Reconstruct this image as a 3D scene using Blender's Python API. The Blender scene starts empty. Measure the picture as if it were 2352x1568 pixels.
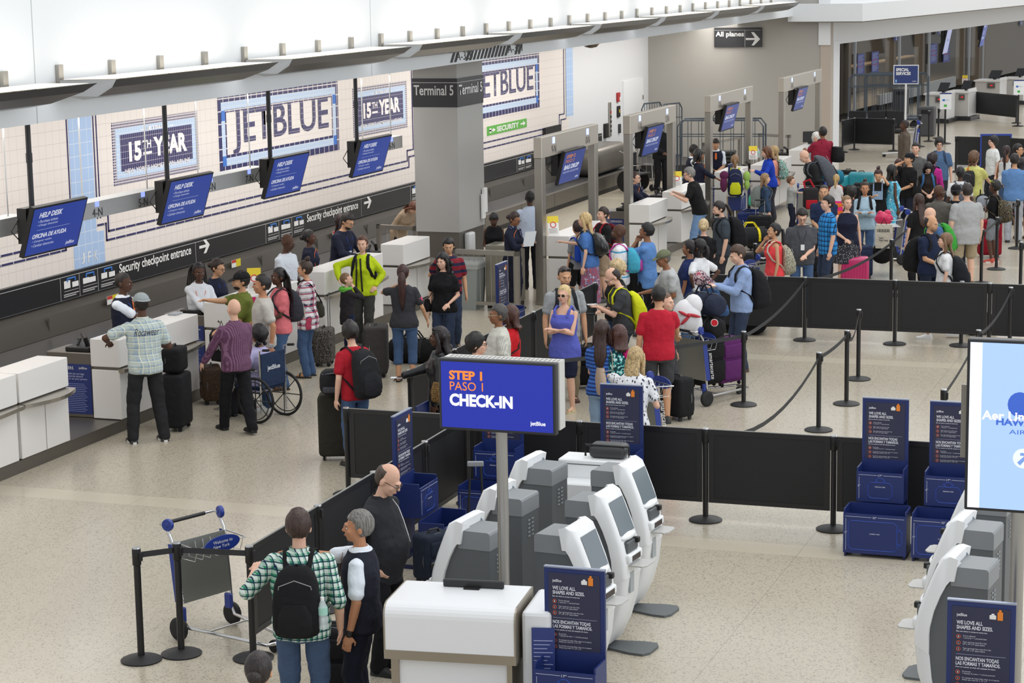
import bpy, bmesh, math, random
from mathutils import Vector, Matrix
random.seed(7)
PI = math.pi; C = bpy.context.scene.collection; SC = bpy.context.scene
# ---------------------------------------------------------------- camera, world, lights, exposure
F = 4930.0; EYE = Vector((0, 0, 5.8))
def _cam():
    p, r, a = math.radians(9.9), math.radians(-.94), math.radians(19.78)
    fwd = Vector((0, math.cos(p), -math.sin(p))); right = Vector((1, 0, 0)); up = right.cross(fwd)
    r2 = math.cos(r)*right + math.sin(r)*up; u2 = -math.sin(r)*right + math.cos(r)*up
    Z = Matrix.Rotation(a, 3, 'Z')
    return Z @ r2, Z @ u2, Z @ fwd
RT, UP, FW = _cam()
cd = bpy.data.cameras.new('camera'); cam = bpy.data.objects.new('camera', cd); C.objects.link(cam)
cd.sensor_width = 36; cd.lens = F/2352*36; cd.clip_end = 400
cam.matrix_world = Matrix(((RT.x, UP.x, -FW.x, 0), (RT.y, UP.y, -FW.y, 0), (RT.z, UP.z, -FW.z, EYE.z), (0, 0, 0, 1)))
SC.camera = cam
SC.view_settings.view_transform = 'Standard'; SC.view_settings.look = 'None'; SC.view_settings.exposure = 0.16; SC.view_settings.gamma = 1
w = bpy.data.worlds.new('hall_daylight'); SC.world = w; w.use_nodes = True
w.node_tree.nodes['Background'].inputs[0].default_value = (.93, .96, 1, 1); w.node_tree.nodes['Background'].inputs[1].default_value = .75
def area(name, loc, size, power, color, target, sy=None):
    l = bpy.data.lights.new(name, 'AREA'); l.energy = power; l.color = color; l.size = size
    if sy: l.shape = 'RECTANGLE'; l.size_y = sy
    o = bpy.data.objects.new(name, l); C.objects.link(o); o.location = loc
    if target: o.rotation_euler = (Vector(target) - Vector(loc)).to_track_quat('-Z', 'Y').to_euler()
    return o
area('skylight', (-3, 36, 17), 14, 3000, (1, .98, .94), None, 56)
area('window_daylight', (14, 22, 8), 34, 1500, (.9, .95, 1), (-6, 26, 0), 8)
area('cove_light', (-15.2, 36, 4.0), 50, 420, (1, .95, .9), (-17.7, 36, 2.0), .5)
area('far_hall_light', (-3, 78, 12), 10, 1300, (1, .95, .88), None, 30)
for _y in (22, 34, 46, 57): area('under_ceiling_fill', (-15.6, _y, 4.05), 1.2, 110, (1, .97, .93), None, 9)  # added fill under the ceiling to lift the grey back wall, no fixtures modelled
# ---------------------------------------------------------------- pixel -> place
def ray(x, y): return (RT*((x-1176)/F) - UP*((y-784)/F) + FW)
def at(x, y, z=0):
    d = ray(x, y); return EYE + d*((z-EYE.z)/d.z)
def atX(x, y, X):
    d = ray(x, y); return EYE + d*(X/d.x)
def atY(x, y, Y):
    d = ray(x, y); return EYE + d*(Y/d.y)
def atP(x, y, P, n):
    d = ray(x, y); return EYE + d*((P-EYE).dot(n)/d.dot(n))
# ---------------------------------------------------------------- materials
def lin(h):
    if isinstance(h, str):
        h = h.lstrip('#'); v = [int(h[i:i+2], 16)/255 for i in (0, 2, 4)]
    else: v = list(h)
    return tuple(c/12.92 if c <= .04045 else ((c+.055)/1.055)**2.4 for c in v) + (1,)
_m = {}
def mat(hexc, rough=.6, metal=0, emit=0, bump=0, bscale=60, alpha=1, spec=.5):
    k = (hexc, rough, metal, emit, bump, bscale, alpha)
    if k in _m: return _m[k]
    m = bpy.data.materials.new('paint_'+hexc.strip('#')); m.use_nodes = True; nt = m.node_tree; b = nt.nodes['Principled BSDF']
    b.inputs['Base Color'].default_value = lin(hexc); b.inputs['Roughness'].default_value = rough; b.inputs['Metallic'].default_value = metal
    b.inputs['Specular IOR Level'].default_value = spec
    if emit: b.inputs['Base Color'].default_value = tuple(c*.15 for c in lin(hexc)[:3])+(1,); b.inputs['Emission Color'].default_value = lin(hexc); b.inputs['Emission Strength'].default_value = emit
    if alpha < 1: b.inputs['Alpha'].default_value = alpha
    if bump:
        n = nt.nodes.new('ShaderNodeTexNoise'); n.inputs['Scale'].default_value = bscale; tc = nt.nodes.new('ShaderNodeTexCoord')
        nt.links.new(tc.outputs['Object'], n.inputs['Vector']); bp = nt.nodes.new('ShaderNodeBump'); bp.inputs['Strength'].default_value = bump
        bp.inputs['Distance'].default_value = .02
        nt.links.new(n.outputs[0], bp.inputs['Height']); nt.links.new(bp.outputs[0], b.inputs['Normal'])
    m.diffuse_color = lin(hexc); _m[k] = m; return m
def cloth(h): return mat(h, .85, bump=.9, bscale=11, spec=.25)
def steel(h='9a9792', r=.32): return mat(h, r, .85)
class NT:
    """small node helper"""
    def __init__(s, m): s.t = m.node_tree; s.b = s.t.nodes['Principled BSDF']
    def n(s, typ, **kw):
        x = s.t.nodes.new(typ)
        for k, v in kw.items(): setattr(x, k, v)
        return x
    def l(s, a, b): s.t.links.new(a, b)
    def math(s, op, a, b=None, c=None):
        x = s.n('ShaderNodeMath', operation=op)
        for i, v in enumerate((a, b, c)):
            if v is None: continue
            if hasattr(v, 'links'): s.l(v, x.inputs[i])
            else: x.inputs[i].default_value = v
        return x.outputs[0]
    def mix(s, f, a, b):
        x = s.n('ShaderNodeMix', data_type='RGBA')
        for i, v in ((0, f), (6, a), (7, b)):
            if hasattr(v, 'links'): s.l(v, x.inputs[i])
            else: x.inputs[i].default_value = v
        return x.outputs[2]
def pattern(kind, cols, sc=10, rough=.8, axes='xz', ratio=.5):
    k = (kind, tuple(cols), sc, rough, axes, ratio)
    if k in _m: return _m[k]
    m = bpy.data.materials.new(kind+'_pattern'); m.use_nodes = True; t = NT(m); c = [lin(x) for x in cols]
    tc = t.n('ShaderNodeTexCoord'); sp = t.n('ShaderNodeSeparateXYZ'); t.l(tc.outputs['Object'], sp.inputs[0]); X, Y, Z = sp.outputs
    u = {'x': X, 'y': Y, 'z': Z, 'd': t.math('ADD', X, t.math('MULTIPLY', Y, .8))}[axes[0]]; v = {'x': X, 'y': Y, 'z': Z}[axes[1]]
    fr = lambda a, s_, o=0: t.math('FRACT', t.math('ADD', t.math('MULTIPLY', a, s_), 100.013+o))
    gt = lambda a, th: t.math('GREATER_THAN', a, th)
    if kind == 'plaid':
        a = gt(fr(u, sc), ratio); b = gt(fr(v, sc), ratio); s1 = t.math('MULTIPLY', t.math('ADD', a, b), .5)
        out = t.mix(s1, c[0], c[1])
        if len(c) > 2:
            e = t.math('MAXIMUM', gt(fr(u, sc, .3), .86), gt(fr(v, sc, .3), .86)); out = t.mix(e, out, c[2])
    elif kind == 'stripe': out = t.mix(gt(fr(v, sc), ratio), c[0], c[1])
    elif kind == 'vstripe': out = t.mix(gt(fr(u, sc), ratio), c[0], c[1])
    elif kind == 'tile':
        g = t.math('MAXIMUM', gt(fr(u, sc), 1-ratio), gt(fr(v, sc*(1 if len(c) < 3 else c[2][0]*0+1)), 1-ratio)); out = t.mix(g, c[0], c[1])
    elif kind == 'tilerect':   # narrow tiles
        g = t.math('MAXIMUM', gt(fr(u, sc*1.6), 1-ratio*1.4), gt(fr(v, sc), 1-ratio)); out = t.mix(g, c[0], c[1])
    elif kind in ('spots', 'leaf'):
        vo = t.n('ShaderNodeTexVoronoi'); vo.inputs['Scale'].default_value = sc
        if kind == 'leaf':
            mp = t.n('ShaderNodeMapping'); mp.inputs['Scale'].default_value = (1.7, 1.2, .7); mp.inputs['Rotation'].default_value = (.3, .4, 0); t.l(tc.outputs['Object'], mp.inputs[0]); t.l(mp.outputs[0], vo.inputs['Vector'])
        else: t.l(tc.outputs['Object'], vo.inputs['Vector'])
        out = t.mix(t.math('LESS_THAN', vo.outputs['Distance'], ratio), c[0], c[1])
    else:  # camo / floral
        vo = t.n('ShaderNodeTexNoise'); vo.inputs['Scale'].default_value = sc; vo.inputs['Detail'].default_value = 3; t.l(tc.outputs['Object'], vo.inputs['Vector'])
        r = t.n('ShaderNodeValToRGB'); r.color_ramp.interpolation = 'CONSTANT'; t.l(vo.outputs[0], r.inputs[0])
        el = r.color_ramp.elements
        while len(el) < len(c): el.new(.5)
        for i, cc in enumerate(c): el[i].position = [0, .44, .52, .6, .68][i] if i else 0; el[i].color = cc
        out = r.outputs[0]
    t.l(out, t.b.inputs['Base Color']); t.b.inputs['Roughness'].default_value = rough
    if rough > .65:
        n_ = t.n('ShaderNodeTexNoise'); n_.inputs['Scale'].default_value = 11; t.l(tc.outputs['Object'], n_.inputs['Vector']); bp = t.n('ShaderNodeBump'); bp.inputs['Strength'].default_value = .9; bp.inputs['Distance'].default_value = .02; t.l(n_.outputs[0], bp.inputs['Height']); t.l(bp.outputs[0], t.b.inputs['Normal'])
    t.b.inputs['Specular IOR Level'].default_value = .3
    m.diffuse_color = c[0]; _m[k] = m; return m
WHITE = mat('e9e9e7', .45); LAM = mat('e3e1de', .3); BLACK = mat('141415', .5); RUB = mat('1b1b1d', .7); STEEL = steel('a9a59e', .35); DSTEEL = steel('7d7973', .4)
CHROME = steel('c9c9c9', .15); NAVY = mat('1d2a57', .45); BLUE = mat('1f3fb0', .35); ORANGE = mat('e8732a', .5)
# ---------------------------------------------------------------- mesh building
class MB:
    def __init__(s): s.v = []; s.f = []; s.T = None
    def add(s, vs, fs):
        o = len(s.v)
        if s.T: vs = [s.T @ Vector(p) for p in vs]
        s.v += [tuple(p) for p in vs]; s.f += [tuple(i+o for i in f) for f in fs]; return s
    def box(s, x0, x1, y0, y1, z0, z1):
        return s.add([(x, y, z) for z in (z0, z1) for y in (y0, y1) for x in (x0, x1)], [(0, 2, 3, 1), (4, 5, 7, 6), (0, 1, 5, 4), (2, 6, 7, 3), (0, 4, 6, 2), (1, 3, 7, 5)])
    def rbox(s, x0, x1, y0, y1, z0, z1, b=.02, seg=2):
        bm = bmesh.new(); bmesh.ops.create_cube(bm, size=1)
        for v in bm.verts: v.co = Vector(((x0+x1)/2+v.co.x*(x1-x0), (y0+y1)/2+v.co.y*(y1-y0), (z0+z1)/2+v.co.z*(z1-z0)))
        b = min(b, (x1-x0)*.49, (y1-y0)*.49, (z1-z0)*.49)
        bmesh.ops.bevel(bm, geom=bm.edges[:], offset=b, segments=seg, affect='EDGES', profile=.5)
        bm.verts.index_update(); s.add([v.co.copy() for v in bm.verts], [[v.index for v in f.verts] for f in bm.faces]); bm.free(); return s
    def rings(s, rs, n=12, caps=True, close=False):
        """rs: list of lists of points with n points each"""
        vs = [p for r in rs for p in r]; n = len(rs[0]); fs = []
        m = len(rs)
        for i in range(m-1 if not close else m):
            for j in range(n):
                a = i*n+j; b = i*n+(j+1) % n; c = ((i+1) % m)*n+(j+1) % n; d = ((i+1) % m)*n+j; fs.append((a, b, c, d))
        if caps and not close: fs.append(tuple(range(n))[::-1]); fs.append(tuple((m-1)*n+j for j in range(n)))
        return s.add(vs, fs)
    def tube(s, pts, r, n=8, flat=None):
        pts = [Vector(p) for p in pts]; R = r if isinstance(r, (list, tuple)) else [r]*len(pts); rs = []; ref = None
        for i, p in enumerate(pts):
            d = (pts[min(i+1, len(pts)-1)] - pts[max(i-1, 0)]).normalized()
            if ref is None: ref = Vector((0, 0, 1)) if abs(d.z) < .9 else Vector((0, 1, 0))
            a = d.cross(ref).normalized(); b = a.cross(d).normalized(); ref = b
            fa, fb = flat if flat else (1, 1)
            rs.append([p + a*math.cos(2*PI*j/n)*R[i]*fa + b*math.sin(2*PI*j/n)*R[i]*fb for j in range(n)])
        return s.rings(rs)
    def cap(s, p0, p1, r0, r1, n=12, flat=(1, 1), side=None):
        """tapered capsule"""
        p0 = Vector(p0); p1 = Vector(p1); d = p1-p0; L = d.length; d = d.normalized() if L > 1e-6 else Vector((0, 0, 1))
        ref = side or (Vector((0, 1, 0)) if abs(d.y) < .8 else Vector((1, 0, 0))); a = d.cross(ref).normalized(); b = a.cross(d)
        rs = []
        for t in (-80, -50, -20): t = math.radians(t); rs.append((p0+d*math.sin(t)*r0, r0*math.cos(t)))
        for t in (20, 50, 80): t = math.radians(t); rs.append((p1+d*math.sin(t)*r1, r1*math.cos(t)))
        return s.rings([[c + a*math.cos(2*PI*j/n)*r*flat[0] + b*math.sin(2*PI*j/n)*r*flat[1] for j in range(n)] for c, r in rs])
    def ell(s, c, r, n=14, m=9, R=None):
        rs = []
        for i in range(m):
            t = -PI/2+.12+(PI-.24)*i/(m-1); rr = []
            for j in range(n):
                p = Vector((r[0]*math.cos(t)*math.cos(2*PI*j/n), r[1]*math.cos(t)*math.sin(2*PI*j/n), r[2]*math.sin(t)))
                if R: p = R @ p
                rr.append(Vector(c)+p)
            rs.append(rr)
        return s.rings(rs)
    def cyl(s, x, y, z0, z1, r, r1=None, n=20): return s.rings([[(x+R*math.cos(2*PI*j/n), y+R*math.sin(2*PI*j/n), z) for j in range(n)] for z, R in ((z0, r), (z1, r if r1 is None else r1))])
    def lathe(s, prof, x=0, y=0, n=24): return s.rings([[(x+R*math.cos(2*PI*j/n), y+R*math.sin(2*PI*j/n), z) for j in range(n)] for R, z in prof])
    def wheel(s, c, ax, r, w_, n=20):
        c = Vector(c); ax = Vector(ax).normalized(); a = ax.cross(Vector((0, 0, 1))).normalized(); b = ax.cross(a)
        P = [(-w_/2, r*.55), (-w_/2, r*.92), (-w_/4, r), (w_/4, r), (w_/2, r*.92), (w_/2, r*.55)]
        return s.rings([[c+ax*t+(a*math.cos(2*PI*j/n)+b*math.sin(2*PI*j/n))*R for j in range(n)] for t, R in P])
    def prism(s, poly, axis, a0, a1):
        """poly: 2D points in the plane perpendicular to axis"""
        f = {'x': lambda p, a: (a, p[0], p[1]), 'y': lambda p, a: (p[0], a, p[1]), 'z': lambda p, a: (p[0], p[1], a)}[axis]
        return s.rings([[f(p, a) for p in poly] for a in (a0, a1)])
    def build(s, name, m, parent=None, smooth=False, kind=None, label=None):
        me = bpy.data.meshes.new(name); me.from_pydata(s.v, [], s.f)
        bm = bmesh.new(); bm.from_mesh(me); bmesh.ops.recalc_face_normals(bm, faces=bm.faces[:]); bm.to_mesh(me); bm.free()
        if m: me.materials.append(m)
        if smooth:
            me.shade_smooth()
            if smooth != 'all': me.set_sharp_from_angle(angle=math.radians(58))
        o = bpy.data.objects.new(name, me); C.objects.link(o)
        if parent: o.parent = parent
        if kind: o['kind'] = kind
        if label: o['label'] = label
        return o
def tag(o, label, cat, group=None, kind=None):
    o['label'] = label; o['category'] = cat
    if group: o['group'] = group
    if kind: o['kind'] = kind
    return o
def thing(name, label, cat, loc=(0, 0, 0), rz=0, group=None):
    o = bpy.data.objects.new(name, None); o.empty_display_size = .1; C.objects.link(o); o.location = loc; o.rotation_euler = (0, 0, rz); return tag(o, label, cat, group)
def copy_tree(o, loc=None, rz=None, label=None, parent=None):
    def rec(s, par):
        c = s.copy(); C.objects.link(c); c.parent = par
        for ch in s.children: rec(ch, c)
        return c
    c = rec(o, parent)
    if loc is not None: c.location = loc
    if rz is not None: c.rotation_euler = (0, 0, rz)
    if label: c['label'] = label
    return c
_tc = {}
def text(name, s, box, m, parent, O, U=(1, 0, 0), V=(0, 0, 1), bold=.0, depth=.002, align='L', keep=False, shear=0, label=None):
    """lettering fitted into box (w, h) with lower-left corner O, along U and up V; keep=True keeps aspect from the height"""
    c = bpy.data.curves.new(name, 'FONT'); c.body = s; c.size = 1; c.offset = bold; c.space_line = .95; c.resolution_u = 3; c.shear = shear
    if align == 'C': c.align_x = 'CENTER'
    o = bpy.data.objects.new(name, c); me = bpy.data.meshes.new_from_object(o); bpy.data.objects.remove(o); bpy.data.curves.remove(c)
    me.name = name
    xs = [v.co.x for v in me.vertices]; ys = [v.co.y for v in me.vertices]; x0, x1, y0, y1 = min(xs), max(xs), min(ys), max(ys)
    sy = box[1]/(y1-y0); sx = sy if keep else box[0]/(x1-x0)
    U = Vector(U).normalized(); V = Vector(V).normalized(); N = U.cross(V)
    for v in me.vertices: v.co = Vector(O)+U*((v.co.x-x0)*sx)+V*((v.co.y-y0)*sy)+N*depth
    me.materials.append(m); q = bpy.data.objects.new(name, me); C.objects.link(q); q.parent = parent
    if label: q['label'] = label
    return q
def quad(mb, O, U, V, w_, h, t=.004, off=0):
    """thin slab: lower-left O, size w x h in directions U, V, thickness t along the normal"""
    O, U, V = Vector(O), Vector(U).normalized(), Vector(V).normalized(); N = U.cross(V); O = O+N*off
    return mb.add([O+U*a+V*b+N*c for c in (0, t) for b in (0, h) for a in (0, w_)], [(0, 2, 3, 1), (4, 5, 7, 6), (0, 1, 5, 4), (2, 6, 7, 3), (0, 4, 6, 2), (1, 3, 7, 5)])
# ================================================================ SETTING
def struct(name, mb, m, parent=None, **k):
    o = mb.build(name, m, parent, **k)
    if not parent: o['kind'] = 'structure'
    return o
# floor: terrazzo with pale strips and thin joints
fm = bpy.data.materials.new('terrazzo'); fm.use_nodes = True; t = NT(fm); tc = t.n('ShaderNodeTexCoord'); sp = t.n('ShaderNodeSeparateXYZ'); t.l(tc.outputs['Object'], sp.inputs[0])
vo = t.n('ShaderNodeTexVoronoi'); vo.inputs['Scale'].default_value = 48; t.l(tc.outputs['Object'], vo.inputs['Vector'])
vo2 = t.n('ShaderNodeTexVoronoi'); vo2.inputs['Scale'].default_value = 90; t.l(tc.outputs['Object'], vo2.inputs['Vector'])
cs = t.n('ShaderNodeSeparateColor'); t.l(vo.outputs['Color'], cs.inputs[0]); cs2 = t.n('ShaderNodeSeparateColor'); t.l(vo2.outputs['Color'], cs2.inputs[0])
big = t.n('ShaderNodeTexNoise'); big.inputs['Scale'].default_value = .5; t.l(tc.outputs['Object'], big.inputs['Vector'])
base = t.mix(big.outputs[0], lin('b5ab98'), lin('c3bba9'))
d1 = t.math('MULTIPLY', t.math('LESS_THAN', cs.outputs[0], .2), t.math('LESS_THAN', vo.outputs['Distance'], .42)); d2 = t.math('LESS_THAN', cs2.outputs[1], .16)
base = t.mix(t.math('MULTIPLY', d1, .62), base, lin('6c6963')); base = t.mix(t.math('MULTIPLY', d2, .4), base, lin('85817a'))
fy = t.math('ABSOLUTE', t.math('SUBTRACT', t.math('FRACT', t.math('ADD', t.math('MULTIPLY', sp.outputs[1], 1/10.4), .5+100-20.52/10.4)), .5))
st = t.math('LESS_THAN', fy, .2/10.4); base = t.mix(t.math('MULTIPLY', st, .8), base, lin('c6bdaa'))
jx = t.math('LESS_THAN', t.math('ABSOLUTE', t.math('SUBTRACT', t.math('FRACT', t.math('ADD', t.math('MULTIPLY', sp.outputs[0], 1/2.5), 100.5+4.35/2.5)), .5)), .003/2.5)
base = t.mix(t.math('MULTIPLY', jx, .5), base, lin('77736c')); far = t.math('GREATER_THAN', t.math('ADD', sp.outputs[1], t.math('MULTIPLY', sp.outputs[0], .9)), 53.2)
base = t.mix(t.math('MULTIPLY', far, t.math('LESS_THAN', sp.outputs[1], 63)), base, lin('75706a'))  # dark reflection on the far floor, painted into the base colour
t.l(base, t.b.inputs['Base Color']); t.b.inputs['Roughness'].default_value = .22; t.b.inputs['Specular IOR Level'].default_value = .45
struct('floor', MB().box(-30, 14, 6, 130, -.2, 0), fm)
# tiled wall behind the bag belt
XW = -17.7; YE = atX(1306, 200, -17.7).y
tw = bpy.data.materials.new('wall_tiles'); tw.use_nodes = True; t = NT(tw); tc = t.n('ShaderNodeTexCoord'); sp = t.n('ShaderNodeSeparateXYZ'); t.l(tc.outputs['Object'], sp.inputs[0])
g = lambda a, s_, th: t.math('GREATER_THAN', t.math('FRACT', t.math('ADD', t.math('MULTIPLY', a, s_), 100.0)), th)
gr = t.math('MAXIMUM', g(sp.outputs[1], 5, .965), g(t.math('SUBTRACT', sp.outputs[2], 1.24), 5, .965))
t.l(t.mix(gr, lin('e6dfda'), lin('c9c4c2')), t.b.inputs['Base Color']); t.b.inputs['Roughness'].default_value = .35
struct('wall_left', MB().box(XW-.3, XW, 14, YE, 1.24, 5), tw)
struct('wall_left', MB().box(XW-.3, XW, YE, 61.5, 0, 5).box(XW-.3, XW, 14, YE, 0, 1.24), mat('d5d7da', .7))
GREY = mat('a5a29c', .75, bump=.15, bscale=300)
struct('wall_back', MB().box(XW, -12.25, 61.5, 61.7, 0, 6), GREY)
# upper wall with a soffit edge that rises slightly towards the back
zs = lambda y: 4.13 + (y-20)*.0035
um = MB(); um.rings([[(x, y, z) for x, z in ((-13.3, zs(y)), (-13.3, 11), (-13.6, 11), (-13.6, zs(y)))] for y in (12, 61.5)])
struct('wall_upper', um, mat('e3e7ea', .6))
cm_ = MB(); cm_.rings([[(x, y, z) for x, z in ((-13.6, zs(y)+.05), (-13.6, zs(y)+.25), (XW-.3, zs(y)+.25), (XW-.3, zs(y)+.05))] for y in (12, 61.5)]); struct('ceiling', cm_, mat('d0d0cc', .8))
for i, px in enumerate((74, 851)):
    p = atX(px, 60, -13.3); struct('trim_%d' % (i+1), MB().box(-13.3, -13.297, p.y-.006, p.y+.006, zs(p.y), 8), mat('b3b8bb'))
# far bulkhead and end pier, turned a few degrees away from the hall
ang = math.radians(6.5); UB = Vector((math.sin(ang), math.cos(ang), 0)); NB = Vector((math.cos(ang), -math.sin(ang), 0)); PB = Vector((-12.25, 61.5, 0))
def obox(mb, P, u, n, a0, a1, b0, b1, z0, z1):
    return mb.add([P+u*a+n*b+Vector((0, 0, z)) for z in (z0, z1) for b in (b0, b1) for a in (a0, a1)], [(0, 2, 3, 1), (4, 5, 7, 6), (0, 1, 5, 4), (2, 6, 7, 3), (0, 4, 6, 2), (1, 3, 7, 5)])
z1 = lambda x, y, b=0: atP(x, y, PB+NB*b, NB)
lo = z1(1950, 98).z; hi = z1(2000, 34).z
bk = obox(MB(), PB, UB, NB, -.1, 60, -.35, 0, lo, 8); obox(bk, PB, UB, NB, .18, .75, -.35, .02, 0, lo+.1)
struct('trim_3', bk, mat('dfe1e3', .5)); struct('trim_4', obox(MB(), PB, UB, NB, -.06, .16, -.3, .01, 0, hi), mat('b3a79b', .5))
fz = atY(1850, 50, 61.0).z
struct('trim_5', obox(MB(), Vector((-13.45, 61.2, 0)), UB, NB, 0, 60, .0, 2.2, fz, fz+.5), mat('dfe2e4', .5))
struct('trim_6', obox(MB(), Vector((-13.45, 61.2, 0)), UB, NB, .1, 59, .05, 2.15, fz-.03, fz-.002), mat('8b857e', .9, bump=.6, bscale=6))
# white door and devices on the left wall
b = atX(1429, 187, XW); e = atX(1474, 182, XW)
dr = MB().box(XW, XW+.05, b.y, e.y, 0, b.z).build('door_1', mat('e4e6e8', .4)); dr['kind'] = 'structure'
MB().box(XW+.05, XW+.06, b.y+.28, b.y+.45, b.z-1.75, b.z-1.4).build('door_sign', mat('7c4436'), dr)
for k in (.5, 1.3): MB().box(XW+.05, XW+.07, e.y-.12, e.y-.04, b.z-k-.12, b.z-k).build('hinge', STEEL, dr)
q = atX(1418, 223, XW); o = thing('fire_alarm', 'small red fire alarm on the wall left of the white door', 'alarm', (XW, q.y, q.z)); MB().rbox(0, .06, -.12, .12, -.13, .13).build('housing', mat('a3282c'), o); MB().box(.06, .07, .02, .1, -.1, .0).build('strobe', WHITE, o)
q = atX(1419, 256, XW); o = thing('card_reader', 'black and yellow square reader below the red fire alarm', 'reader', (XW, q.y, q.z)); MB().rbox(0, .05, -.12, .12, -.16, .16).build('housing', BLACK, o); MB().box(.05, .055, -.04, .04, -.03, .06).build('display', mat('cfae2a'), o)
q = atX(1399, 274, XW); o = thing('control_box', 'tall narrow metal key control box on the wall', 'control box', (XW, q.y, q.z)); MB().rbox(0, .05, -.09, .09, -.48, .48).build('housing', STEEL, o)
for k in range(5): MB().box(.05, .07, -.03, .03, -.35+k*.13, -.29+k*.13).build('button', mat('2b2b2b' if k != 4 else 'c22d2d'), o)
q = atX(1389, 300, XW); MBo = MB().rbox(XW, XW+.08, q.y-.14, q.y+.14, q.z-.2, q.z+.2).build('wall_phone', BLACK); tag(MBo, 'black wall phone below the metal control box', 'phone')
q = atX(1421, 295, XW); MBo = MB().rbox(XW, XW+.06, q.y-.07, q.y+.07, q.z-.13, q.z+.13).build('wall_switch', mat('35363a')); tag(MBo, 'small dark switch box just left of the white door', 'switch')
q = atX(1357, 96, XW+1.2); o = thing('camera_dome', 'dark glass camera dome under the white soffit', 'camera', (q.x, q.y, q.z+.12)); MB().lathe([(.02, -.28), (.15, -.25), (.24, -.15), (.27, -.02)]).build('dome', mat('4a3d30', .1), o, smooth=True); MB().cyl(0, 0, -.02, .04, .3).cyl(0, 0, .04, zs(q.y)+.05-q.z-.12, .05).build('mount', WHITE, o)
# ---------------------------------------------------------------- mural on the tiled wall
def onw(x, y, d=0): p = atX(x, y, XW); return p
BL1 = pattern('tile', ['a9c3e6', 'dfe6f0'], 5, .4, 'yz', .04); NV = '343462'
o = thing('mural_column', 'light blue tiled column of the wall mural, lettered JFK at its foot', 'mural'); a, b = onw(155, 270).y, onw(208, 262).y
MB().box(XW, XW+.006, a, b, 1.75, zs(30)).box(XW, XW+.006, a-.02, b+.22, 1.24, 1.75).build('tile_panel', BL1, o)
for c_, ch in ((a+.28, 'J'), (a+.48, 'F'), (a+.68, 'K')): text('lettering', ch, (.1, .17), WHITE, o, (XW+.008, c_-.1, 1.3), (0, 1, 0))
mb = MB()
for yy in (a-.05, b+.05, b+.14): mb.box(XW, XW+.01, yy-.012, yy+.012, 1.95 if yy > b else 1.9, zs(30))
mb.build('stripe', mat(NV), o)
def path(mb, pts, w_=.03):
    for (y0, z0), (y1, z1_) in zip(pts, pts[1:]): mb.box(XW+.002, XW+.012, min(y0, y1)-w_/2, max(y0, y1)+w_/2, min(z0, z1_)-w_/2, max(z0, z1_)+w_/2)
y1_, y2_ = onw(955, 300).y, onw(1302, 300).y
o = thing('mural_border', 'pair of stepped navy tile stripes framing the murals on the left wall', 'border'); m_ = pattern('tile', [NV, 'dfdbd8'], 3, .4, 'yy', .05)
mb = MB()
for dd in (0, .14): path(mb, [(14, 1.58+dd), (a-.25+dd*-.8, 1.58+dd), (a-.25-dd*.8, 1.8+dd), (a-.07, 1.8+dd)]); path(mb, [(b+.05+dd*.6, 1.85+dd), (b+.3+dd*.5, 1.85+dd), (b+.3+dd*.5, 1.58+dd), (y1_-.45-dd*.6, 1.58+dd), (y1_-.45-dd*.6, 1.8+dd), (y1_-.1-dd*.6, 1.8+dd), (y1_-.1-dd*.6, zs(40))]); path(mb, [(y1_+1.5+dd, 1.58+dd), (y2_-.5-dd, 1.58+dd), (y2_-.5-dd, 1.85+dd), (y2_-.08-dd, 1.85+dd), (y2_-.08-dd, zs(50))])
mb.build('stripe', m_, o)
MB().box(XW, XW+.006, y2_-.02, y2_+.55, 1.9, zs(50)).box(XW, XW+.006, y1_-.02, y1_+.8, 1.24, 1.8).build('tile_panel', BL1, o)
def grout(m0, sc, axes='yz'): return pattern('tilerect', [m0, 'c5bfc6'], sc, .4, axes, .06)
NVT = grout(NV, 9.5); LBT = pattern('tile', ['b9cfea', 'd9dfe8'], 12, .4, 'yz', .12)
def year_sign(px, label):
    (xa, ya), (xb, yb), (xc, yc) = px; A = onw(xa, ya); B = onw(xb, yb); D = onw(xc, yc); y0, y1 = A.y, B.y; zt = A.z; zb = D.z; W_, H_ = y1-y0, zt-zb
    o = thing('mural_sign', label, 'sign', (XW, y0, zb))
    MB().box(0, .006, 0, W_, 0, H_).build('dotted_edge', pattern('tile', ['2f3060', 'd9d3d5'], 22, .4, 'yz', .35), o)
    MB().box(.006, .009, .1, W_-.1, .1, H_-.1).build('pale_band', LBT, o)
    MB().box(.009, .012, .24, W_-.24, .21, H_-.21).build('navy_field', NVT, o)
    T = lambda s, a, b, w_, h, bd=.03: text('lettering', s, (w_*W_, h*H_), mat('efeaea'), o, (.016, a*W_, b*H_), (0, 1, 0), bold=bd)
    T('JETBLUE', .38, .79, .25, .075); T('15', .17, .34, .14, .32, .05); T('TH', .325, .52, .1, .13, .03); T('YEAR', .45, .36, .4, .32, .05); T("NEW YORK'S HOMETOWN AIRLINE", .12, .17, .76, .07, .02)
    MB().box(.014, .018, .33*W_, .43*W_, .42*H_, .46*H_).box(.014, .018, .31*W_, .36*W_, .82*H_, .835*H_).box(.014, .018, .65*W_, .7*W_, .82*H_, .835*H_).build('lettering', mat('efeaea'), o)
year_sign([(255, 283), (452, 254), (264, 427)], 'blue mosaic wall sign reading 15TH YEAR nearest the left edge')
year_sign([(809, 202), (933, 183), (812, 316)], 'smaller blue mosaic 15TH YEAR wall sign left of the column')
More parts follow.
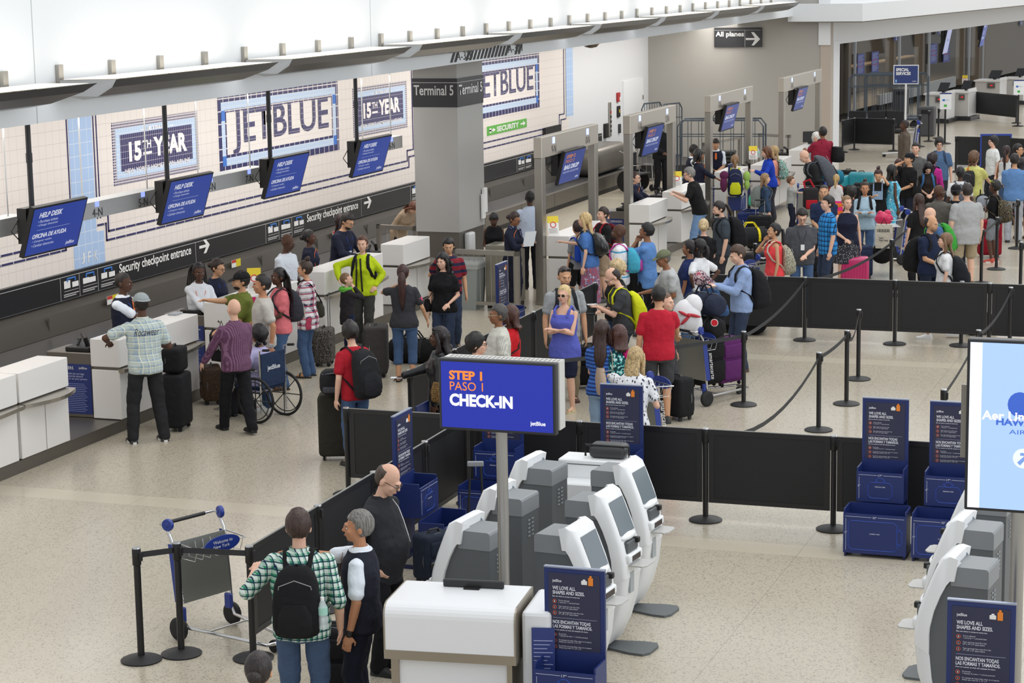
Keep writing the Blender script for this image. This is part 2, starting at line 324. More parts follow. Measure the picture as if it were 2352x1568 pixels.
def jb_sign(px, label):
    (xa, ya), (xb, yb), (xc, yc) = px; A = onw(xa, ya); B = onw(xb, yb); D = onw(xc, yc); y0, y1 = A.y, B.y; zt = A.z; zb = D.z; W_, H_ = y1-y0, zt-zb
    o = thing('mural_sign', label, 'sign', (XW, y0, zb)); fr = lambda i, j, x: [(x, i, W_-i, i, j), (x, i, W_-i, H_-j, H_-i), (x, i, j, i, H_-i), (x, W_-j, W_-i, i, H_-i)]
    def ring(nm, i, j, m, x):
        mb = MB().box(x, x+.004, i, W_-i, i, j).box(x, x+.004, i, W_-i, H_-j, H_-i).box(x, x+.004, i, j, j, H_-j).box(x, x+.004, W_-j, W_-i, j, H_-j); mb.build(nm, m, o)
    MB().box(.0, .004, 0, W_, 0, H_).build('pale_field', pattern('tilerect', ['eae4e0', 'd8d2d0'], 9.5, .4, 'yz', .08), o)
    ring('navy_frame', 0, .12, pattern('tile', [NV, 'd5cfd0'], 4.5, .4, 'yz', .1), .004); ring('pale_band', .12, .26, LBT, .004); ring('navy_frame', .26, .31, pattern('tile', [NV, 'd5cfd0'], 4.5, .4, 'yz', .1), .004)
    text('lettering', 'JETBLUE', (W_*.8, H_*.58), NVT, o, (.012, W_*.105, H_*.21), (0, 1, 0), bold=.01)
    MB().box(.008, .012, .12, .26, .12, .3).box(.008, .012, .12, .26, H_-.45, H_-.27).box(.008, .012, W_-.26, W_-.12, .12, .3).box(.008, .012, W_-.26, W_-.12, H_-.45, H_-.27).build('blue_accent', mat('3d74c9'), o)
jb_sign([(498, 221), (774, 184), (505, 400)], 'large navy and cream mosaic JETBLUE wall sign left of the column')
A = onw(1237, 118); jb_sign([(1075, 143), (1237, 118), (1239, 246)], 'second large mosaic JETBLUE wall sign, half hidden by the column')
A = onw(1118, 291); B = onw(1209, 274); D = onw(1119, 312); o = thing('mural_sign', 'green SECURITY tile sign with arrow below the second mosaic sign', 'sign', (XW, A.y, D.z)); W_, H_ = B.y-A.y, A.z-D.z
MB().box(0, .01, 0, W_, 0, H_).build('green_field', pattern('tile', ['5fae4a', '9ccb8d'], 5, .4, 'yy', .05), o); text('lettering', 'SECURITY', (W_*.56, H_*.6), WHITE, o, (.012, W_*.23, H_*.2), (0, 1, 0), bold=.04)
def arrow(mb, x, y, z, L, h): mb.add([(x, y, z-h*.15), (x, y+L*.55, z-h*.15), (x, y+L*.55, z-h*.5), (x, y+L, z), (x, y+L*.55, z+h*.5), (x, y+L*.55, z+h*.15), (x, y, z+h*.15)], [(0, 1, 2, 3, 4, 5, 6)])
mb = MB(); arrow(mb, .014, W_*.83, H_*.5, W_*.13, H_*.6); arrow(mb, .014, W_*.05, H_*.5, W_*.15, H_*.5); mb.box(.012, .014, W_*.05, W_*.1, H_*.25, H_*.75); mb.build('arrow', WHITE, o)
# black band with pictograms above the bag belt
o = thing('sign_band', 'long black sign band along the wall with Security checkpoint entrance lettering', 'sign', (-17.62, 0, 0)); BAND = mat('1c1e22', .35)
MB().box(-.08, 0, 14, 56.6, .83, 1.24).build('band', BAND, o); MB().box(0, .004, 14, 56.6, 1.185, 1.192).build('trim_line', mat('c9c9c9'), o)
XB = -17.62
for px, py in ((273, 618), (704, 497), (1240, 352)):
    p = atX(px, py, XB); text('lettering', 'Security checkpoint entrance', (2.45, .2), WHITE, o, (.006, p.y, .965), (0, 1, 0), bold=.02)
    if px < 1000:
        mb = MB(); mb.add([(.008, p.y+2.75, 1.06), (.008, p.y+3.0, 1.06), (.008, p.y+2.9, .96), (.008, p.y+3.0, .96), (.008, p.y+3.14, 1.09), (.008, p.y+3.0, 1.2), (.008, p.y+2.9, 1.2), (.008, p.y+3.0, 1.11), (.008, p.y+2.75, 1.11)], [(0, 1, 7, 8), (2, 3, 4, 1), (1, 4, 7), (7, 4, 5, 6)]); mb.build('arrow', WHITE, o)
        MB().box(0, .004, p.y+2.62, p.y+2.63, .83, 1.185).build('trim_line', mat('9a9a9a'), o)
for px in (140, 612, 946, 1191):
    p = atX(px, 600 if px < 300 else 500, XB)
    for k in range(3 if px < 900 else 2):
        y = p.y-.03+k*.56; mb = MB().box(0, .004, y-.03, y-.022, .83, 1.185); mb.box(0, .006, y+.08, y+.5, .955, .962); mb.box(0, .006, y+.06, y+.5, .9, .915).box(0, .006, y+.06, y+.42, .87, .885); mb.build('trim_line', mat('b5b5b5'), o)
        mb = MB().rbox(0, .006, y+.08, y+.26, 1.0, 1.09 if k else 1.12, .002, 1)
        if k != 1: mb.box(0, .006, y+.32, y+.5, 1.0, 1.08)
        else: mb.box(0, .006, y+.26, y+.46, 1.0, 1.08)
        mb.build('pictogram', mat('e8e8e8'), o)
        MB().tube([(.01, y+.17, 1.1), (.01, y+.17, 1.15), (.01, y+.4, 1.15), (.01, y+.4, 1.1)], .012, 5).build('pictogram', mat('3f7fd0'), o)
# stainless backing and bag belt
mb = MB(); mb.rings([[(x, y, z) for x, z in ((-17.28, .43), (-17.36, .74), (-17.62, .80), (-17.7, .80), (-17.7, .3), (-17.28, .3))] for y in (14, 55.6)])
o = mb.build('belt_backing', steel('68635d', .4)); tag(o, 'long stainless steel backing panel rising behind the bag belt', 'panel')
o = thing('bag_belt', 'long dark conveyor belt with stainless front running behind the counters', 'conveyor')
MB().box(-17.27, -16.45, 14, 56.0, .1, .425).build('belt', mat('3a3a3c', .35), o); MB().box(-16.45, -16.33, 14, 56.0, .12, .44).build('front_panel', DSTEEL, o); MB().box(-16.44, -16.38, 14, 56.0, 0, .12).build('kick', BLACK, o)
mb = MB()
for k in range(18): mb.box(-16.33, -16.325, 15+k*2.4, 15.02+k*2.4, .12, .43).box(-17.33, -17.3, 15.6+k*2.4, 15.62+k*2.4, .45, .72)
mb.build('seam', mat('5b5853', .4), o)
# curved end of the belt and tunnel
o = thing('belt_tunnel', 'stainless tunnel with black rubber strips at the far end of the belt', 'tunnel', (0, 0, 0)); p = atX(1317, 365, -17.2)
MB().rbox(-17.6, -16.5, p.y-.2, p.y+2.6, .44, 1.15, .2, 4).build('housing', DSTEEL, o, smooth=True); mb = MB()
for k in range(8): mb.box(-17.66, -17.6, p.y-1.0+k*.16, p.y-.86+k*.16, .85, 1.75)
mb.build('rubber_strip', mat('232325', .8), o, kind=None)
o = MB().cyl(-16.2, 57.5, .0, .42, 1.4, n=40).build('belt_turn', mat('2b2a2a', .5)); tag(o, 'round dark turning section at the end of the bag belt', 'conveyor')
for px, py in ((243, 665), (530, 590), (762, 520)):
    p = atX(px, py, -17.3); o = thing('warning_label', {243: 'red and yellow warning label on the steel ledge beside the vest agent', 530: 'red and yellow warning label on the ledge right of the two women agents', 762: 'red and yellow warning label on the ledge behind the bearded agent'}[px], 'label', (-17.29, p.y, .66))
    MB().box(0, .008, 0, .16, 0, .13).build('white_part', WHITE, o); MB().box(.008, .01, 0, .16, .08, .13).build('red_part', mat('c0392b'), o); MB().box(0, .008, .16, .34, 0, .13).build('yellow_part', mat('d8c92b'), o)
# column with Terminal 5 band
o = thing('terminal_column', 'tall grey square column with black Terminal 5 band', 'column', (-14.22, 36.35, 0)); 
c0 = MB().box(-.42, .42, -.65, .65, 1.12, 4.4).build('shaft', mat('a9a8a5', .7), o); MB().box(-.40, .40, -.63, .63, 0, 1.12).build('steel_base', DSTEEL, o)
zb0, zb1 = atY(1000, 246, 35.7).z, atY(1000, 180, 35.7).z
MB().box(-.43, .43, -.66, .66, zb0, zb1).build('sign_band', BAND, o); MB().box(-.432, .432, -.662, .662, zb1-.08, zb1-.07).build('trim_line', mat('bdbdbd'), o)
text('lettering', 'Terminal 5', (.76, .18), mat('cfcfcf'), o, (-.40, -.665, zb1-.3), (1, 0, 0), bold=.015); text('lettering', 'Terminal 5', (1.2, .18), WHITE, o, (.435, -.6, zb1-.3), (0, 1, 0), bold=.015)
MB().rbox(.4, .52, -.4, -.1, .72, 1.08, .04, 3).build('dispenser', mat('d9dbdc', .4), o, smooth=True, label='white soap dispenser')
o = thing('notice_board', 'white paper notices fixed to the right side of the column', 'notice', (-13.78, 36.8, 1.25)); MB().box(0, .03, -.05, .12, 0, .45).box(0, .04, .02, .2, .1, .55).build('sheet', WHITE, o)
# aircraft scale stripes on the soffit
p0 = atX(1033, 125, -13.3); p1 = atX(1196, 100, -13.3); o = thing('wall_marking', 'row of slanted black stripes between A-320 and A-321 on the white soffit', 'marking', (-13.3, p0.y, 0)); L = p1.y-p0.y; mb = MB(); z0 = zs(p0.y)+.035
for k in range(20):
    if k in (2, 3, 16, 17): continue
    y = k*L/20; mb.add([(.004, y, z0), (.004, y+.12, z0), (.004, y+.3, z0+.2), (.004, y+.18, z0+.2)], [(0, 1, 2, 3)])
mb.build('stripe', BLACK, o); text('lettering', 'A-320', (.8, .15), BLACK, o, (.004, L*.08, z0+.02), (0, 1, 0)); text('lettering', 'A-321', (.8, .15), BLACK, o, (.004, L*.8, z0+.04), (0, 1, 0))
# ---------------------------------------------------------------- wall washers on the upper wall
def washer():
    o = thing('wall_light', 'long steel wall light tilted upward on the white upper wall', 'wall light', (-13.3, 0, 0), 0, 'row of wall lights along the upper wall')
    P = [(.14, .35), (.62, .338), (.58, .25), (.46, .15), (.32, .12), (.18, .17)]
    ys0 = [0, .45, .42, .3, .2, .05]; ys1 = [4.3, 4.75, 4.5, 4.0, 3.8, 4.0]
    n0 = [(x, y, z) for (x, z), y in zip(P, ys0)]; n1 = [(x, y, z) for (x, z), y in zip(P, ys1)]
    mb = MB(); v = n0+n1; fs = [(i, i+1, i+7, i+6) for i in range(1, 5)]+[(5, 0, 6, 11)]; mb.add(v, fs); mb.build('reflector', mat('67686a', .25, .85), o)
    MB().add(n0, [tuple(range(6))]).build('end_cap', mat('a3a5a6', .5), o); MB().add(n1, [tuple(range(6))]).build('end_cap', mat('8d8f90', .5), o)
    MB().add([(.15, .05, .356), (.60, .47, .344), (.60, 4.6, .344), (.15, 4.25, .356)], [(0, 1, 2, 3)]).build('diffuser', mat('fff4dc', .5, emit=1.6), o)
    for k in range(4): MB().box(0, .05, .15+k*1.19, .25+k*1.19, .22, .52).box(.05, .2, .18+k*1.19, .24+k*1.19, .26, .3).build('bracket', STEEL, o)
    mb = MB()
    for k in range(1, 4): mb.add([(.15, k*1.1, .36), (.61, k*1.15+.35, .348), (.61, k*1.15+.38, .348), (.15, k*1.1+.03, .36)], [(0, 1, 2, 3)])
    mb.build('seam', mat('6b6254'), o); return o
w0 = washer()
NAMES = ['cut by the left edge of the photo', 'above the left mosaic signs', 'above the gap between the mosaic signs', 'above the column', 'just right of the column', 'above the camera dome', 'above the grey back wall', 'near the All planes sign', 'furthest away by the bulkhead']
for k in range(9):
    o = w0 if k == 0 else copy_tree(w0); y = 16.75+k*4.72; o.location = (-13.3, y, zs(y)+.12); o['label'] = 'steel wall light on the white upper wall, '+NAMES[k]
    l = bpy.data.lights.new('wall_light_lamp', 'AREA'); l.energy = 3; l.color = (1, .93, .82); l.shape = 'RECTANGLE'; l.size = .3; l.size_y = 3.6; q = bpy.data.objects.new('lamp', l); C.objects.link(q); q.parent = o; q.location = (.45, 2.4, .42); q.rotation_euler = (0, PI-.35, 0)
# ---------------------------------------------------------------- hanging screens over the counters
def screen(px, py0, lines, label, X, w_, h, tilt, post_top, name='hanging_screen', cl='2a48a8', polex=None, group=None):
    """px, py0: pixel of the top-left screen corner; the screen runs along +Y and faces +X, tipped down"""
    p = atX(px, py0, X); o = thing(name, label, 'screen', (X, p.y, p.z), 0, group)
    V = Vector((math.sin(tilt), 0, math.cos(tilt))); O = Vector((0, 0, 0))-V*h
    quad(MB(), O, (0, 1, 0), V, w_, h, -.06).build('casing', BLACK, o); quad(MB(), O+V*.025+Vector((0, .025, 0)), (0, 1, 0), V, w_-.05, h-.05, .003).build('display', mat(cl, .3, emit=.55), o)
    for s, a, b, ww, hh, col, bd, sh in lines: text('lettering', s, (ww*w_, hh*h), mat(col, .4, emit=.6), o, O+V*(b*h)+Vector((0, a*w_, 0)), (0, 1, 0), V, bold=bd, depth=.006, shear=sh)
    MB().box(-.3, -.17, .08, .36, -h*.7, -.02).box(-.18, -.06, .15, .3, -.2*h, -.08*h).build('mount', BLACK, o)
    MB().tube([(-.2, .27, -.1), (-.2, .27, post_top-p.z)], .035).tube([(-.2, .27, (post_top-p.z)*.42), (-.2, .27, (post_top-p.z)*.42+.12)], .042).build('pole', mat('24262b', .4), o)
    MB().tube([(-.28, .08, -.15), (-.34, .0, -.3), (-.28, .08, -.42)], .008, 5).build('cable', BLACK, o); return o
HD = [('HELP DESK', .13, .77, .42, .105, 'e8ecf8', .03, .2), ('• Purchase tickets', .13, .67, .36, .055, 'd0d8f0', 0, .2), ('• Change itineraries', .13, .59, .37, .055, 'd0d8f0', 0, .2), ('_____________', .14, .52, .6, .006, 'b0bce0', 0, 0), ('OFICINA DE AYUDA', .08, .36, .62, .09, 'e8ecf8', .03, .2), ('• Comprar vuelos', .1, .27, .35, .055, 'd0d8f0', 0, .2), ('• Cambiar itinerarios', .1, .19, .4, .055, 'd0d8f0', 0, .2), ('jetBlue', .74, .08, .16, .09, 'e8ecf8', .01, .2)]
for i, (x, y, lab) in enumerate(((78, 478, 'nearest the left edge'), (392, 415, 'below the 15TH YEAR sign'), (630, 364, 'below the JETBLUE sign'), (830, 323, 'left of the column'))):
    screen(x, y, HD, 'hanging blue HELP DESK screen on black pole, '+lab, -14.4, 1.28 if i < 3 else 1.32, .66, .3, zs(34)+.06)
BD = [('STEP 2', .1, .78, .42, .1, 'e08a2e', .03, .2), ('PASO 2', .1, .64, .42, .1, 'e08a2e', 0, .2), ('BAG DROP', .1, .44, .7, .14, 'dfe4f4', .04, .2), ('REGISTRO DE EQUIPAJE', .1, .32, .74, .07, 'c5cdec', 0, .2), ('jetBlue', .74, .1, .16, .08, 'dfe4f4', .01, .2)]
for x, y, lab in ((1299, 349, 'in the nearest steel gate'), (1489, 292, 'in the second steel gate'), (1670, 242, 'in the third steel gate'), (1835, 203, 'in the furthest steel gate')):
    screen(x, y, BD, 'hanging blue BAG DROP screen '+lab, -11.82, 1.2, .62, .25, 2.62, cl='2f4798')
# grey hanging number beams
def beam(x0, y0, x1, y1, nums, label, X=-15.0, ext=0):
    a = atX(x0, y0, X); b = atX(x1, y1, X); o = thing('number_beam', label, 'sign beam', (X, a.y-ext, a.z)); L = b.y-a.y+ext
    MB().box(-.28, 0, 0, L, -.22, 0).build('beam', mat('b3b5b6', .4), o)
    for s, f in nums:
        text('lettering', s, (.26, .11), mat('3a3d42'), o, (.003, f*L, -.2), (0, 1, 0)); MB().box(0, .006, f*L+.08, f*L+.18, -.07, -.0).build('number_lamp', mat('8fa2ff', .3, emit=1.2), o)
    for f in (.12, .88): MB().tube([(-.14, L*f, 0), (-.14, L*f, zs(25)-a.z)], .012, 6).build('cable', mat('c8c8c8', .3, .8), o)
    return o
beam(0, 505, 62, 497, [('3-N', .86)], 'grey hanging number beam lettered 3-N at the left edge', ext=1.2)
o = beam(186, 470, 380, 437, [('4-N', .12), ('5-N', .66)], 'grey hanging number beam lettered 4-N and 5-N'); p = atX(365, 437, -15.0)
MB().box(0, .01, p.y-o.location.y, p.y-o.location.y+.3, -.2, .0).build('green_plate', mat('5fae4a'), o); text('lettering', '5', (.12, .16), WHITE, o, (.014, p.y-o.location.y+.08, -.18), (0, 1, 0), bold=.03)
beam(455, 413, 611, 388, [('6-N', .12), ('7-N', .68)], 'grey hanging number beam lettered 6-N and 7-N'); beam(840, 328, 924, 317, [('8-N', .62)], 'grey hanging number beam lettered 8-N beside the column')
# All planes sign
a = atY(1641, 108, 61.45); b = atY(1750, 63, 61.45); o = thing('direction_sign', 'black All planes sign with white arrow on the grey back wall', 'sign', a); W_, H_ = b.x-a.x, b.z-a.z
MB().box(0, W_, -.03, .05, 0, H_).build('panel', mat('25262a', .4), o); text('lettering', 'All planes', (W_*.6, H_*.33), mat('d5d5d5'), o, (W_*.03, -.03, H_*.47), bold=.03)
MB().add([(W_*.67, -.035, H_*.46), (W_*.86, -.035, H_*.46), (W_*.79, -.035, H_*.08), (W_*.84, -.035, H_*.08), (W_*.97, -.035, H_*.4), (W_*.84, -.035, H_*.76), (W_*.78, -.035, H_*.76), (W_*.86, -.035, H_*.36), (W_*.67, -.035, H_*.36)], [(0, 1, 7, 8), (7, 2, 3, 4), (1, 7, 4), (1, 4, 5, 6)]).build('arrow', mat('d5d5d5'), o)
MB().box(W_*.01, W_*.99, -.034, -.03, H_*.86, H_*.88).box(W_*.645, W_*.655, -.034, -.03, 0, H_*.86).build('trim_line', mat('9a9a9a'), o)
# ---------------------------------------------------------------- check-in counters
def counter(y0, y1, Xf, label, shelf=1, cab=True, h=1.2, seams=1, cy=0):
    L = y1-y0; o = thing('check_in_counter', label, 'counter', (Xf, y0, 0))
    MB().rbox(-.42, 0, 0, L, h-.36, h, .008, 1).build('upper_box', LAM, o); MB().rbox(-.42, -.01, .01, L-.01, .16, h-.4, .008, 1).build('lower_box', LAM, o); MB().box(-.4, -.03, .03, L-.03, h-.4, h-.36).build('shadow_gap', DSTEEL, o)
    if shelf:
        n = 12; P = [(-.02, 0)]+[(.02+.2*math.sin(PI*(.08+.8*i/n)), L*i/n) for i in range(n+1)]+[(-.02, L)]
        MB().prism(P, 'z', h-.42, h-.375).build('steel_shelf', steel('b7b2a8', .25), o)
    mb = MB()
    for k in range(1, seams+1): mb.box(-.009, -.006, L*k/(seams+1)-.005, L*k/(seams+1)+.005, .16, h-.4)
    mb.build('seam', mat('9d9a95'), o)
    if cab:
        MB().rbox(-1.1, -.425, .05+cy, .6+cy, .15, 1.0, .01, 1).build('steel_desk', DSTEEL, o); MB().box(-1.05, -.45, .04+cy, .05+cy, .2, .85).build('notice_panel', mat('20306e', .5), o)
        text('lettering', 'PASSENGERS', (.3, .04), WHITE, o, (-1.0, .036+cy, .78)); text('lettering', 'jetBlue', (.12, .04), WHITE, o, (-.62, .036+cy, .78))
        text('lettering', 'Federal law forbids the carriage\nof hazardous materials aboard\nin your luggage or on your person.', (.5, .1), mat('b9c0dd'), o, (-1.0, .036+cy, .64)); mb = MB()
        for k in range(16): mb.box(-1.0, -.52+.03*((k*7) % 5-3)/3, .034+cy, .036+cy, .59-k*.024, .597-k*.024)
        mb.build('small_print', mat('7f8abf'), o); MB().rbox(-.85, -.5, .1+cy, .45+cy, 1.0, 1.06, .01, 1).tube([(-.6, .25+cy, 1.06), (-.6, .2+cy, 1.16), (-.7, .3+cy, 1.2)], .03).tube([(-.75, .25+cy, 1.06), (-.74, .3+cy, 1.13), (-.8, .36+cy, 1.12)], .02).build('desk_device', BLACK, o)
    return o
counter(15.5, 21.28, -13.83, 'long white check-in counter cut by the left edge of the photo', cab=False, seams=2); counter(21.33, 22.42, -13.83, 'white check-in counter in the left foreground, last before the blue notice', cab=False)
counter(23.65, 25.8, -13.83, 'white check-in counter where the man in a grey cap leans'); counter(26.75, 29.0, -13.83, 'white check-in counter behind the wheelchair group')
counter(29.95, 32.25, -13.83, 'white check-in counter where the woman in a neon jacket leans'); counter(33.3, 34.5, -13.9, 'white check-in counter just left of the column', cab=True)
o = MB().box(-15.2, -13.86, 15, 35, 0, .15).build('counter_plinth', DSTEEL); tag(o, 'long steel plinth under the left row of white counters', 'plinth')
RC = [(35.0, 37.3, 'white counter inside the nearest steel gate where the blonde woman leans'), (40.0, 41.3, 'white counter in front of the woman agent with spotted scarf'), (42.4, 44.3, 'white counter where the grey-haired man in black leans'), (46.7, 48.2, 'white counter at the third gate beside the khaki trousers'), (48.5, 51.0, 'white counter where the woman in blue blazer writes'), (52.6, 54.9, 'white counter at the furthest gate beside the burgundy polo man')]
for y0, y1, lab in RC: counter(y0, y1, -11.5 if y0 < 48 else -11.1, lab, cab=(y0 > 36), cy=.45)
for y0, y1 in ((39.9, 44.6), (46.4, 51.2)):
    o = MB().box(-12.7, -11.6, y0, y1, 0, .15).build('counter_plinth', DSTEEL); tag(o, 'steel plinth under the white counters in the %s gate' % ('second' if y0 < 42 else 'third'), 'plinth')
# steel portal gates
def gate(y0, y1, na, nb, label):
    X = -12.0; o = thing('steel_gate', label, 'gate', (X, y0, 0)); L = y1-y0; z = 2.91
    for a in (0, L-.2): MB().rbox(-.07, .07, a, a+.2, 0, z-.36, .008, 1).build('post', steel('a8a49c', .3), o)
    MB().rbox(-.075, .075, -.005, L+.005, z-.36, z, .008, 1).build('crossbeam', steel('c6bfb4', .4), o)
    for s, f in ((na, .2), (nb, .8)): text('lettering', s, (.24, .13), mat('55524e'), o, (.078, L*f-.12, z-.31), (0, 1, 0)); MB().box(.075, .081, L*f-.07, L*f+.05, z-.15, z-.04).build('number_lamp', mat('9fb0ff', .3, emit=2), o)
gate(34.83, 38.07, '9-N', '10-N', 'nearest tall steel gate lettered 9-N and 10-N'); gate(40.16, 43.5, '11-N', '12-N', 'second tall steel gate lettered 11-N and 12-N')
gate(46.43, 50.45, '13-N', '14-N', 'third tall steel gate from the left'); gate(53.86, 58.6, '15-N', '16-N', 'furthest tall steel gate by the white pier')
# steel cabinet and cable railing beside gate one
p = at(1200, 716); o = thing('steel_cabinet', 'tall stainless cabinet at the foot of the nearest gate', 'cabinet', (-12.45, 34.3, 0)); MB().rbox(-.35, .2, 0, .5, .1, 1.1, .01, 1).build('body', steel('a39f94', .4), o); MB().box(-.33, .18, .02, .48, 0, .1).build('kick', BLACK, o)
def railing(P0, P1, label, h=1.05, cables=8):
    P0, P1 = Vector(P0), Vector(P1); d = P1-P0; L = d.length; rz = math.atan2(d.y, d.x); o = thing('steel_railing', label, 'railing', P0, rz)
    MB().box(0, L, -.04, .04, h-.08, h).build('top_rail', STEEL, o); MB().box(.05, L-.05, -.025, .025, .1, .16).build('bottom_rail', STEEL, o)
    for a in (0, L-.08): MB().box(a, a+.08, -.04, .04, 0, h).build('post', STEEL, o)
    mb = MB()
    for k in range(cables): x = L*(k+1)/(cables+1); mb.tube([(x, 0, .15), (x, 0, h-.05)], .005, 5)
    mb.build('cable', mat('b8b4ac', .3, .6), o)
P1 = at(1192, 577, 1.05); P0 = at(1000, 570, 1.05); P0.z = P1.z = 0; railing(P0+Vector((.3, 0, 0)), P1, 'steel cable railing between the column and the nearest gate', cables=11)
a = at(866, 515, 1.05); b = at(958, 520, 1.05); a.z = b.z = 0; railing(a, b, 'short steel railing left of the column', cables=3)
a = at(1459, 333, 1.05); b = at(1510, 333, 1.05); a.z = b.z = 0; railing(a, b, 'short steel railing by the parked luggage carts', cables=3)
a = at(1743, 306, 1.05); b = at(1815, 310, 1.05); a.z = b.z = 0; railing(a, b, 'low grey railing against the back wall between the last two gates', cables=3)
a = at(1616, 328, 1.05); b = at(1700, 312, 1.05); a.z = b.z = 0; railing(a, b, 'steel railing behind the vest agent at the third gate', cables=5)
# ================================================================ QUEUE BARRIERS
def make_post():
    o = thing('queue_post', 'black queue post', 'queue post')
    MB().lathe([(.175, 0), (.178, .012), (.16, .022), (.05, .045), (.03, .05)]).build('base', mat('1a1a1b', .55), o, smooth=True)
    MB().lathe([(.03, .04), (.03, .86)], n=16).build('pole', mat('161618', .35), o, smooth=True); MB().lathe([(.031, .84), (.038, .85), (.038, .985), (.036, .99)], n=16).build('head', mat('121213', .4), o, smooth=True)
    MB().cyl(0, 0, .99, 1.0, .037, .034, 16).build('top_cap', steel('b9b9b9', .3), o); MB().rbox(.03, .05, -.02, .02, .88, .96, .004, 1).build('belt_cassette', RUB, o); return o
P0_ = make_post(); POSTS = []
def post(p, label, group='black queue posts'):
    o = P0_ if not POSTS else copy_tree(P0_); POSTS.append(o); o.location = (p[0], p[1], 0); o['label'] = label; o['group'] = group; return o
def panel(a, b, label, z0=.2, z1=.985):
    a = Vector((a[0], a[1], 0)); b = Vector((b[0], b[1], 0)); d = b-a; L = d.length; o = thing('queue_barrier', label, 'barrier', a, math.atan2(d.y, d.x), 'black barrier panels')
    x0, x1 = .035, L-.035; MB().box(x0+.06, x1-.06, -.006, .006, z0+.05, z1-.05).build('board', mat('17181a', .55), o)
    for A in ((x0, x1, z1-.05, z1), (x0, x1, z0, z0+.05), (x0, x0+.06, z0+.05, z1-.05), (x1-.06, x1, z0+.05, z1-.05)): MB().box(A[0], A[1], -.011, .011, A[2], A[3]).build('frame_bar', mat('1d1d1f', .4), o)
    MB().box(x0, x1, -.011, .011, z1, z1+.006).build('top_edge', steel('9b9b98', .4), o); return o
ROWN = 21.42; XR = [-9.68, -8.2, -6.95, -5.56, -4.2, -2.85]; nm = ['left end of the front panel row', 'front row where the slanting panels meet it', 'front row behind the CHECK-IN screen', 'front row right of the kiosks', 'front row left of the size gauges', 'front row behind the right size gauge']
for x, n in zip(XR, nm): post((x, ROWN), 'black queue post in the '+n)
for i in range(5): panel((XR[i], ROWN), (XR[i+1], ROWN), 'black panel of the front row, %s' % ['first from its left end', 'second, behind the CHECK-IN screen', 'third, behind the white cabinet', 'fourth, right of the kiosks', 'fifth, behind the blue size gauges'][i])
XF = [-9.75, -8.3, -6.85, -5.45, -4.03, -2.6]
for x, n in zip(XF, ['where the far row meets the side row', 'at the far row behind the headscarf woman', 'in the far row with a belt slanting down left', 'in the far row below the pink suitcase', 'in the far row behind the Irish airline screen', 'at the right edge of the far panel row']): post((x, 32.5), 'black queue post '+n)
for i in range(5): panel((XF[i], 32.5), (XF[i+1], 32.5), 'black panel of the far row, '+['hidden behind the waiting crowd', 'behind the blue-shirted man', 'under the coral tank top woman', 'below the girl in white T-shirt', 'at the right edge of the photo'][i])
YD = [15.85, 17.3, 18.65, 20.05]; 
for y, n in zip(YD, ['beside the green plaid man', 'left of the pointing agent', 'behind the balding man in dark shirt', 'below the slanting blue gauge board']): post((-8.1 - (y-15.8)*.02, y), 'black queue post '+n)
YY = YD+[ROWN-.1]
for i in range(4): panel((-8.1-(YY[i]-15.8)*.02, YY[i]), (-8.1-(YY[i+1]-15.8)*.02, YY[i+1]), 'black panel of the slanting row, '+['left of the green plaid man', 'where the agent points', 'behind the balding man', 'nearest the front row'][i])
YS = [23.7, 25.2, 26.7, 28.3, 29.8, 31.2]
for y, n in zip(YS, ['behind the woman in leather jacket', 'behind the man with glasses in peach', 'behind the grey-haired striped shirt man', 'beside the khaki trousers man', 'behind the man looking at his phone', 'behind the man with the yellow backpack']): post((-9.85, y), 'black queue post in the side row, '+n)
for i in range(5): panel((-9.85, YS[i]), (-9.85, YS[i+1]), 'black panel of the side row, '+['behind the leather jacket woman', 'behind the Asian man with glasses', 'left of the purple tank top woman', 'in front of the spotted luggage crowd', 'in front of the boy with blue backpack'][i])
singles = {'L1': (325, 1516, 'leftmost black queue post on open floor'), 'L2': (417, 1502, 'black queue post in front of the chrome luggage cart'), 'M': (1708, 930, 'black queue post right of the loaded luggage cart'), 'A': (1880, 988, 'black queue post on open floor with a belt sagging left'), 'B': (1944, 928, 'slim black queue post on open floor, middle of the belt'), 'D': (1971, 871, 'black queue post at the end of the sagging belt'), }
PT = {}
for k, (x, y, n) in singles.items(): PT[k] = at(x, y); post(PT[k], n)
tops = {'E': (2210, 645, 'black queue post in front of the girl in white T-shirt'), 'G': (2322, 659, 'black queue post just above the right airline screen'), 'H': (2248, 757, 'black queue post half hidden behind the right airline screen'), 'I': (2168, 893, 'black queue post behind the right size gauge board'), 'J': (2048, 549, 'black queue post in front of the HAPPY tote bag'), 'K': (2256, 525, 'black queue post right of the man in a big grey T-shirt'), 'N': (2291, 498, 'black queue post in front of the camouflage backpack'), 'O': (2338, 458, 'black queue post behind the camouflage backpack boy'), 'Q': (2346, 555, 'black queue post at the right edge near the dotted dress')}
for k, (x, y, n) in tops.items(): PT[k] = at(x, y, 1.0); post(PT[k], n)
def belt(a, b, label, sag=.0, za=.93, zb=.93, n=10, w_=.05, c='2c2d30'):
    a = Vector((a[0], a[1], za)); b = Vector((b[0], b[1], zb)); mb = MB(); rs = []; dr = (b-a); nn = Vector((-dr.y, dr.x, 0)).normalized()*.0015
    for i in range(n+1): p = a.lerp(b, i/n); p.z -= sag*4*(i/n)*(1-i/n); rs.append([p+Vector((0, 0, w_/2))+nn, p+Vector((0, 0, w_/2))-nn, p-Vector((0, 0, w_/2))-nn, p-Vector((0, 0, w_/2))+nn])
    o = mb.rings(rs).build('barrier_belt', mat(c, .7)); o['group'] = 'grey barrier belts'; return tag(o, label, 'barrier belt', 'grey barrier belts')
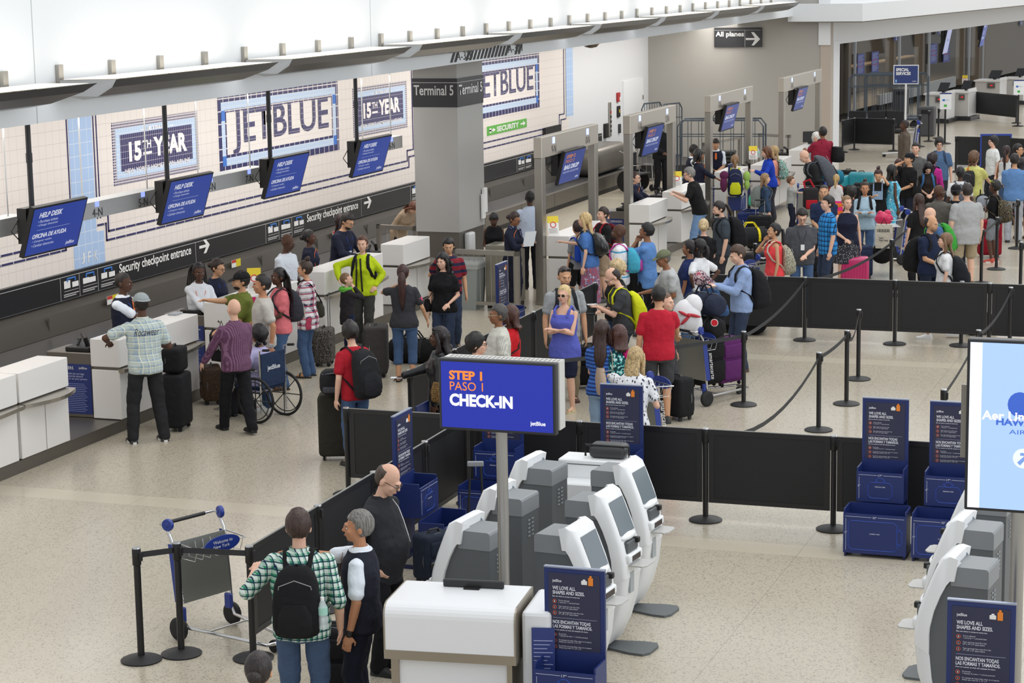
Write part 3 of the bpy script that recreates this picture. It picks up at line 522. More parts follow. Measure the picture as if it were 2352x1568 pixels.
belt(PT['L1'], PT['L2'], 'dark belt between the two posts before the chrome cart', .0); belt(PT['L2'], (-8.1, 15.85), 'dark belt from the cart post to the slanting panels')
belt(at(1272, 835, .9), PT['M'], 'grey belt running in front of the loaded luggage cart', .03); belt(PT['M'], (XF[2], 32.5), 'grey belt rising to the far panel row', .1)
belt(PT['A'], (XR[3]+.15, ROWN), 'grey belt sagging from the open floor post to the front row', .28); belt(PT['A'], PT['B'], 'grey belt between the two middle floor posts', .03); belt(PT['B'], PT['D'], 'short sagging grey belt at the middle floor posts', .18)
belt(PT['I'], PT['H'], 'grey belt rising behind the right size gauge', .05); belt(PT['H'], PT['G'], 'grey belt just above the right airline screen', .1); belt(PT['N'], PT['O'], 'grey belt across the camouflage backpack', .02); belt(PT['N'], PT['K'], 'grey belt crossing the red suitcase', .02)
belt((XF[2], 32.5), PT['J'], 'grey belt hanging in front of the pink suitcase', .12); belt(PT['J'], at(2150, 455, .95), 'grey belt beside the HAPPY tote bag', .05); post(at(1735, 565, .95), 'black queue post among the bags left of the coral tank top woman'); belt(at(1735, 565, .95), at(1790, 535, .95), 'dark belt left of the coral tank top woman')
# ================================================================ SELF-SERVICE KIOSKS
def make_kiosk():
    o = thing('check_in_kiosk', 'kiosk', 'kiosk'); G = mat('5c6063', .5, bump=.1, bscale=200); GT = mat('83878a', .5)
    MB().prism([(-.28, 0), (0.02, 0), (.12, .3), (.16, .6), (.15, .82), (.09, 1.05), (.0, 1.2), (.0, 1.16), (-.28, 1.16)], 'y', -.172, .172).build('side_body', G, o)
    MB().prism([(-.285, 1.16), (-.0, 1.16), (-.0, 1.31), (-.262, 1.31), (-.277, 1.304), (-.285, 1.287)], 'y', -.178, .178).build('top_cover', GT, o)
    mb = MB()
    for k in range(2):
        for j in range(5): mb.box(-.287, -.282, -.06+k*.07, -.02+k*.07, .95+j*.035, .962+j*.035)
    mb.build('vent', mat('9aa0a3'), o)
    out = [(-.03, 1.375), (.03, 1.39), (.08, 1.36), (.13, 1.25), (.19, 1.1), (.24, .95), (.27, .8), (.275, .66), (.25, .45), (.19, .25), (.1, .06)]; inn = [(-.03, 1.2), (.0, 1.2), (.03, 1.16), (.075, 1.07), (.12, .95), (.15, .82), (.155, .76), (.155, .6), (.135, .42), (.09, .2), (.04, .04)]
    rs = []
    for (xo, zo), (xi, zi) in zip(out, inn):
        W2 = .205 if zo > .75 else .19; rs.append([(xi, -W2, zi), (xo-.03, -W2, zo), (xo, -W2+.03, zo), (xo, W2-.03, zo), (xo-.03, W2, zo), (xi, W2, zi)])
    w_ = MB().rings(rs[:8]).build('face_shell', mat('eceeef', .35), o, smooth=True); MB().rings([[(x*.985, y*.985, z) for x, y, z in r] for r in rs[7:]]).build('lower_shell', mat('e6e8e9', .35), o, smooth=True)
    MB().add([(.112, -.15, 1.31), (.112, .15, 1.31), (.222, .15, 1.03), (.222, -.15, 1.03)], [(0, 1, 2, 3)]).build('screen', mat('6f7a80', .15), o); 
    MB().ell((.215, 0, 1.0), (.05, .16, .035)).build('screen_ledge', mat('e9ebec', .35), o, smooth=True); MB().rbox(.2, .27, -.12, .12, .87, .97, .01, 1).build('reader_slot', mat('55595c', .4), o)
    MB().rbox(.25, .3, .05, .1, .93, .98, .01, 2).build('card_reader', BLACK, o); MB().rbox(.24, .3, -.15, .15, .79, .87, .02, 3).build('printer_cover', mat('ebedee', .35), o, smooth=True); MB().rbox(.298, .304, -.09, .09, .8, .85, .004, 1).build('ticket_slot', mat('3b2f2a', .4), o)
    MB().prism([(.26, -.12), (.4, -.12), (.43, -.08), (.43, .08), (.4, .12), (.26, .12)], 'z', .765, .775).build('tray', mat('b9b9b6', .35), o); MB().box(.262, .278, -.08, .0, .52, .7).build('lower_panel', mat('aab0b3', .4), o)
    MB().prism([(.0, -.09), (.3, -.17), (.42, -.17), (.46, -.1), (.46, .1), (.42, .17), (.3, .17), (.0, .09)], 'z', 0, .022).build('floor_plate', mat('5f6466', .5), o)
    for s in (-1, 1): MB().tube([(-.04, s*.19, 1.3), (.0, s*.19, 1.36), (.03, s*.19, 1.37)], .012, 6).build('carry_grip', mat('7c8a94', .4), o)
    return o
K0 = make_kiosk(); r6 = math.radians(-5.6)
for i, (x, y, rz, lab) in enumerate(((-5.45, 18.18, 0, 'right-facing kiosk beside the white cabinet, furthest back'), (-5.33, 17.07, 0, 'right-facing kiosk, middle of the three'), (-5.22, 15.95, 0, 'right-facing kiosk behind the nearest blue size gauge'),
    (-6.35, 18.13, PI, 'left-facing kiosk nearest the black panels'), (-6.25, 17.02, PI, 'left-facing kiosk partly behind the sign pole'), (-6.13, 15.9, PI, 'left-facing kiosk nearest the white podium'), (-2.31, 18.15, PI, 'kiosk hidden mostly behind the right airline screen'), (-2.28, 17.05, PI, 'kiosk below the right airline screen'), (-2.18, 15.95, PI, 'kiosk left of the bottom right size gauge'))):
    o = K0 if i == 0 else copy_tree(K0); o.location = (x, y, 0); o.rotation_euler = (0, 0, rz+r6*(-1 if rz else 1)*(-1 if rz else 1)); o['label'] = 'grey and white self-service '+lab; o['group'] = 'self-service check-in kiosks'
# white cabinet with printer
o = thing('white_cabinet', 'white cabinet between kiosks and black panels with a dark device on top', 'cabinet', (-6.47, 19.1, 0)); MB().rbox(0, .72, .15, .47, 0, 1.1, .012, 1).build('body', mat('e9ebec', .3), o); MB().rbox(.02, .7, -.1, .15, 0, .92, .012, 1).build('front_body', mat('dfe1e2', .35), o); MB().box(0, .72, .148, .152, 1.05, 1.06).build('seam', mat('6b6b6b'), o)
MB().cyl(.06, .0, .92, .95, .05, .045).build('round_cap', BLACK, o, smooth=True)
o = thing('bag_case', 'dark grey wheeled case lying on the white cabinet', 'case', (-6.02, 19.45, 1.1)); MB().rbox(-.17, .2, -.12, .1, 0, .14, .05, 3).build('shell', mat('3a3c3e', .45), o, smooth=True); MB().tube([(-.2, -.1, .02), (-.2, -.1, .13), (.24, -.1, .13), (.24, -.1, -.3)], .012, 6).build('handle', BLACK, o)
# podium in the foreground
o = thing('service_podium', 'large white podium with bronze band at the bottom of the photo', 'podium', (-6.08, 14.0, 0), math.radians(7)); WP = mat('e8e9ea', .3); BR = steel('a39a8c', .35); n = 6
prof = [(.62, 1.2), (.1, 1.2)]+[(.1-.1*math.sin(PI/2*i/n), 1.1+.1*math.cos(PI/2*i/n)) for i in range(n+1)]+[(0, .85), (.62, .85)]
MB().rings([[(x, a, b) for a, b in prof] for x in (.012, .988)]).build('upper_housing', WP, o)
for x in (0, .988): MB().rings([[(x+q, a+(.0 if a > .3 else -.004), b) for a, b in prof] for q in (0, .012)]).build('edge_trim', BR, o)
MB().box(.0, 1.0, -.004, .62, .78, .85).build('band', BR, o); MB().box(.1, .92, .06, .6, 0, .78).build('lower_body', WP, o); MB().box(.04, .1, .04, .6, 0, .78).box(.92, .96, .04, .6, 0, .78).build('leg_panel', BR, o)
MB().rbox(1.02, 1.24, .1, .72, 0, 1.16, .03, 2).build('side_wing', mat('e2e4e6', .35), o); quad(MB(), (1.1, .085, .25), (1, .12, 0), (0, 0, 1), .17, .8, .006).build('notice_panel', mat('2a3a78', .45), o)
mb = MB()
for k in range(22): quad(mb, (1.115, .08, .95-k*.03), (1, .12, 0), (0, 0, 1), .14-.02*(k % 3), .006, .004)
mb.build('small_print', mat('98a0c8'), o)
MB().rbox(.33, .8, .5, .53, 1.2, 1.26, .008, 1).build('monitor_back', mat('1e2022', .4), o); MB().box(.5, .62, .45, .58, 1.2, 1.21).build('monitor_stand', BLACK, o)
# ================================================================ BIG SCREENS ON POLES
o = thing('check_in_screen', 'large blue STEP 1 CHECK-IN screen on a round steel pole', 'screen', (-5.6, 15.3, 0)); a = atY(1010, 985, 15.2); b = atY(1275, 835, 15.2); x0, x1, z0, z1_ = a.x+5.6, b.x+5.6, a.z, b.z; xm = (x0+x1)/2
MB().lathe([(.2, 0), (.2, .015), (.045, .03), (.045, z0+.02)], n=24).build('pole', steel('a8a6a2', .35), o, smooth=True)
MB().rbox(x0, x1, -.1, -.03, z0, z1_, .008, 1).build('bezel', mat('26272a', .4), o); MB().box(x0+.02, x1+.01, -.03, .1, z0+.03, z1_+.0).build('housing', mat('c9c8c4', .5), o)
MB().box(x0+.022, x1-.022, -.103, -.1, z0+.022, z1_-.022).build('display', mat('1c2fae', .3, emit=.75), o); W_, H_ = x1-x0-.044, z1_-z0-.044
for s, xx, zz, ww, hh, c_, bd in (('STEP 1', .075, .73, .3, .14, 'ff8c2e', .04), ('PASO 1', .08, .57, .3, .13, 'ff8c2e', .0), ('CHECK-IN', .075, .33, .57, .19, 'ffffff', .045), ('jetBlue', .8, .08, .135, .08, 'ffffff', .02)): text('lettering', s, (ww*W_, hh*H_), mat(c_, .3, emit=.9), o, (x0+.022+xx*W_, -.105, z0+.022+zz*H_), bold=bd)
mb = MB()
for k in range(26):
    for j in range(3): mb.box(x0+.06+k*.035, x0+.075+k*.035, -.01+j*.03, .003+j*.03, z1_, z1_+.002)
mb.build('vent', mat('8b8a86'), o)
o = thing('airline_screen', 'tall light blue airline screen on a pole at the right edge', 'screen', (-1.63, 15.0, 0)); a = atY(2217, 1165, 15.0); b = atY(2219, 774, 15.0); x0, z0, z1_ = a.x+1.63, a.z, b.z; x1 = x0+.72
MB().lathe([(.2, 0), (.2, .015), (.05, .03), (.05, z0+.02)], n=24).build('pole', steel('a8a6a2', .35), o, smooth=True); MB().rbox(x0, x1, -.06, .04, z0, z1_, .008, 1).build('bezel', mat('1d1e22', .4), o)
MB().box(x0-.05, x0+.2, .05, .1, z0+.35, z1_-.35).build('rear_panel', mat('8f8a80', .5), o)
MB().box(x0+.022, x1-.022, -.064, -.06, z0+.022, z1_-.022).build('display', mat('a9c8f7', .3, emit=.95), o); MB().box(x0+.022, x0+.105, -.067, -.064, z0+.022, z1_-.022).build('light_strip', mat('f1f6ff', .3, emit=.95), o)
T = lambda s, xx, zz, ww, hh, c_, bd=.02: text('lettering', s, (ww, hh), mat(c_, .3, emit=.8), o, (x0+xx, -.07, z1_-zz), bold=bd)
T('Aer Lingus', .11, .585, .42, .085, 'ffffff', .03); T('HAWAIIAN', .21, .60, .4, .05, '3f6fd8', .04); T('AIRLINES', .3, .66, .3, .032, '3f6fd8', 0)
mb = MB().ell((x0+.37, -.066, z1_-.45), (.085, .004, .09), 20, 9); mb.build('logo', mat('3c66d0', .3, emit=.8), o)
mb = MB().rings([[(x0+.4+.07*math.cos(2*PI*j/28), y, z1_-.83+.07*math.sin(2*PI*j/28)) for j in range(28)] for y in (-.068, -.064)]); mb.build('logo', mat('e8f0ff', .3, emit=.9), o); MB().add([(x0+.36, -.07, z1_-.86), (x0+.38, -.07, z1_-.88), (x0+.43, -.07, z1_-.82), (x0+.43, -.07, z1_-.85), (x0+.45, -.07, z1_-.85), (x0+.45, -.07, z1_-.79), (x0+.38, -.07, z1_-.79), (x0+.38, -.07, z1_-.81), (x0+.41, -.07, z1_-.81)], [(0, 1, 2, 8), (2, 3, 4, 5), (2, 5, 6, 7, 8)]).build('logo', mat('7fa6ea', .3, emit=.8), o)
# ================================================================ BLUE BAGGAGE SIZE GAUGES
def make_gauge():
    o = thing('size_gauge', 'g', 'size gauge'); B = mat('1b2c66', .4); BD_ = mat('2b2d48', .45)
    MB().box(-.23, .23, .24, .27, .0, 1.5).build('back_board', B, o); MB().box(-.195, .195, .235, .24, .87, 1.46).build('poster', BD_, o); MB().box(-.232, .232, .236, .275, 1.495, 1.505).build('top_edge', mat('9aa3b8', .3, .6), o)
    Wt = mat('d8dae4'); T = lambda s, xx, zz, ww, hh, bd=.02, c_=Wt: text('lettering', s, (ww, hh), c_, o, (-.165+xx, .233, zz), bold=bd)
    T('jetBlue', 0, 1.385, .07, .028); T('WE LOVE ALL\nSHAPES AND SIZES.', 0, 1.3, .245, .062, .03); T('But not when it comes to carry-ons.', 0, 1.277, .21, .013)
    T("You're allowed\n1 carry-on + 1 personal item", .045, 1.232, .16, .028, 0); T('Your carry-on must fit in the\n22" x 14" x 9" space below', .045, 1.188, .16, .028, 0); T('Your personal item must fit in the\n17" x 8" x 13" space below', .045, 1.144, .19, .028, 0)
    T('NOS ENCANTAN TODAS\nLAS FORMAS Y TAMAÑOS.', 0, 1.045, .3, .06, .03); T('Pero no cuando se trata del equipaje de mano.', 0, 1.024, .27, .013)
    T('Se permite\n1 equipaje de mano + 1 artículo personal', .045, .98, .22, .027, 0); T('Su equipaje de mano debe caber en el espacio\ndebajo que mide 22" x 14" x 9"', .045, .935, .25, .027, 0); T('Su artículo personal debe caber en el espacio\ndebajo que mide 17" x 8" x 13"', .045, .89, .25, .027, 0)
    for q, zz in enumerate((1.246, 1.202, 1.158, .994, .949, .904)):
        MB().rings([[(-.15+r_*math.cos(2*PI*j/14), .234, zz+r_*math.sin(2*PI*j/14)) for j in range(14)] for r_ in (.015, .0115)], caps=False).build('number_ring', mat('e0642e'), o); text('lettering', '123123'[q], (.007, .012), Wt, o, (-.1535, .233, zz-.006))
    MB().box(-.165, .17, .233, .235, 1.12, 1.123).build('rule', mat('8c90a8'), o)
    MB().rbox(.055, .1, .229, .236, 1.385, 1.415, .004, 1).rbox(.068, .088, .229, .236, 1.415, 1.425, .002, 1).build('white_case_icon', WHITE, o); MB().rbox(.108, .145, .229, .236, 1.38, 1.44, .004, 1).rbox(.118, .135, .229, .236, 1.44, 1.455, .002, 1).build('orange_case_icon', mat('e8862a'), o)
    def bin_(nm, w_, y0, y1, z0, z1_, hb):
        MB().box(-w_, w_, y0, y0+.015, z0, z1_).box(-w_, -w_+.015, y0+.015, y1, z0, z1_+.04).box(w_-.015, w_, y0+.015, y1, z0, z1_+.04).box(-w_+.015, w_-.015, y0+.015, y1, z0, z0+.02).box(-w_+.015, w_-.015, y1-.015, y1, z0+.02, hb).build(nm, B, o)
    bin_('personal_item_bin', .235, -.02, .24, .50, .80, .88); bin_('carry_on_bin', .31, -.3, -.02, .04, .44, .49)
    for s in (-1, 1): MB().box(s*.29-.01, s*.29+.01, -.29, .24, 0, .04).build('foot', mat('131d45'), o)
    L = mat('c4c9dc'); ln = mat('2b55c4', .4)
    def box_out(w_, z0, z1_, y, n1, n2, lab):
        mb = MB().box(-w_+.02, -.03, y-.002, y, z1_-.03, z1_-.027).box(.03, w_-.02, y-.002, y, z1_-.03, z1_-.027).box(-w_+.025, -w_+.028, y-.002, y, z0+.03, z1_-.05); mb.build('rule', L, o)
        text('lettering', n1, (.04, .02), L, o, (-.02, y-.002, z1_-.038), bold=.02); text('lettering', n2, (.025, .02), L, o, (-w_+.015, y-.002, (z0+z1_)/2)); text('lettering', lab, (.1, .012), L, o, (-.05, y-.002, (z0+z1_)/2), bold=.02)
    box_out(.235, .5, .8, -.02, '17"', '8"', 'PERSONAL ITEM'); box_out(.31, .04, .44, -.3, '22"', '14"', 'CARRY-ON')
    def rrect(x0, x1, z0, z1_, y): MBx.tube([(x0+.03, y, z0), (x1-.03, y, z0), (x1, y, z0+.03), (x1, y, z1_-.03), (x1-.03, y, z1_), (x0+.03, y, z1_), (x0, y, z1_-.03), (x0, y, z0+.03), (x0+.03, y, z0)], .0025, 4)
    MBx = MB(); rrect(-.12, .12, .54, .7, -.022); rrect(-.05, .05, .7, .745, -.022); MBx.build('bag_outline', ln, o); MBx = MB(); rrect(-.26, .22, .08, .37, -.302); rrect(.22, .27, .14, .31, -.302); MBx.build('bag_outline', ln, o); return o
G0 = make_gauge()
for i, (x, y, rz, lab) in enumerate(((-3.6, 20.75, 0, 'blue baggage size gauge with both bins in view, right of the kiosks'), (-2.93, 20.75, 0, 'blue baggage size gauge partly behind the right airline screen'), (-4.69, 14.05, 0, 'nearest blue baggage size gauge beside the white podium'), (-1.78, 14.05, 0, 'blue baggage size gauge in the bottom right corner'), (-6.35, 20.75, 0, 'blue baggage size gauge behind the white cabinet'), (-7.62, 20.6, 0, 'blue baggage size gauge behind the CHECK-IN screen pole'), (-7.78, 19.1, PI/2, 'blue baggage size gauge seen edge on beside the slanting panels'), (-10.5, 29.5, PI/2, 'blue baggage size gauge edge on at the steel railing'), (-10.9, 36.0, PI/2, 'blue baggage size gauge in front of the nearest gate counter'), (-11.0, 45.6, PI/2, 'blue baggage size gauge behind the man in black polo'))):
    o = G0 if i == 0 else copy_tree(G0); o.location = (x, y, 0); o.rotation_euler = (0, 0, rz); o['label'] = lab; o['group'] = 'blue baggage size gauges'
o = thing('blue_bin', 'low open dark blue bin behind the left end of the front panel row', 'bin', (-9.55, 22.5, 0)); MB().box(-.35, .35, -.2, -.18, .1, .55).box(-.35, -.33, -.18, .2, .1, .55).box(.33, .35, -.18, .2, .1, .85).box(-.33, .33, .18, .2, .1, .6).box(-.33, .33, -.18, .18, .1, .12).build('bin_walls', mat('1b2c66', .4), o)
for s_ in (-1, 1): MB().box(s_*.3-.02, s_*.3+.02, -.18, .18, 0, .1).build('foot', NAVY, o)
# ================================================================ LUGGAGE CARTS
def make_cart(text_=True):
    o = thing('luggage_cart', 'cart', 'luggage cart'); BLp = mat('233a8c', .4)
    for s in (-1, 1):
        MB().tube([(-.12, s*.3, 1.0), (-.06, s*.3, .9), (.0, s*.29, .5), (.02, s*.29, .2), (.08, s*.27, .12)], .016).build('upright', CHROME, o, smooth=True); k = MB().wheel((-.1, s*.3, 1.03), (.3, s, 0), .055, .04).ell((-.1, s*.3, 1.03), (.03, .028, .045), 10, 7).build('end_knob', BLp, o, smooth=True)
        MB().tube([(-.1, s*.3, 1.03), (-.2, s*.3, 1.02), (-.2, s*.2, 1.02)], .012).build('brake_lever', CHROME, o, smooth=True); MB().wheel((.0, s*.31, .105), (0, 1, 0), .105, .05).build('wheel', RUB, o, smooth=True); MB().lathe([(.001, -.03), (.05, -.03), (.05, .03), (.001, .03)], n=12)
        MB().rbox(-.04, .05, s*.27-.02, s*.27+.02, .16, .3, .01, 1).build('wheel_bracket', BLp, o); sd = quad(MB(), (-.075 if s > 0 else -.02, s*.318, .35), (1, 0, 0), (-.12, 0, .95), .075, .52, .004).build('side_label', BLp, o)
        if text_: text('lettering', 'smartecarte', (.36, .055), mat('e8e8e8'), o, (.02 if s < 0 else -.03, s*(.326), .72 if s < 0 else .4), (-.12*(1 if s > 0 else -1)*-1*(-1), 0, -.95) if s < 0 else (-.12, 0, .95), (1, 0, -.1) if s < 0 else (-1, 0, -.1))
    MB().tube([(-.2, -.2, 1.02), (-.2, .2, 1.02)], .018).build('handlebar', BLACK, o, smooth=True); MB().add([(-.02, -.28, .88), (-.02, .28, .88), (.03, .28, .33), (.03, -.28, .33), (-.03, -.28, .88), (-.03, .28, .88), (.02, .28, .33), (.02, -.28, .33)], [(0, 1, 2, 3), (4, 5, 6, 7), (0, 1, 5, 4), (3, 2, 6, 7), (0, 3, 7, 4), (1, 2, 6, 5)]).build('back_sheet', mat('8b8e88', .35, .4), o)
    mb = MB()
    for k in range(7): mb.tube([(.0, -.26+k*.087, .86), (.02, -.26+k*.087, .74), (.2, -.26+k*.087, .74), (.24, -.26+k*.087, .85)], .004, 4)
    mb.tube([(.0, -.28, .88), (.25, -.28, .86), (.25, .28, .86), (.0, .28, .88)], .007, 5).build('basket', CHROME, o)
    mb = MB().rings([[(.262+t, .2*math.cos(2*PI*j/24), .86+.075*math.sin(2*PI*j/24)) for j in range(24)] for t in (0, .01)]); mb.build('oval_sign', BLp, o); text('lettering', 'Welcome to\nNew York', (.22, .07), mat('e8e8e8'), o, (.275, -.11, .83), (0, 1, 0), (0, 0, 1))
    MB().tube([(.08, -.27, .12), (.95, -.12, .1), (.98, 0, .1), (.95, .12, .1), (.08, .27, .12)], .016).tube([(.3, -.23, .115), (.3, .23, .115)], .01).build('base_frame', CHROME, o, smooth=True); MB().wheel((.9, 0, .055), (0, 1, 0), .055, .04).build('front_wheel', RUB, o, smooth=True); return o
CT = make_cart()
for i, (x, y, rz, lab) in enumerate(((-8.84, 16.4, -22, 'empty chrome luggage cart with blue end knobs behind two black posts'), (-7.3, 27.35, 58, 'luggage cart piled with bags pushed by the man in red'), (-7.05, 24.2, 50, 'luggage cart with one black suitcase under the blonde woman'), (-8.0, 34.6, 160, 'luggage cart with yellow and black bag right of the blue-shirted man'), (-6.9, 41.5, 200, 'luggage cart carrying the pink bag in the crowd'), (-10.3, 64.5, 190, 'parked chrome luggage cart beside the far white desks'), (-9.6, 46.0, 120, 'luggage cart piled with teal and orange bags'))):
    o = CT if i == 0 else copy_tree(CT); o.location = (x, y, 0); o.rotation_euler = (0, 0, math.radians(rz)); o['label'] = lab; o['group'] = 'chrome luggage carts'
# tall grey baggage trolleys parked by the back wall
def trolley(p, rz, label, L=1.6, h=1.85, seat=False):
    o = thing('baggage_trolley', label, 'trolley', (p[0], p[1], 0), rz); m_ = mat('4f5963', .4, .4); MB().box(0, L, 0, .7, .28, .36).build('platform', m_, o)
    for y in (0, .7):
        MB().tube([(0, y, .3), (0, y, h-.15), (.12, y, h), (L-.12, y, h), (L, y, h-.15), (L, y, .3)], .022, 7).build('side_frame', m_, o); mb = MB().tube([(0, y, h*.78), (L, y, h*.78)], .014, 6)
        for k in range(1, 8): mb.tube([(L*k/8, y, .36), (L*k/8, y, h)], .01, 5)
        mb.build('side_bar', m_, o, kind=None)
    for x in (.15, L-.15):
        for y in (.1, .6): MB().wheel((x, y, .12), (0, 1, 0), .12, .05).build('wheel', RUB, o, smooth=True)
    return o
TR0 = None
for px, py, rz, L, lab in ((1556, 395, 8, 2.2, 'grey barred baggage trolley holding black trays'), (1640, 330, 5, 1.9, 'second grey barred trolley behind the vest agent'), (1520, 345, 70, 1.0, 'small grey barred trolley behind the standing dark-suited man'), (1948, 255, 5, 2.4, 'dark barred trolley parked before the office glass, left one'), (1985, 250, 5, 2.2, 'dark barred trolley parked before the office glass, right one')):
    p = at(px, py+20, .3); tr_ = trolley(p, math.radians(rz), lab, L); TR0 = tr_ if px == 1556 else TR0
o = thing('tray_stack', 'stack of black security trays on the baggage trolley', 'trays', (TR0.location.x+1.0, TR0.location.y+.5, .36), math.radians(8))
for k in range(7): MB().rbox(-.4, .4, -.25, .25, k*.1, k*.1+.085, .02, 1).build('tray', mat('2c2e2d', .5), o)
p = at(1465, 440); o = thing('wheelchair_parked', 'dark empty airport wheelchair parked behind the second gate', 'wheelchair', (p.x, p.y, 0), 1.2); MB().rbox(-.25, .25, -.25, .25, .45, .5, .02, 1).build('seat', mat('222327', .7), o); MB().rbox(-.25, .25, .22, .26, .5, 1.0, .01, 1).build('backrest', mat('222327', .7), o)
for s in (-1, 1):
    MB().wheel((s*.32, .15, .28), (1, 0, 0), .28, .03).build('wheel', RUB, o); MB().wheel((s*.28, -.25, .09), (1, 0, 0), .09, .03).build('caster', RUB, o); MB().tube([(s*.27, -.3, .1), (s*.27, -.25, .7), (s*.27, .24, .7), (s*.27, .24, 1.0), (s*.27, .38, 1.05)], .014, 6).build('side_frame', CHROME, o)
# ================================================================ FAR OFFICE, DESKS AND SEATS
g0 = at(1986, 268); g1 = at(2250, 200); UG = (g1-g0).normalized(); NG = Vector((UG.y, -UG.x, 0)); gp = lambda x, y: atP(x, y, g0, NG); S0 = gp(1944, 260); sl = lambda x, y: (gp(x, y)-S0).dot(UG)
o = thing('office_front', 'glazed grey office front behind the far queue, numbered 2, 3 and 4', 'office front', (0, 0, 0)); zh = gp(1990, 104).z; area('office_fill', tuple(g0+UG*12-NG*2.5+Vector((0, 0, 3.6))), 4, 330, (1, .85, .65), None, 24); FR = steel('9c9c9c', .45); EL = sl(2350, 100)  # the area light is an added fill so the dark office interior shows
obox(MB(), S0, UG, NG, -.5, 60, -.12, .06, zh-.05, zh+.3).build('header', mat('aeb4ba', .4), o); zsill = gp(2050, 235).z*.55
obox(MB(), S0, UG, NG, sl(2020, 200), sl(2060, 200), -.1, .03, 0, gp(2040, 231).z).build('low_wall', mat('aeb2b4', .5), o); obox(MB(), S0, UG, NG, sl(2075, 200), 9+sl(2075, 200), -.1, .03, 0, .45).build('low_wall', mat('a0a4a6', .5), o)
for a_, b_ in ((1946, 1962), (2050, 2064), (2116, 2132), (2210, 2224), (2246, 2256)):
    obox(MB(), S0, UG, NG, sl(a_, 150), sl(a_, 150)+.35, -.3, .05, 0, zh).build('pillar', mat('6e655a', .6), o); obox(MB(), S0, UG, NG, sl(b_, 150)-.1, sl(b_, 150), .0, .08, 0, zh).build('mullion', mat('b4bac2', .4), o)
obox(MB(), S0, UG, NG, 0, sl(2245, 150), -.06, -.04, .3, zh).build('glass', mat('8a8478', .05, alpha=.18), o); obox(MB(), S0, UG, NG, sl(2262, 150), 60, -.2, .0, 0, zh+3).build('side_wall', mat('8b867f', .7), o)
for s, px, py in (('2', 2055, 90), ('3', 2156, 76), ('4', 2345, 54)):
    q = gp(px-7, py+4)+NG*.08; quad(MB(), q, UG, (0, 0, 1), .7, .2, .01).build('number_plate', mat('2c3a86', .4), o); text('lettering', s, (.14, .16), WHITE, o, q+UG*.28+Vector((0, 0, .02))+NG*.02, UG, (0, 0, 1), bold=.05)
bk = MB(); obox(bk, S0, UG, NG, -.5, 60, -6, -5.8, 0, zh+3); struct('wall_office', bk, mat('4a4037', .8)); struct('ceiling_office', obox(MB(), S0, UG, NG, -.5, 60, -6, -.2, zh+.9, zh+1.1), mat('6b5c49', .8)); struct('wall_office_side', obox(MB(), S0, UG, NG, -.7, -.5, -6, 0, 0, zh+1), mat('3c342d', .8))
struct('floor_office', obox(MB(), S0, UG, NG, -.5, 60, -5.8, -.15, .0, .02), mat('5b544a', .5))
mb = thing('back_counter', 'long brown counter inside the glazed office', 'counter', (0, 0, 0)); obox(MB(), S0, UG, NG, 2, 22, -3.4, -2.8, 1.1, 1.16).build('worktop', mat('8a7350', .5), mb); obox(MB(), S0, UG, NG, 2, 22, -3.3, -2.9, .05, 1.1).build('front', mat('4c4136', .6), mb)
for px, py, w_, h, lab, pat_ in ((1965, 125, 16, 50, 'first', 0), (1998, 120, 16, 50, 'second', 0), (2133, 102, 15, 45, 'third', 0), (2163, 100, 14, 44, 'fourth', 0)):
    q = gp(px, py+h); q2 = gp(px+w_, py+h); H2 = gp(px, py).z-q.z; o = thing('glass_poster', 'blue printed poster, %s from the left on the office glass' % lab, 'poster', q+NG*.06, math.atan2(UG.y, UG.x)); W2 = (q2-q).length
    MB().box(0, W2, -.01, 0, 0, H2).build('sheet', mat('2b3d93', .5), o); m1 = MB(); m2 = MB()
    for k in range(15): (m2 if k in (5, 9) else m1).box(W2*.08, W2*(.9-.1*(k % 3)), -.014, -.01, H2*(.9-k*.055), H2*(.93-k*.055))
    m1.build('small_print', mat('8e98c6'), o); m2.build('red_print', mat('b05070'), o)
for px, py, c_, lab in ((1980, 170, '8a7a60', 'left'), (2040, 165, '9c8a6a', 'right')):
    p = gp(px, py)-NG*3.1; o = thing('cardboard_box', 'brown cardboard box on the office counter, %s one' % lab, 'box', (p.x, p.y, 1.16), .2); MB().box(0, .7, 0, .5, 0, .5).build('carton', mat(c_, .8), o); MB().box(.15, .5, -.01, 0, .15, .3).build('mark', mat('3c3226'), o)
# white airline desks outside the office
def far_desk(px, py, label, w_=.8):
    p = at(px, py); o = thing('airline_desk', label, 'desk', (p.x, p.y, 0), math.radians(-6)); MB().rbox(-w_, 0, 0, 1.1, .15, 1.0, .01, 1).build('body', mat('c8c5c0', .4), o); MB().box(-.02, .01, -.01, 1.1, .15, 1.15).build('side_panel', mat('eceded', .35), o); MB().box(-w_-.05, .02, -.05, 1.15, 1.0, 1.06).build('worktop', mat('e6e4e0', .35), o); MB().box(-w_-.1, .1, -.1, 1.3, 0, .14).build('plinth', mat('2b2b2d', .4), o)
    for k in range(1): MB().rings([[(-w_*.6, .5, 1.12), (-w_*.15, .5, 1.12), (-w_*.15, .55, 1.13), (-w_*.6, .55, 1.13)], [(-w_*.5, .62, 1.42), (-w_*.05, .62, 1.42), (-w_*.05, .66, 1.42), (-w_*.5, .66, 1.42)]]).build('monitor', mat('1a1b1e', .4), o); MB().box(-w_*.4, -w_*.3, .5, .66, 1.06, 1.15).build('monitor_stand', BLACK, o)
    MB().box(-w_*.5, -w_*.2, -.06, -.04, .75, .95).build('bag_scale_display', mat('5a5652'), o); MB().box(-w_*.38, -w_*.28, -.07, -.06, .83, .88).build('digits', mat('d02028', .4, emit=1), o); return o
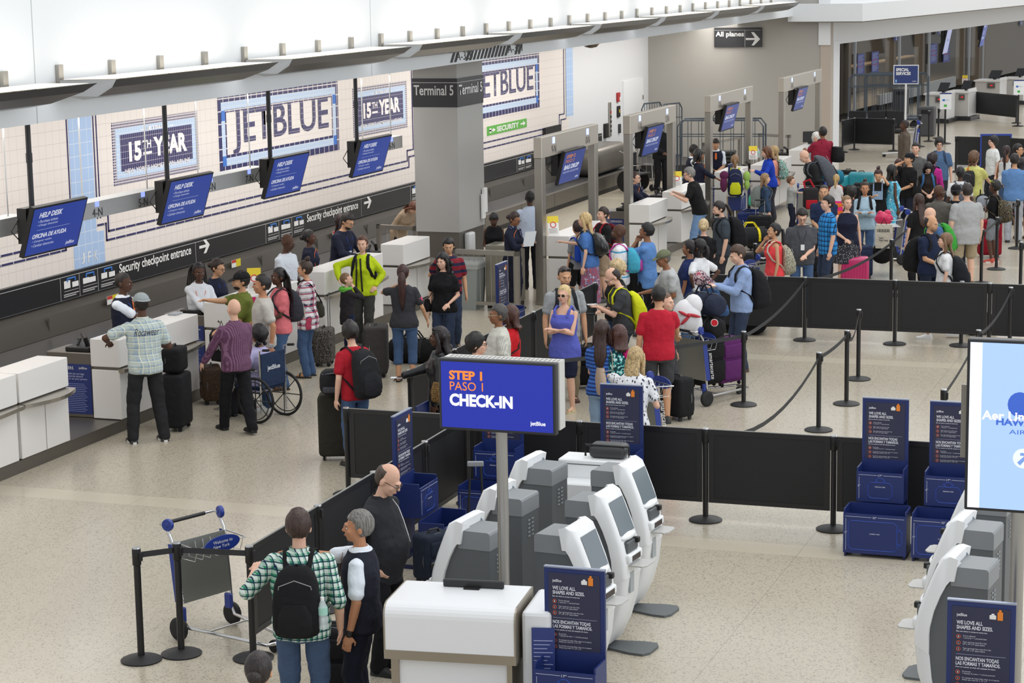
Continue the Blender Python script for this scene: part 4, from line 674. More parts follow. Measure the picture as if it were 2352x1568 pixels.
far_desk(2174, 283, 'white airline desk beside the parked luggage cart'); far_desk(2224, 277, 'second white airline desk with a yellow card on top', .7); far_desk(2296, 246, 'white airline desk behind the far black panel', 1.0); far_desk(2350, 240, 'white airline desk at the right edge beside a white sign', .8)
for px, py, lab in ((2170, 300, 'white framed airline sign on a black post beside the parked cart'), (2338, 235, 'white framed airline sign on a post at the right edge')):
    p = at(px, 330 if px < 2200 else 290); o = thing('post_sign', lab, 'sign', (p.x, p.y, 0), .3); MB().lathe([(.2, 0), (.2, .02), (.03, .05), (.03, 1.1)]).build('post', BLACK, o); MB().box(-.18, .18, -.02, .02, 1.1, 1.62).build('board', mat('e6e8ea', .4), o); MB().box(-.1, -.02, -.025, -.02, 1.36, 1.42).build('blue_logo', mat('2f6fc0'), o); text('lettering', 'jetBlue', (.12, .04), mat('8fa8c8'), o, (0, -.024, 1.37)); MB().box(-.05, .04, -.025, -.02, 1.18, 1.25).build('green_logo', mat('3fae3a'), o); MB().box(-.18, .18, -.025, -.02, 1.58, 1.62).build('blue_band', mat('2c3a7a'), o)
# special services sign
p = at(2078, 372); o = thing('special_services_sign', 'dark blue SPECIAL SERVICES sign with white frame on a white post', 'sign', (p.x, p.y, 0), math.radians(10)); a = atY(2052, 193, p.y); b = atY(2110, 149, p.y); W_ = b.x-a.x; 
MB().lathe([(.22, 0), (.22, .02), (.03, .03), (.03, a.z)], n=14).build('post', mat('dcdcda', .4), o); MB().box(-W_/2, W_/2, -.02, .02, a.z, b.z).build('frame', mat('dfe1e3', .4), o); MB().box(-W_/2+.025, W_/2-.025, -.024, -.02, a.z+.025, b.z-.025).build('board', mat('22346e', .5), o)
text('lettering', 'SPECIAL\nSERVICES', (W_*.58, .2), WHITE, o, (-W_*.4, -.026, b.z-.29), bold=.035); text('lettering', 'jetBlue', (.12, .04), WHITE, o, (W_*.25, -.026, a.z+.06)); MB().box(-W_*.42, -W_*.36, -.026, -.024, a.z+.05, a.z+.13).build('pictogram', mat('7fb0d8'), o)
screen_t = [('jetBlue', .3, .45, .4, .12, '5a78b8', .02, 0)]
for px, py, pz, lab, c_, ln in ((2178, 63, 98, 'pale screen with small blue logo hanging before the office', 'b6bbe6', screen_t), (2262, 50, 86, 'blue text screen hanging right of the pale one', '2d4ba8', [('jetBlue', .15, .75, .4, .1, 'dfe4f4', .02, .2), ('HELP DESK', .15, .3, .5, .1, 'dfe4f4', .02, .2), ('Purchase tickets\nChange itineraries', .15, .48, .45, .16, 'dfe4f4', 0, .2)])):
    q = atP(px, py, g0+NG*1.6, NG); s_ = screen(px, py, ln, 'hanging '+lab, q.x, 1.3, 1.1, .2, q.z+1.2, cl=c_); s_.location = q
# yellow card on desk, seats and barrier in the far queue
def seat_row(px, py, rz, label, n=3):
    p = at(px, py); o = thing('waiting_seats', label, 'seats', (p.x, p.y, 0), rz); lm = mat('1d1e20', .5)
    for k in range(n): MB().rbox(k*.6, k*.6+.55, -.25, .25, .4, .46, .02, 2).build('seat', lm, o); MB().rbox(k*.6, k*.6+.55, .2, .26, .48, 1.05, .02, 2).build('backrest', lm, o)
    for k in range(n+1): MB().tube([(k*.6-.02, .26, .85), (k*.6-.02, .2, .66), (k*.6-.02, -.2, .66), (k*.6-.02, -.1, .42)], .014, 6).build('armrest', CHROME, o)
    MB().tube([(0, 0, .36), (n*.6, 0, .36)], .03, 6).build('beam', DSTEEL, o)
    for x in (.2, n*.6-.2): MB().tube([(x, -.25, .01), (x, 0, .3), (x, .25, .01)], .018, 6).build('leg', CHROME, o)
seat_row(1948, 331, .12, 'row of black waiting seats with chrome arms in the far queue'); seat_row(2016, 329, .12, 'second row of black waiting seats nearer the man in brown suit', 1)
A_ = at(1935, 350); B_ = at(1962, 344); D_ = at(2052, 347)
for a, n in ((A_, 'by the white pier'), (B_, 'in front of the waiting seats'), (D_, 'behind the brown-suited man')): post(a, 'black queue post '+n)
panel(A_, B_, 'black see-through panel beside the white pier'); panel(B_, D_, 'black panel in front of the waiting seats')
for x, y, n in ((2112, 337, 'left of the parked luggage cart'), (2133, 325, 'behind the parked luggage cart'), (2155, 318, 'under the white framed sign')): post(at(x, y), 'black queue post '+n)
a = at(2240, 272); b = at(2334, 283); post(a, 'black queue post at the left of the far black panel'); post(b, 'black queue post at the right of the far black panel'); panel(a, b, 'wide black panel before the far airline desks')
a = at(2195, 395); b = at(2290, 398); panel(a, b, 'black panel behind the yellow T-shirt boy'); post(at(2350, 402), 'black queue post at the far right behind the blue T-shirt man'); post(b, 'black queue post beside the blue-edged board'); post(a, 'black queue post behind the yellow T-shirt boy'); panel(b, at(2350, 402), 'black panel at the far right behind the blue T-shirt man')
o = thing('blue_board', 'black board with blue edge behind the Asian boy', 'board', at(2286, 400), .2); MB().box(-.42, .42, 0, .04, .0, 1.1).build('frame', mat('26409a'), o); MB().box(-.38, .38, -.01, 0, .05, 1.05).build('panel', mat('17181c'), o)
for px, py, lab in ((2068, 262, 'round dark litter bin below the SPECIAL SERVICES sign'), (2128, 312, 'square grey litter bin behind the parked cart')):
    p = at(px, py); o = thing('litter_bin', lab, 'bin', (p.x, p.y, 0)); MB().rbox(-.28, .28, -.25, .25, 0, .98, .05, 2).build('body', mat('4a4a4c', .5), o); MB().box(-.15, .15, -.26, -.25, .75, .88).build('opening', BLACK, o)
# grey rubbish bin at the railing
p = at(1068, 712); o = thing('rubbish_bin', 'grey plastic rubbish bin with clear liner behind the couple', 'bin', (p.x, p.y+.2, 0)); MB().rings([[(-a, -b, z), (a, -b, z), (a, b, z), (-a, b, z)] for a, b, z in ((.2, .2, 0), (.25, .25, .78), (.28, .28, .8))]).build('body', mat('8b918f', .5), o); MB().rings([[(-a, -b, z), (a, -b, z), (a, b, z), (-a, b, z)] for a, b, z in ((.27, .27, .72), (.29, .29, .86))], caps=False).build('liner', mat('c8cccc', .2, alpha=.5), o)
# cards and small things on the counters
def card(px, py, z, rz, label):
    p = at(px, py, z); o = thing('notice_card', label, 'card', p, rz); V = Vector((0, .25, 1)).normalized(); quad(MB(), (-.1, 0, 0), (1, 0, 0), V, .2, .32, .004).build('sheet', mat('e9e7e2', .5), o); quad(MB(), (-.1, 0, 0)+Vector(V)*.2 if False else Vector((-.1, 0, 0))+V*.2, (1, 0, 0), V, .2, .12, .006).build('yellow_top', mat('e8cf2e', .5), o)
    mb = MB().rings([[Vector((0, 0, 0))+V*(.17+r_*math.sin(2*PI*j/16))+Vector((r_*math.cos(2*PI*j/16), -.008, 0)) for j in range(16)] for r_ in (.055, .04)], caps=False); mb.build('red_ring', mat('d23a3a'), o); mb = MB()
    for k in range(6): quad(mb, Vector((-.08, -.007, 0))+V*(.02+k*.016), (1, 0, 0), V, .16-.02*(k % 2), .005, .002)
    mb.build('small_print', mat('a8a3a0'), o)
card(585, 665, 1.2, .5, 'yellow-topped notice card on the counter above the magenta neck pillow'); card(1272, 538, 1.2, .6, 'yellow-topped notice card on the nearest gate counter'); card(1556, 428, 1.2, .4, 'yellow-topped notice card beside the man in black polo'); card(1730, 366, 1.2, .3, 'yellow-topped notice card beside the woman in blue blazer'); card(2216, 192, 1.15, .1, 'small yellow card on the far airline desk')
p = at(405, 722, 1.2); o = MB().rbox(p.x-.08, p.x+.05, p.y-.1, p.y+.1, 1.2, 1.225, .004, 1).build('stapler', mat('9ea3a8', .4)); tag(o, 'small grey clip tray on the counter right of the plaid cap man', 'desk item')
def bottle(p, rz, label, h=.22, r=.034, cap='e8e8e8'):
    o = thing('water_bottle', label, 'bottle', p, rz); MB().lathe([(.001, 0), (r*.9, 0), (r, .02), (r, h*.35), (r*.93, h*.4), (r, h*.45), (r, h*.68), (r*.5, h*.86), (r*.38, h*.9)], n=16).build('body', mat('dfe9ea', .1, alpha=.45), o, smooth=True); MB().cyl(0, 0, h*.9, h, r*.42, n=12).build('cap', mat(cap, .4), o); MB().lathe([(r*1.02, h*.45), (r*1.02, h*.68)], n=16).build('wrap_label', mat('9fd0c0', .5), o); return o
bottle(at(1742, 362, 1.2), 0, 'clear water bottle on the counter behind the blue blazer')
for px, py, z, lab, c_ in ((1905, 0, 0, '', ''),)[:0]: pass
for px, py, lab in ((1740, 318, 'small black monitor on the counter of the last gate'),): pass
p = at(1880, 312, 1.2); o = thing('desk_monitor', 'small black monitor on the furthest gate counter', 'monitor', (-11.35, 54.4, 1.2), .5); MB().rbox(-.2, .2, -.02, .02, .05, .33, .01, 1).build('display', BLACK, o); MB().box(-.05, .05, -.08, .08, 0, .05).build('stand', BLACK, o)
# ================================================================ PEOPLE: BUILDER
REM = []
def V3(*a): return Vector(a)
SK = {'A': 'dcb098', 'B': 'c99a78', 'C': '8e6248', 'D': '553a2d', 'E': 'b98463'}
class Fig:
    """skeleton of one person, local frame: faces -Y, +X is the person's left, metres for 1.75 m then scaled"""
    def __init__(s, h, lean=0, head=(0, 0), legs='stand', arms=('down', 'down'), g='m', bw=1.0, belly=0, sit=False, sh=1.0, hint=None):
        s.k = h/1.75; s.HS = 1.07 if g != 'c' else 1.22; s.lean = math.radians(lean); s.g = g; s.bw = bw; s.belly = belly; s.hd = (math.radians(head[0]), math.radians(head[1])); s.hz = .93 if not sit else .52; s.sit = sit
        s.SW = (.172 if g == 'm' else (.135 if g == 'c' else .15))*(.55+.45*bw)*sh
        s.HR = Matrix.Rotation(s.hd[0], 3, 'Z') @ Matrix.Rotation(s.hd[1], 3, 'X')
        s.arm = []
        for i, sx in enumerate((1, -1)):
            S = s.tp((sx*s.SW, .004, 1.366)); a = arms[i]
            P = {'down': (sx*(s.SW+.075), -.05, .84), 'cross': (-sx*.06, -.235-belly*.5, 1.17), 'phone': (sx*.04, -.36, 1.2), 'fwd': (sx*.17, -.45, 1.08), 'ear': (sx*.11, -.06, 1.56), 'chin': (sx*.03, -.16, 1.46), 'hip': (sx*.2, .02, 1.03), 'front': (sx*.04, -.26, 1.0), 'counter': (sx*.2, -.42, 1.22), 'back': (sx*.08, .2, .98), 'pocket': (sx*.2, -.04, .92), 'strap': (sx*.1, -.2, 1.32)}
            hints = {'hip': (sx*1.0, .5, 0), 'ear': (sx*.55, -.5, -1), 'chin': (sx*.7, -.2, -1), 'pocket': (sx*.6, .6, -.3), 'cross': (sx*.8, .1, -.8), 'strap': (sx*1, .3, -.8)}
            T = V3(*(P[a] if isinstance(a, str) else a)); hv = V3(*hints.get(a, (sx*.5, .55, -.7))) if isinstance(a, str) else V3(sx*.5, .55, -.7)
            if hint and hint[i]: hv = V3(*hint[i])
            L1, L2 = .285, .255; d = T-S; D = d.length
            if D > (L1+L2)*.995: T = S+d*((L1+L2)*.995/D); d = T-S; D = d.length
            if D < .12: D = .12
            u = d.normalized(); c_ = (L1*L1+D*D-L2*L2)/(2*L1*D); c_ = max(-1, min(1, c_)); hv = (hv-u*hv.dot(u)).normalized(); E = S+u*(L1*c_)+hv*(L1*math.sqrt(1-c_*c_)); s.arm.append((S, E, T))
        s.leg = []
        F = {'stand': ((.1, 0), (-.1, 0)), 'walk': ((.08, -.26), (-.08, .24)), 'walk2': ((.08, .24), (-.08, -.26)), 'wide': ((.17, -.02), (-.17, .03)), 'contra': ((.1, -.08), (-.09, .05)), 'sit': ((.1, -.45), (-.1, -.45)), 'lead': ((.07, -.14), (-.1, .14))}[legs if not sit else 'sit']
        for i, sx in enumerate((1, -1)):
            Hp = V3(sx*.09*(.5+.5*bw), 0, s.hz-.03); x, y = F[i]; A = V3(x*(.6+.4*bw), y, .085+(.03 if y > .2 else 0)); d = A-Hp; L1, L2 = .42, .405; D = min(d.length, (L1+L2)*.998); u = d.normalized(); c_ = (L1*L1+D*D-L2*L2)/(2*L1*D); hv = V3(sx*.1, -1, .1 if not sit else 1); hv = (hv-u*hv.dot(u)).normalized()
            Kn = Hp+u*(L1*c_)+hv*(L1*math.sqrt(max(0, 1-c_*c_))); s.leg.append((Hp, Kn, A))
    def tp(s, p):
        """torso point -> leaned"""
        p = V3(*p); b = min(1, max(0, (p.z-.88)/.2)); a = s.lean*b; z = p.z-.93; q = V3(p.x, p.y*math.cos(a)-z*math.sin(a), z*math.cos(a)+p.y*math.sin(a)); q.z += s.hz; return q
    def hp(s, p):
        """head point, relative to neck pivot"""
        q = s.HR @ (V3(*p)*s.HS); return s.tp((q.x, q.y, q.z+1.488))
    def hM(s): return (Matrix.Rotation(s.lean, 3, 'X') @ s.HR) * s.HS
    def trings(s, z0, z1, inf, neck=True, fl=0):
        if s.g == 'm': R = [(.80, .155, .11, .01), (.93, .165, .118, .01), (1.04, .155, .108, 0), (1.18, .164, .116, 0), (1.30, .18, .12, .005), (1.37, .168, .105, .01), (1.40, .142, .092, .012), (1.435, .1, .078, .012), (1.475, .06, .062, .01)]
        elif s.g == 'c': R = [(.80, .135, .1, .01), (.93, .14, .105, .01), (1.04, .135, .1, 0), (1.18, .135, .1, 0), (1.30, .145, .1, .005), (1.375, .138, .09, .01), (1.41, .115, .08, .012), (1.44, .085, .07, .012), (1.475, .055, .058, .01)]
        else: R = [(.80, .165, .12, .01), (.90, .175, .125, .015), (1.06, .128, .1, 0), (1.15, .138, .108, 0), (1.25, .158, .136, -.018), (1.33, .153, .112, .0), (1.38, .145, .092, .008), (1.41, .12, .082, .01), (1.44, .08, .07, .012), (1.475, .052, .054, .01)]
        out = []
        def smp(z):
            z = max(R[0][0], min(R[-1][0], z))
            for a, b in zip(R, R[1:]):
                if a[0] <= z <= b[0]: t_ = (z-a[0])/(b[0]-a[0]); return [a[i]+(b[i]-a[i])*t_ for i in range(4)]
        n = 26
        for i in range(n+1):
            z = z0+(z1-z0)*i/n; _, rx, ry, yo = smp(z); bz = math.exp(-((z-1.05)/.16)**2); k = 1+(s.bw-1)*(.62 if z < 1.2 else max(0, (1.45-z)/.25)*.62); rx = rx*k+inf+s.belly*.28*bz+(fl*(1-i/n)); ry = ry*(k*.6+.4)+inf+s.belly*.55*bz+fl*(1-i/n); yo -= s.belly*.5*bz
            out.append([s.tp((rx*math.cos(2*PI*j/18), yo+ry*math.sin(2*PI*j/18), z)) for j in range(18)])
        return out
def hand(mb, E, T, sx, vox, curl=.5, dirv=None):
    d = (dirv or (T-E)).normalized(); side = V3(0, -1, 0)
    if abs(d.y) > .7: side = V3(-sx, 0, .3)
    side = (side-d*side.dot(d)).normalized(); nrm = side.cross(d)*sx
    if nrm.dot(V3(-sx, 0, -.3)) < 0: nrm = -nrm
    mb.ell(T+d*.045, (.042, .02, .05), 10, 7, Matrix((side, nrm, d)).transposed()); r = max(.0085, vox*.72)
    for q in range(4):
        b = T+d*.08+side*((q-1.5)*.021); L = (.034, .038, .036, .028)[q]; d1 = (d+nrm*curl*.6).normalized(); d2 = (d+nrm*curl*1.8).normalized(); mb.cap(b, b+d1*L, r, r*.95, 6); mb.cap(b+d1*L, b+d1*L+d2*L*.8, r*.95, r*.8, 6)
    b = T+d*.025+side*-.035; dt = (d*.8-side*.7+nrm*.4).normalized(); mb.cap(b, b+dt*.035, r*1.25, r*1.1, 6); mb.cap(b+dt*.035, b+dt*.035+(d+nrm*.3).normalized()*.025, r*1.1, r*.9, 6)
TXC = bpy.data.textures.new('cloth_folds', 'CLOUDS'); TXC.noise_scale = .11; TXC.noise_depth = 1
def rem(mb, name, m, parent, vox, sc, it=3):
    o = mb.build(name, m, parent); o.scale = (1, 1, 1); md = o.modifiers.new('r', 'REMESH'); md.mode = 'VOXEL'; md.voxel_size = vox; md.use_smooth_shade = True
    s_ = o.modifiers.new('s', 'SMOOTH'); s_.factor = .5; s_.iterations = it
    if name not in ('body', 'bag_body'): d_ = o.modifiers.new('d', 'DISPLACE'); d_.texture = TXC; d_.strength = .022; d_.mid_level = .22; d_.texture_coords = 'LOCAL'
    REM.append(o); return o
CNT = [0]
def hairmat(h):
    k = ('hair', h)
    if k in _m: return _m[k]
    m = bpy.data.materials.new('hair_'+h); m.use_nodes = True; t = NT(m); tc = t.n('ShaderNodeTexCoord'); mp = t.n('ShaderNodeMapping'); mp.inputs['Scale'].default_value = (90, 90, 9); t.l(tc.outputs['Object'], mp.inputs[0])
    n = t.n('ShaderNodeTexNoise'); n.inputs['Scale'].default_value = 1; n.inputs['Detail'].default_value = 2; t.l(mp.outputs[0], n.inputs['Vector']); c = lin(h)
    r = t.n('ShaderNodeMapRange'); r.inputs[1].default_value = .35; r.inputs[2].default_value = .65; t.l(n.outputs[0], r.inputs[0]); t.l(t.mix(r.outputs[0], tuple(x*.55 for x in c[:3])+(1,), tuple(min(1, x*1.25+.004) for x in c[:3])+(1,)), t.b.inputs['Base Color'])
    bp = t.n('ShaderNodeBump'); bp.inputs['Strength'].default_value = .6; bp.inputs['Distance'].default_value = .01; t.l(n.outputs[0], bp.inputs['Height']); t.l(bp.outputs[0], t.b.inputs['Normal']); t.b.inputs['Roughness'].default_value = .45; m.diffuse_color = c; _m[k] = m; return m
class SMB(MB):
    """MB that scales everything it is given"""
    def __init__(s, k): super().__init__(); s.T = Matrix.Scale(k, 4)
def person(px, py, h, face, label, g='m', skin='A', hair=('short', '2a211d'), top=('tee', '777777'), bot=('pants', '22242a'), shoe='222222', arms=('down', 'down'), lean=0, head=(0, 0), legs='stand', bw=1.0, belly=0, sit=False, ex=(), z=0, hint=None, group=None, vox=None, loc=None, capz=0, hem=None):
    f = Fig(h, lean, head, legs, arms, g, bw, belly, sit, hint=hint); k = f.k
    topp = f.hp((0, .012, .25+capz))*k
    if loc is None:
        P = at(px, py, topp.z+z)
        d = ray(px, py); d.z = 0; d.normalize()
    else: P = V3(*loc); d = P-EYE; d.z = 0; d.normalize()
    dr = Matrix.Rotation(math.radians(face), 3, 'Z') @ (-d); rz = math.atan2(dr.y, dr.x)+PI/2; off = Matrix.Rotation(rz, 3, 'Z') @ topp
    base = V3(P.x-off.x, P.y-off.y, z) if loc is None else P
    dist = base.y
    if vox is None: vox = .0075 if dist < 19 else (.0095 if dist < 30 else (.012 if dist < 42 else .015))
    o = thing('person', label, 'person', base, rz, group); o['_f'] = 0; del o['_f']; sk = mat(SK.get(skin, skin), .55, spec=.3)
    # --- body
    b = SMB(k); b.rings(f.trings(.80, 1.47, -.006)); b.cap(f.tp((0, .015, 1.42)), f.hp((0, .0, .06)), .056 if g == 'm' else .047, .05 if g == 'm' else .043)
    hM = f.hM(); E_ = lambda c, r, n=14, m=10: b.ell(f.hp(c), r, n, m, hM)
    hs = 1.0 if g != 'c' else 1.12
    E_((0, .014, .15), (.076, .094, .098)); E_((0, -.03, .1), (.061, .068, .085)); E_((0, -.062, .045), (.03, .026, .024), 10, 7); E_((0, -.083, .148), (.045, .018, .012), 10, 7); E_((0, -.104, .107), (.013, .019, .014), 8, 6); E_((0, -.097, .125), (.009, .013, .026), 8, 6); E_((0, -.088, .07), (.022, .014, .012), 8, 6)
    for sx in (1, -1): E_((sx*.077, .012, .115), (.011, .02, .031), 8, 7); E_((sx*.043, -.066, .1), (.02, .02, .02), 8, 6)
    for i, sx in enumerate((1, -1)):
        S, E, T = f.arm[i]; am = (1 if g == 'm' else .82)*(.7+.3*bw)*(.85 if g == 'c' else 1); b.cap(S, S.lerp(E, .5), .047*am, .045*am); b.cap(S.lerp(E, .5), E, .048*am, .038*am); b.cap(E, E.lerp(T, .4), .04*am, .037*am); b.cap(E.lerp(T, .4), T, .037*am, .025*am); hand(b, E, T, sx, vox/k)
        Hp, Kn, A = f.leg[i]; lm = (.75+.25*bw); b.cap(Hp, Kn, .082*lm, .056*lm); b.cap(Kn, Kn.lerp(A, .4), .056*lm, .055*lm); b.cap(Kn.lerp(A, .4), A, .055*lm, .036); b.cap((A.x, A.y+.03, A.z-.045), (A.x, A.y-.13, .03+A.z-.085), .032, .026, 10, (1.25, 1))
    rem(b, 'body', sk, o, vox, k, 2)
    # --- face details
    if abs(face+head[0]) < 125 or abs(face+head[0]) > 235:
        for sx in (1, -1):
            e = SMB(k).ell(f.hp((sx*.03, -.0845, .126)), (.0115, .007, .006), 10, 7, hM).build('eye', mat('d8d2ca', .3), o, smooth=True); e2 = SMB(k).ell(f.hp((sx*.03, -.0905, .126)), (.0055, .003, .0052), 8, 5, hM).build('iris', mat('2a1c14', .2), e, smooth=True)
            SMB(k).tube([f.hp((sx*.014, -.098, .142)), f.hp((sx*.032, -.098, .149)), f.hp((sx*.048, -.086, .143))], .0032, 5).build('eyebrow', mat(hair[1] if hair[0] != 'bald' else '4a3a30', .8), o)
        SMB(k).ell(f.hp((0, -.0995, .0705)), (.02, .005, .0055), 10, 6, hM).build('lips', mat({'A': 'b8746a', 'B': 'a0675a', 'C': '7a4a42', 'D': '4f322d', 'E': '9a6052'}.get(skin, 'a0675a'), .5), o, smooth=True)
    # --- top
    vc = vox*1.25; kind, col = top[0], top[1]; tm = col if not isinstance(col, str) else cloth(col); hz_ = hem if hem else {'tank': .84, 'dress': .8, 'polo': .84}.get(kind, .83)
    def sleeve(mb, i, frac, inf):
        S, E, T = f.arm[i]; am = (1 if g == 'm' else .85)*(.7+.3*bw)*(.9 if g == 'c' else 1)
        if frac <= 1: mb.cap(S+V3(0, 0, -.006), S.lerp(E, frac*.55), .05*am+inf*.7, .05*am+inf*.8); mb.cap(S.lerp(E, frac*.5), S.lerp(E, frac), .05*am+inf*.8, .047*am+inf)
        else: mb.cap(S+V3(0, 0, -.006), E, .05*am+inf*.7, .042*am+inf*.7); mb.cap(E, E.lerp(T, frac-1), .044*am+inf*.7, .031*am+inf*.6)
    def torso_cloth(name, m, inf, z0, z1, slf, fl=0.012, infs=None):
        mb = SMB(k); mb.rings(f.trings(z0, z1, inf, fl=fl))
        if slf:
            for i in (0, 1): sleeve(mb, i, slf, infs or inf+.004)
        return rem(mb, name, m, o, vc, k, 3)
    if kind in ('tee', 'polo', 'shirt', 'long', 'jacket', 'sweater', 'three', 'rolled'):
        fr = {'tee': .62, 'polo': .62, 'shirt': .66, 'long': 1.9, 'jacket': 1.95, 'sweater': 1.9, 'three': 1.35, 'rolled': 1.12}[kind]; inf = {'jacket': .024, 'sweater': .018}.get(kind, .014); torso_cloth({'tee': 't_shirt', 'polo': 'polo_shirt', 'shirt': 'shirt', 'long': 'long_sleeved_shirt', 'jacket': 'jacket', 'sweater': 'sweater', 'three': 'shirt', 'rolled': 'checked_shirt'}[kind], tm, inf, hz_, 1.452, fr, fl=.014)
    elif kind == 'tank':
        mb = SMB(k); mb.rings(f.trings(hz_, 1.35, .012, fl=.03))
        for sx in (1, -1): mb.tube([f.tp((sx*.085, -.115, 1.33)), f.tp((sx*.105, -.09, 1.41)), f.tp((sx*.105, .0, 1.462)), f.tp((sx*.095, .09, 1.42)), f.tp((sx*.08, .105, 1.33))], .016, 8)
        rem(mb, 'tank_top', tm, o, vc, k, 2)
    elif kind == 'sleeveless': torso_cloth('blouse', tm, .012, hz_, 1.44, 0)
    elif kind == 'vest':   # uniform: short white shirt and dark waistcoat
        torso_cloth('white_shirt', cloth('dfe6ee'), .01, .86, 1.455, .72 if len(top) < 3 else 1.9, infs=.013); torso_cloth('waistcoat', tm, .019, .83, 1.44, 0)
        if abs(face) < 120: SMB(k).add([f.tp((-.018, -.128, 1.42)), f.tp((.018, -.128, 1.42)), f.tp((.026, -.15, 1.3)), f.tp((0, -.152, 1.26)), f.tp((-.026, -.15, 1.3))], [(0, 1, 2, 3, 4)]).build('orange_tie', mat('e0702a', .6), o)
    elif kind == 'dress':
        mb = SMB(k); mb.rings(f.trings(.82, 1.42, .012, fl=.03)); rs = []
        for i in range(6): z_ = .9-i*.08; r_ = .19+i*.012; rs.append([V3(r_*math.cos(2*PI*j/18), .01+r_*.8*math.sin(2*PI*j/18), z_) for j in range(18)])
        mb.rings(rs); rem(mb, 'dress', tm, o, vc, k, 3)
    if kind in ('polo', 'shirt', 'long', 'jacket', 'vest', 'rolled'):
        cm = tm if kind != 'vest' else cloth('e8edf2'); n = 14; rs = []
        for r_, z_ in ((.066, 1.452), (.062, 1.478), (.068, 1.48), (.078, 1.455)): rs.append([f.tp((r_*math.cos(2*PI*j/n), .005+r_*1.02*math.sin(2*PI*j/n), z_-(.018 if math.sin(2*PI*j/n) < -.6 else 0))) for j in range(n)])
        SMB(k).rings(rs, caps=False).build('collar', cm, o, smooth=True)
    # --- bottom
    bk_, bc = bot[0], bot[1]; bm_ = bc if not isinstance(bc, str) else cloth(bc); mb = SMB(k); nm = {'jeans': 'jeans', 'pants': 'trousers', 'shorts': 'shorts', 'capri': 'cropped_trousers', 'skirt': 'skirt', 'long_skirt': 'long_skirt', 'none': ''}[bk_]
    if bk_ in ('jeans', 'pants', 'shorts', 'capri'):
        top_z = 1.0; mb.rings(f.trings(.80, top_z, .004)); lm = (.75+.25*bw)
        for i in (0, 1):
            Hp, Kn, A = f.leg[i]; inf = {'jeans': .013, 'pants': .02, 'shorts': .028, 'capri': .012}[bk_]; mb.cap(Hp+V3(0, 0, .0), Kn.lerp(Hp, .0 if bk_ != 'shorts' else .16), .086*lm+inf*.6, .06*lm+inf)
            if bk_ == 'capri': mb.cap(Kn, Kn.lerp(A, .45), .06*lm+inf, .054*lm+inf)
            elif bk_ != 'shorts': mb.cap(Kn, Kn.lerp(A, .5), .058*lm+inf, .052*lm+inf*1.1); mb.cap(Kn.lerp(A, .5), A+V3(0, .01, -.02), .052*lm+inf*1.1, .044+inf*1.1)
        rem(mb, nm, bm_, o, vc, k, 3)
    elif 'skirt' in bk_:
        zl = .2 if bk_ == 'long_skirt' else .52; rs = []
        for i in range(8):
            z_ = 1.02+(zl-1.02)*i/7; r_ = (.135 if i == 0 else .175+i*.006)*(.6+.4*bw); rs.append([V3(r_*math.cos(2*PI*j/18)*(1+.04*math.sin(j*2.5)), .012+r_*.78*math.sin(2*PI*j/18), z_) for j in range(18)])
        mb.rings(rs); rem(mb, nm, bm_, o, vc, k, 2)
    # --- shoes
    if shoe:
        for i in (0, 1):
            A = f.leg[i][2]; mb = SMB(k); sand = shoe.startswith('s:'); c_ = shoe.split(':')[-1]; zz = A.z-.085
            if sand: mb.rings([[(A.x+.048*math.cos(2*PI*j/14), A.y-.055+.135*math.sin(2*PI*j/14), z_+zz) for j in range(14)] for z_ in (0, .022)]); mb.tube([(A.x-.045, A.y-.1, .02), (A.x, A.y-.1, .068), (A.x+.045, A.y-.1, .02)], .012, 6); mb.build('sandal', mat(c_, .6), o)
            else:
                rs = []
                for t_, wx, hh in ((.07, .03, .06), (.055, .043, .1), (.0, .046, .105), (-.06, .047, .075), (-.12, .05, .055), (-.17, .045, .045), (-.195, .025, .03)): rs.append([(A.x+wx*math.cos(PI*j/9), A.y+t_, zz+.018+(hh-.018)*math.sin(PI*j/9)) for j in range(10)]+[(A.x-wx*1.02, A.y+t_, zz), (A.x+wx*1.02, A.y+t_, zz)])
                sh_ = mb.rings(rs).build('shoe', mat(c_, .5), o, smooth=True)
                if c_ in ('e8e8e8', '3a3a3c', 'b94a3a', 'c8d84a'): SMB(k).rings([[(A.x+.053*math.cos(2*PI*j/16), A.y-.06+.143*math.sin(2*PI*j/16), zz+z_) for j in range(16)] for z_ in (0, .022)]).build('sole', mat('e8e8e6', .5), sh_)
    # --- hair
    hk, hc = hair[0], hair[1]; hm = hairmat(hc); rnd = random.Random(px*7+py)
    def scalp(mb, th=.012, hl=.155, nape=.03, lump=.0, back=0, topcut=None, m=14, n=22):
        rs = []
        for i in range(m):
            t_ = -PI/2+.15+(PI-.2)*i/(m-1); rr = []
            for j in range(n):
                a = 2*PI*j/n; q = V3((.076+th)*math.cos(t_)*math.cos(a), (.094+th+back*(math.sin(a) > 0))*math.cos(t_)*math.sin(a), (.098+th)*math.sin(t_)); zr = q.z+.15; fr_ = q.y < (-.03 if not topcut else .015) and zr < (hl+.035-abs(q.x)*.25 if not topcut else 9); si = abs(q.x) > .03 and q.y < .0 and zr < .115
                if fr_ or zr < nape or si or (topcut and zr > topcut): q *= .84
                elif lump: q *= 1+rnd.uniform(-lump, lump)
                rr.append(f.hp((q.x, q.y+.014, q.z+.15)))
            rs.append(rr)
        mb.rings(rs)
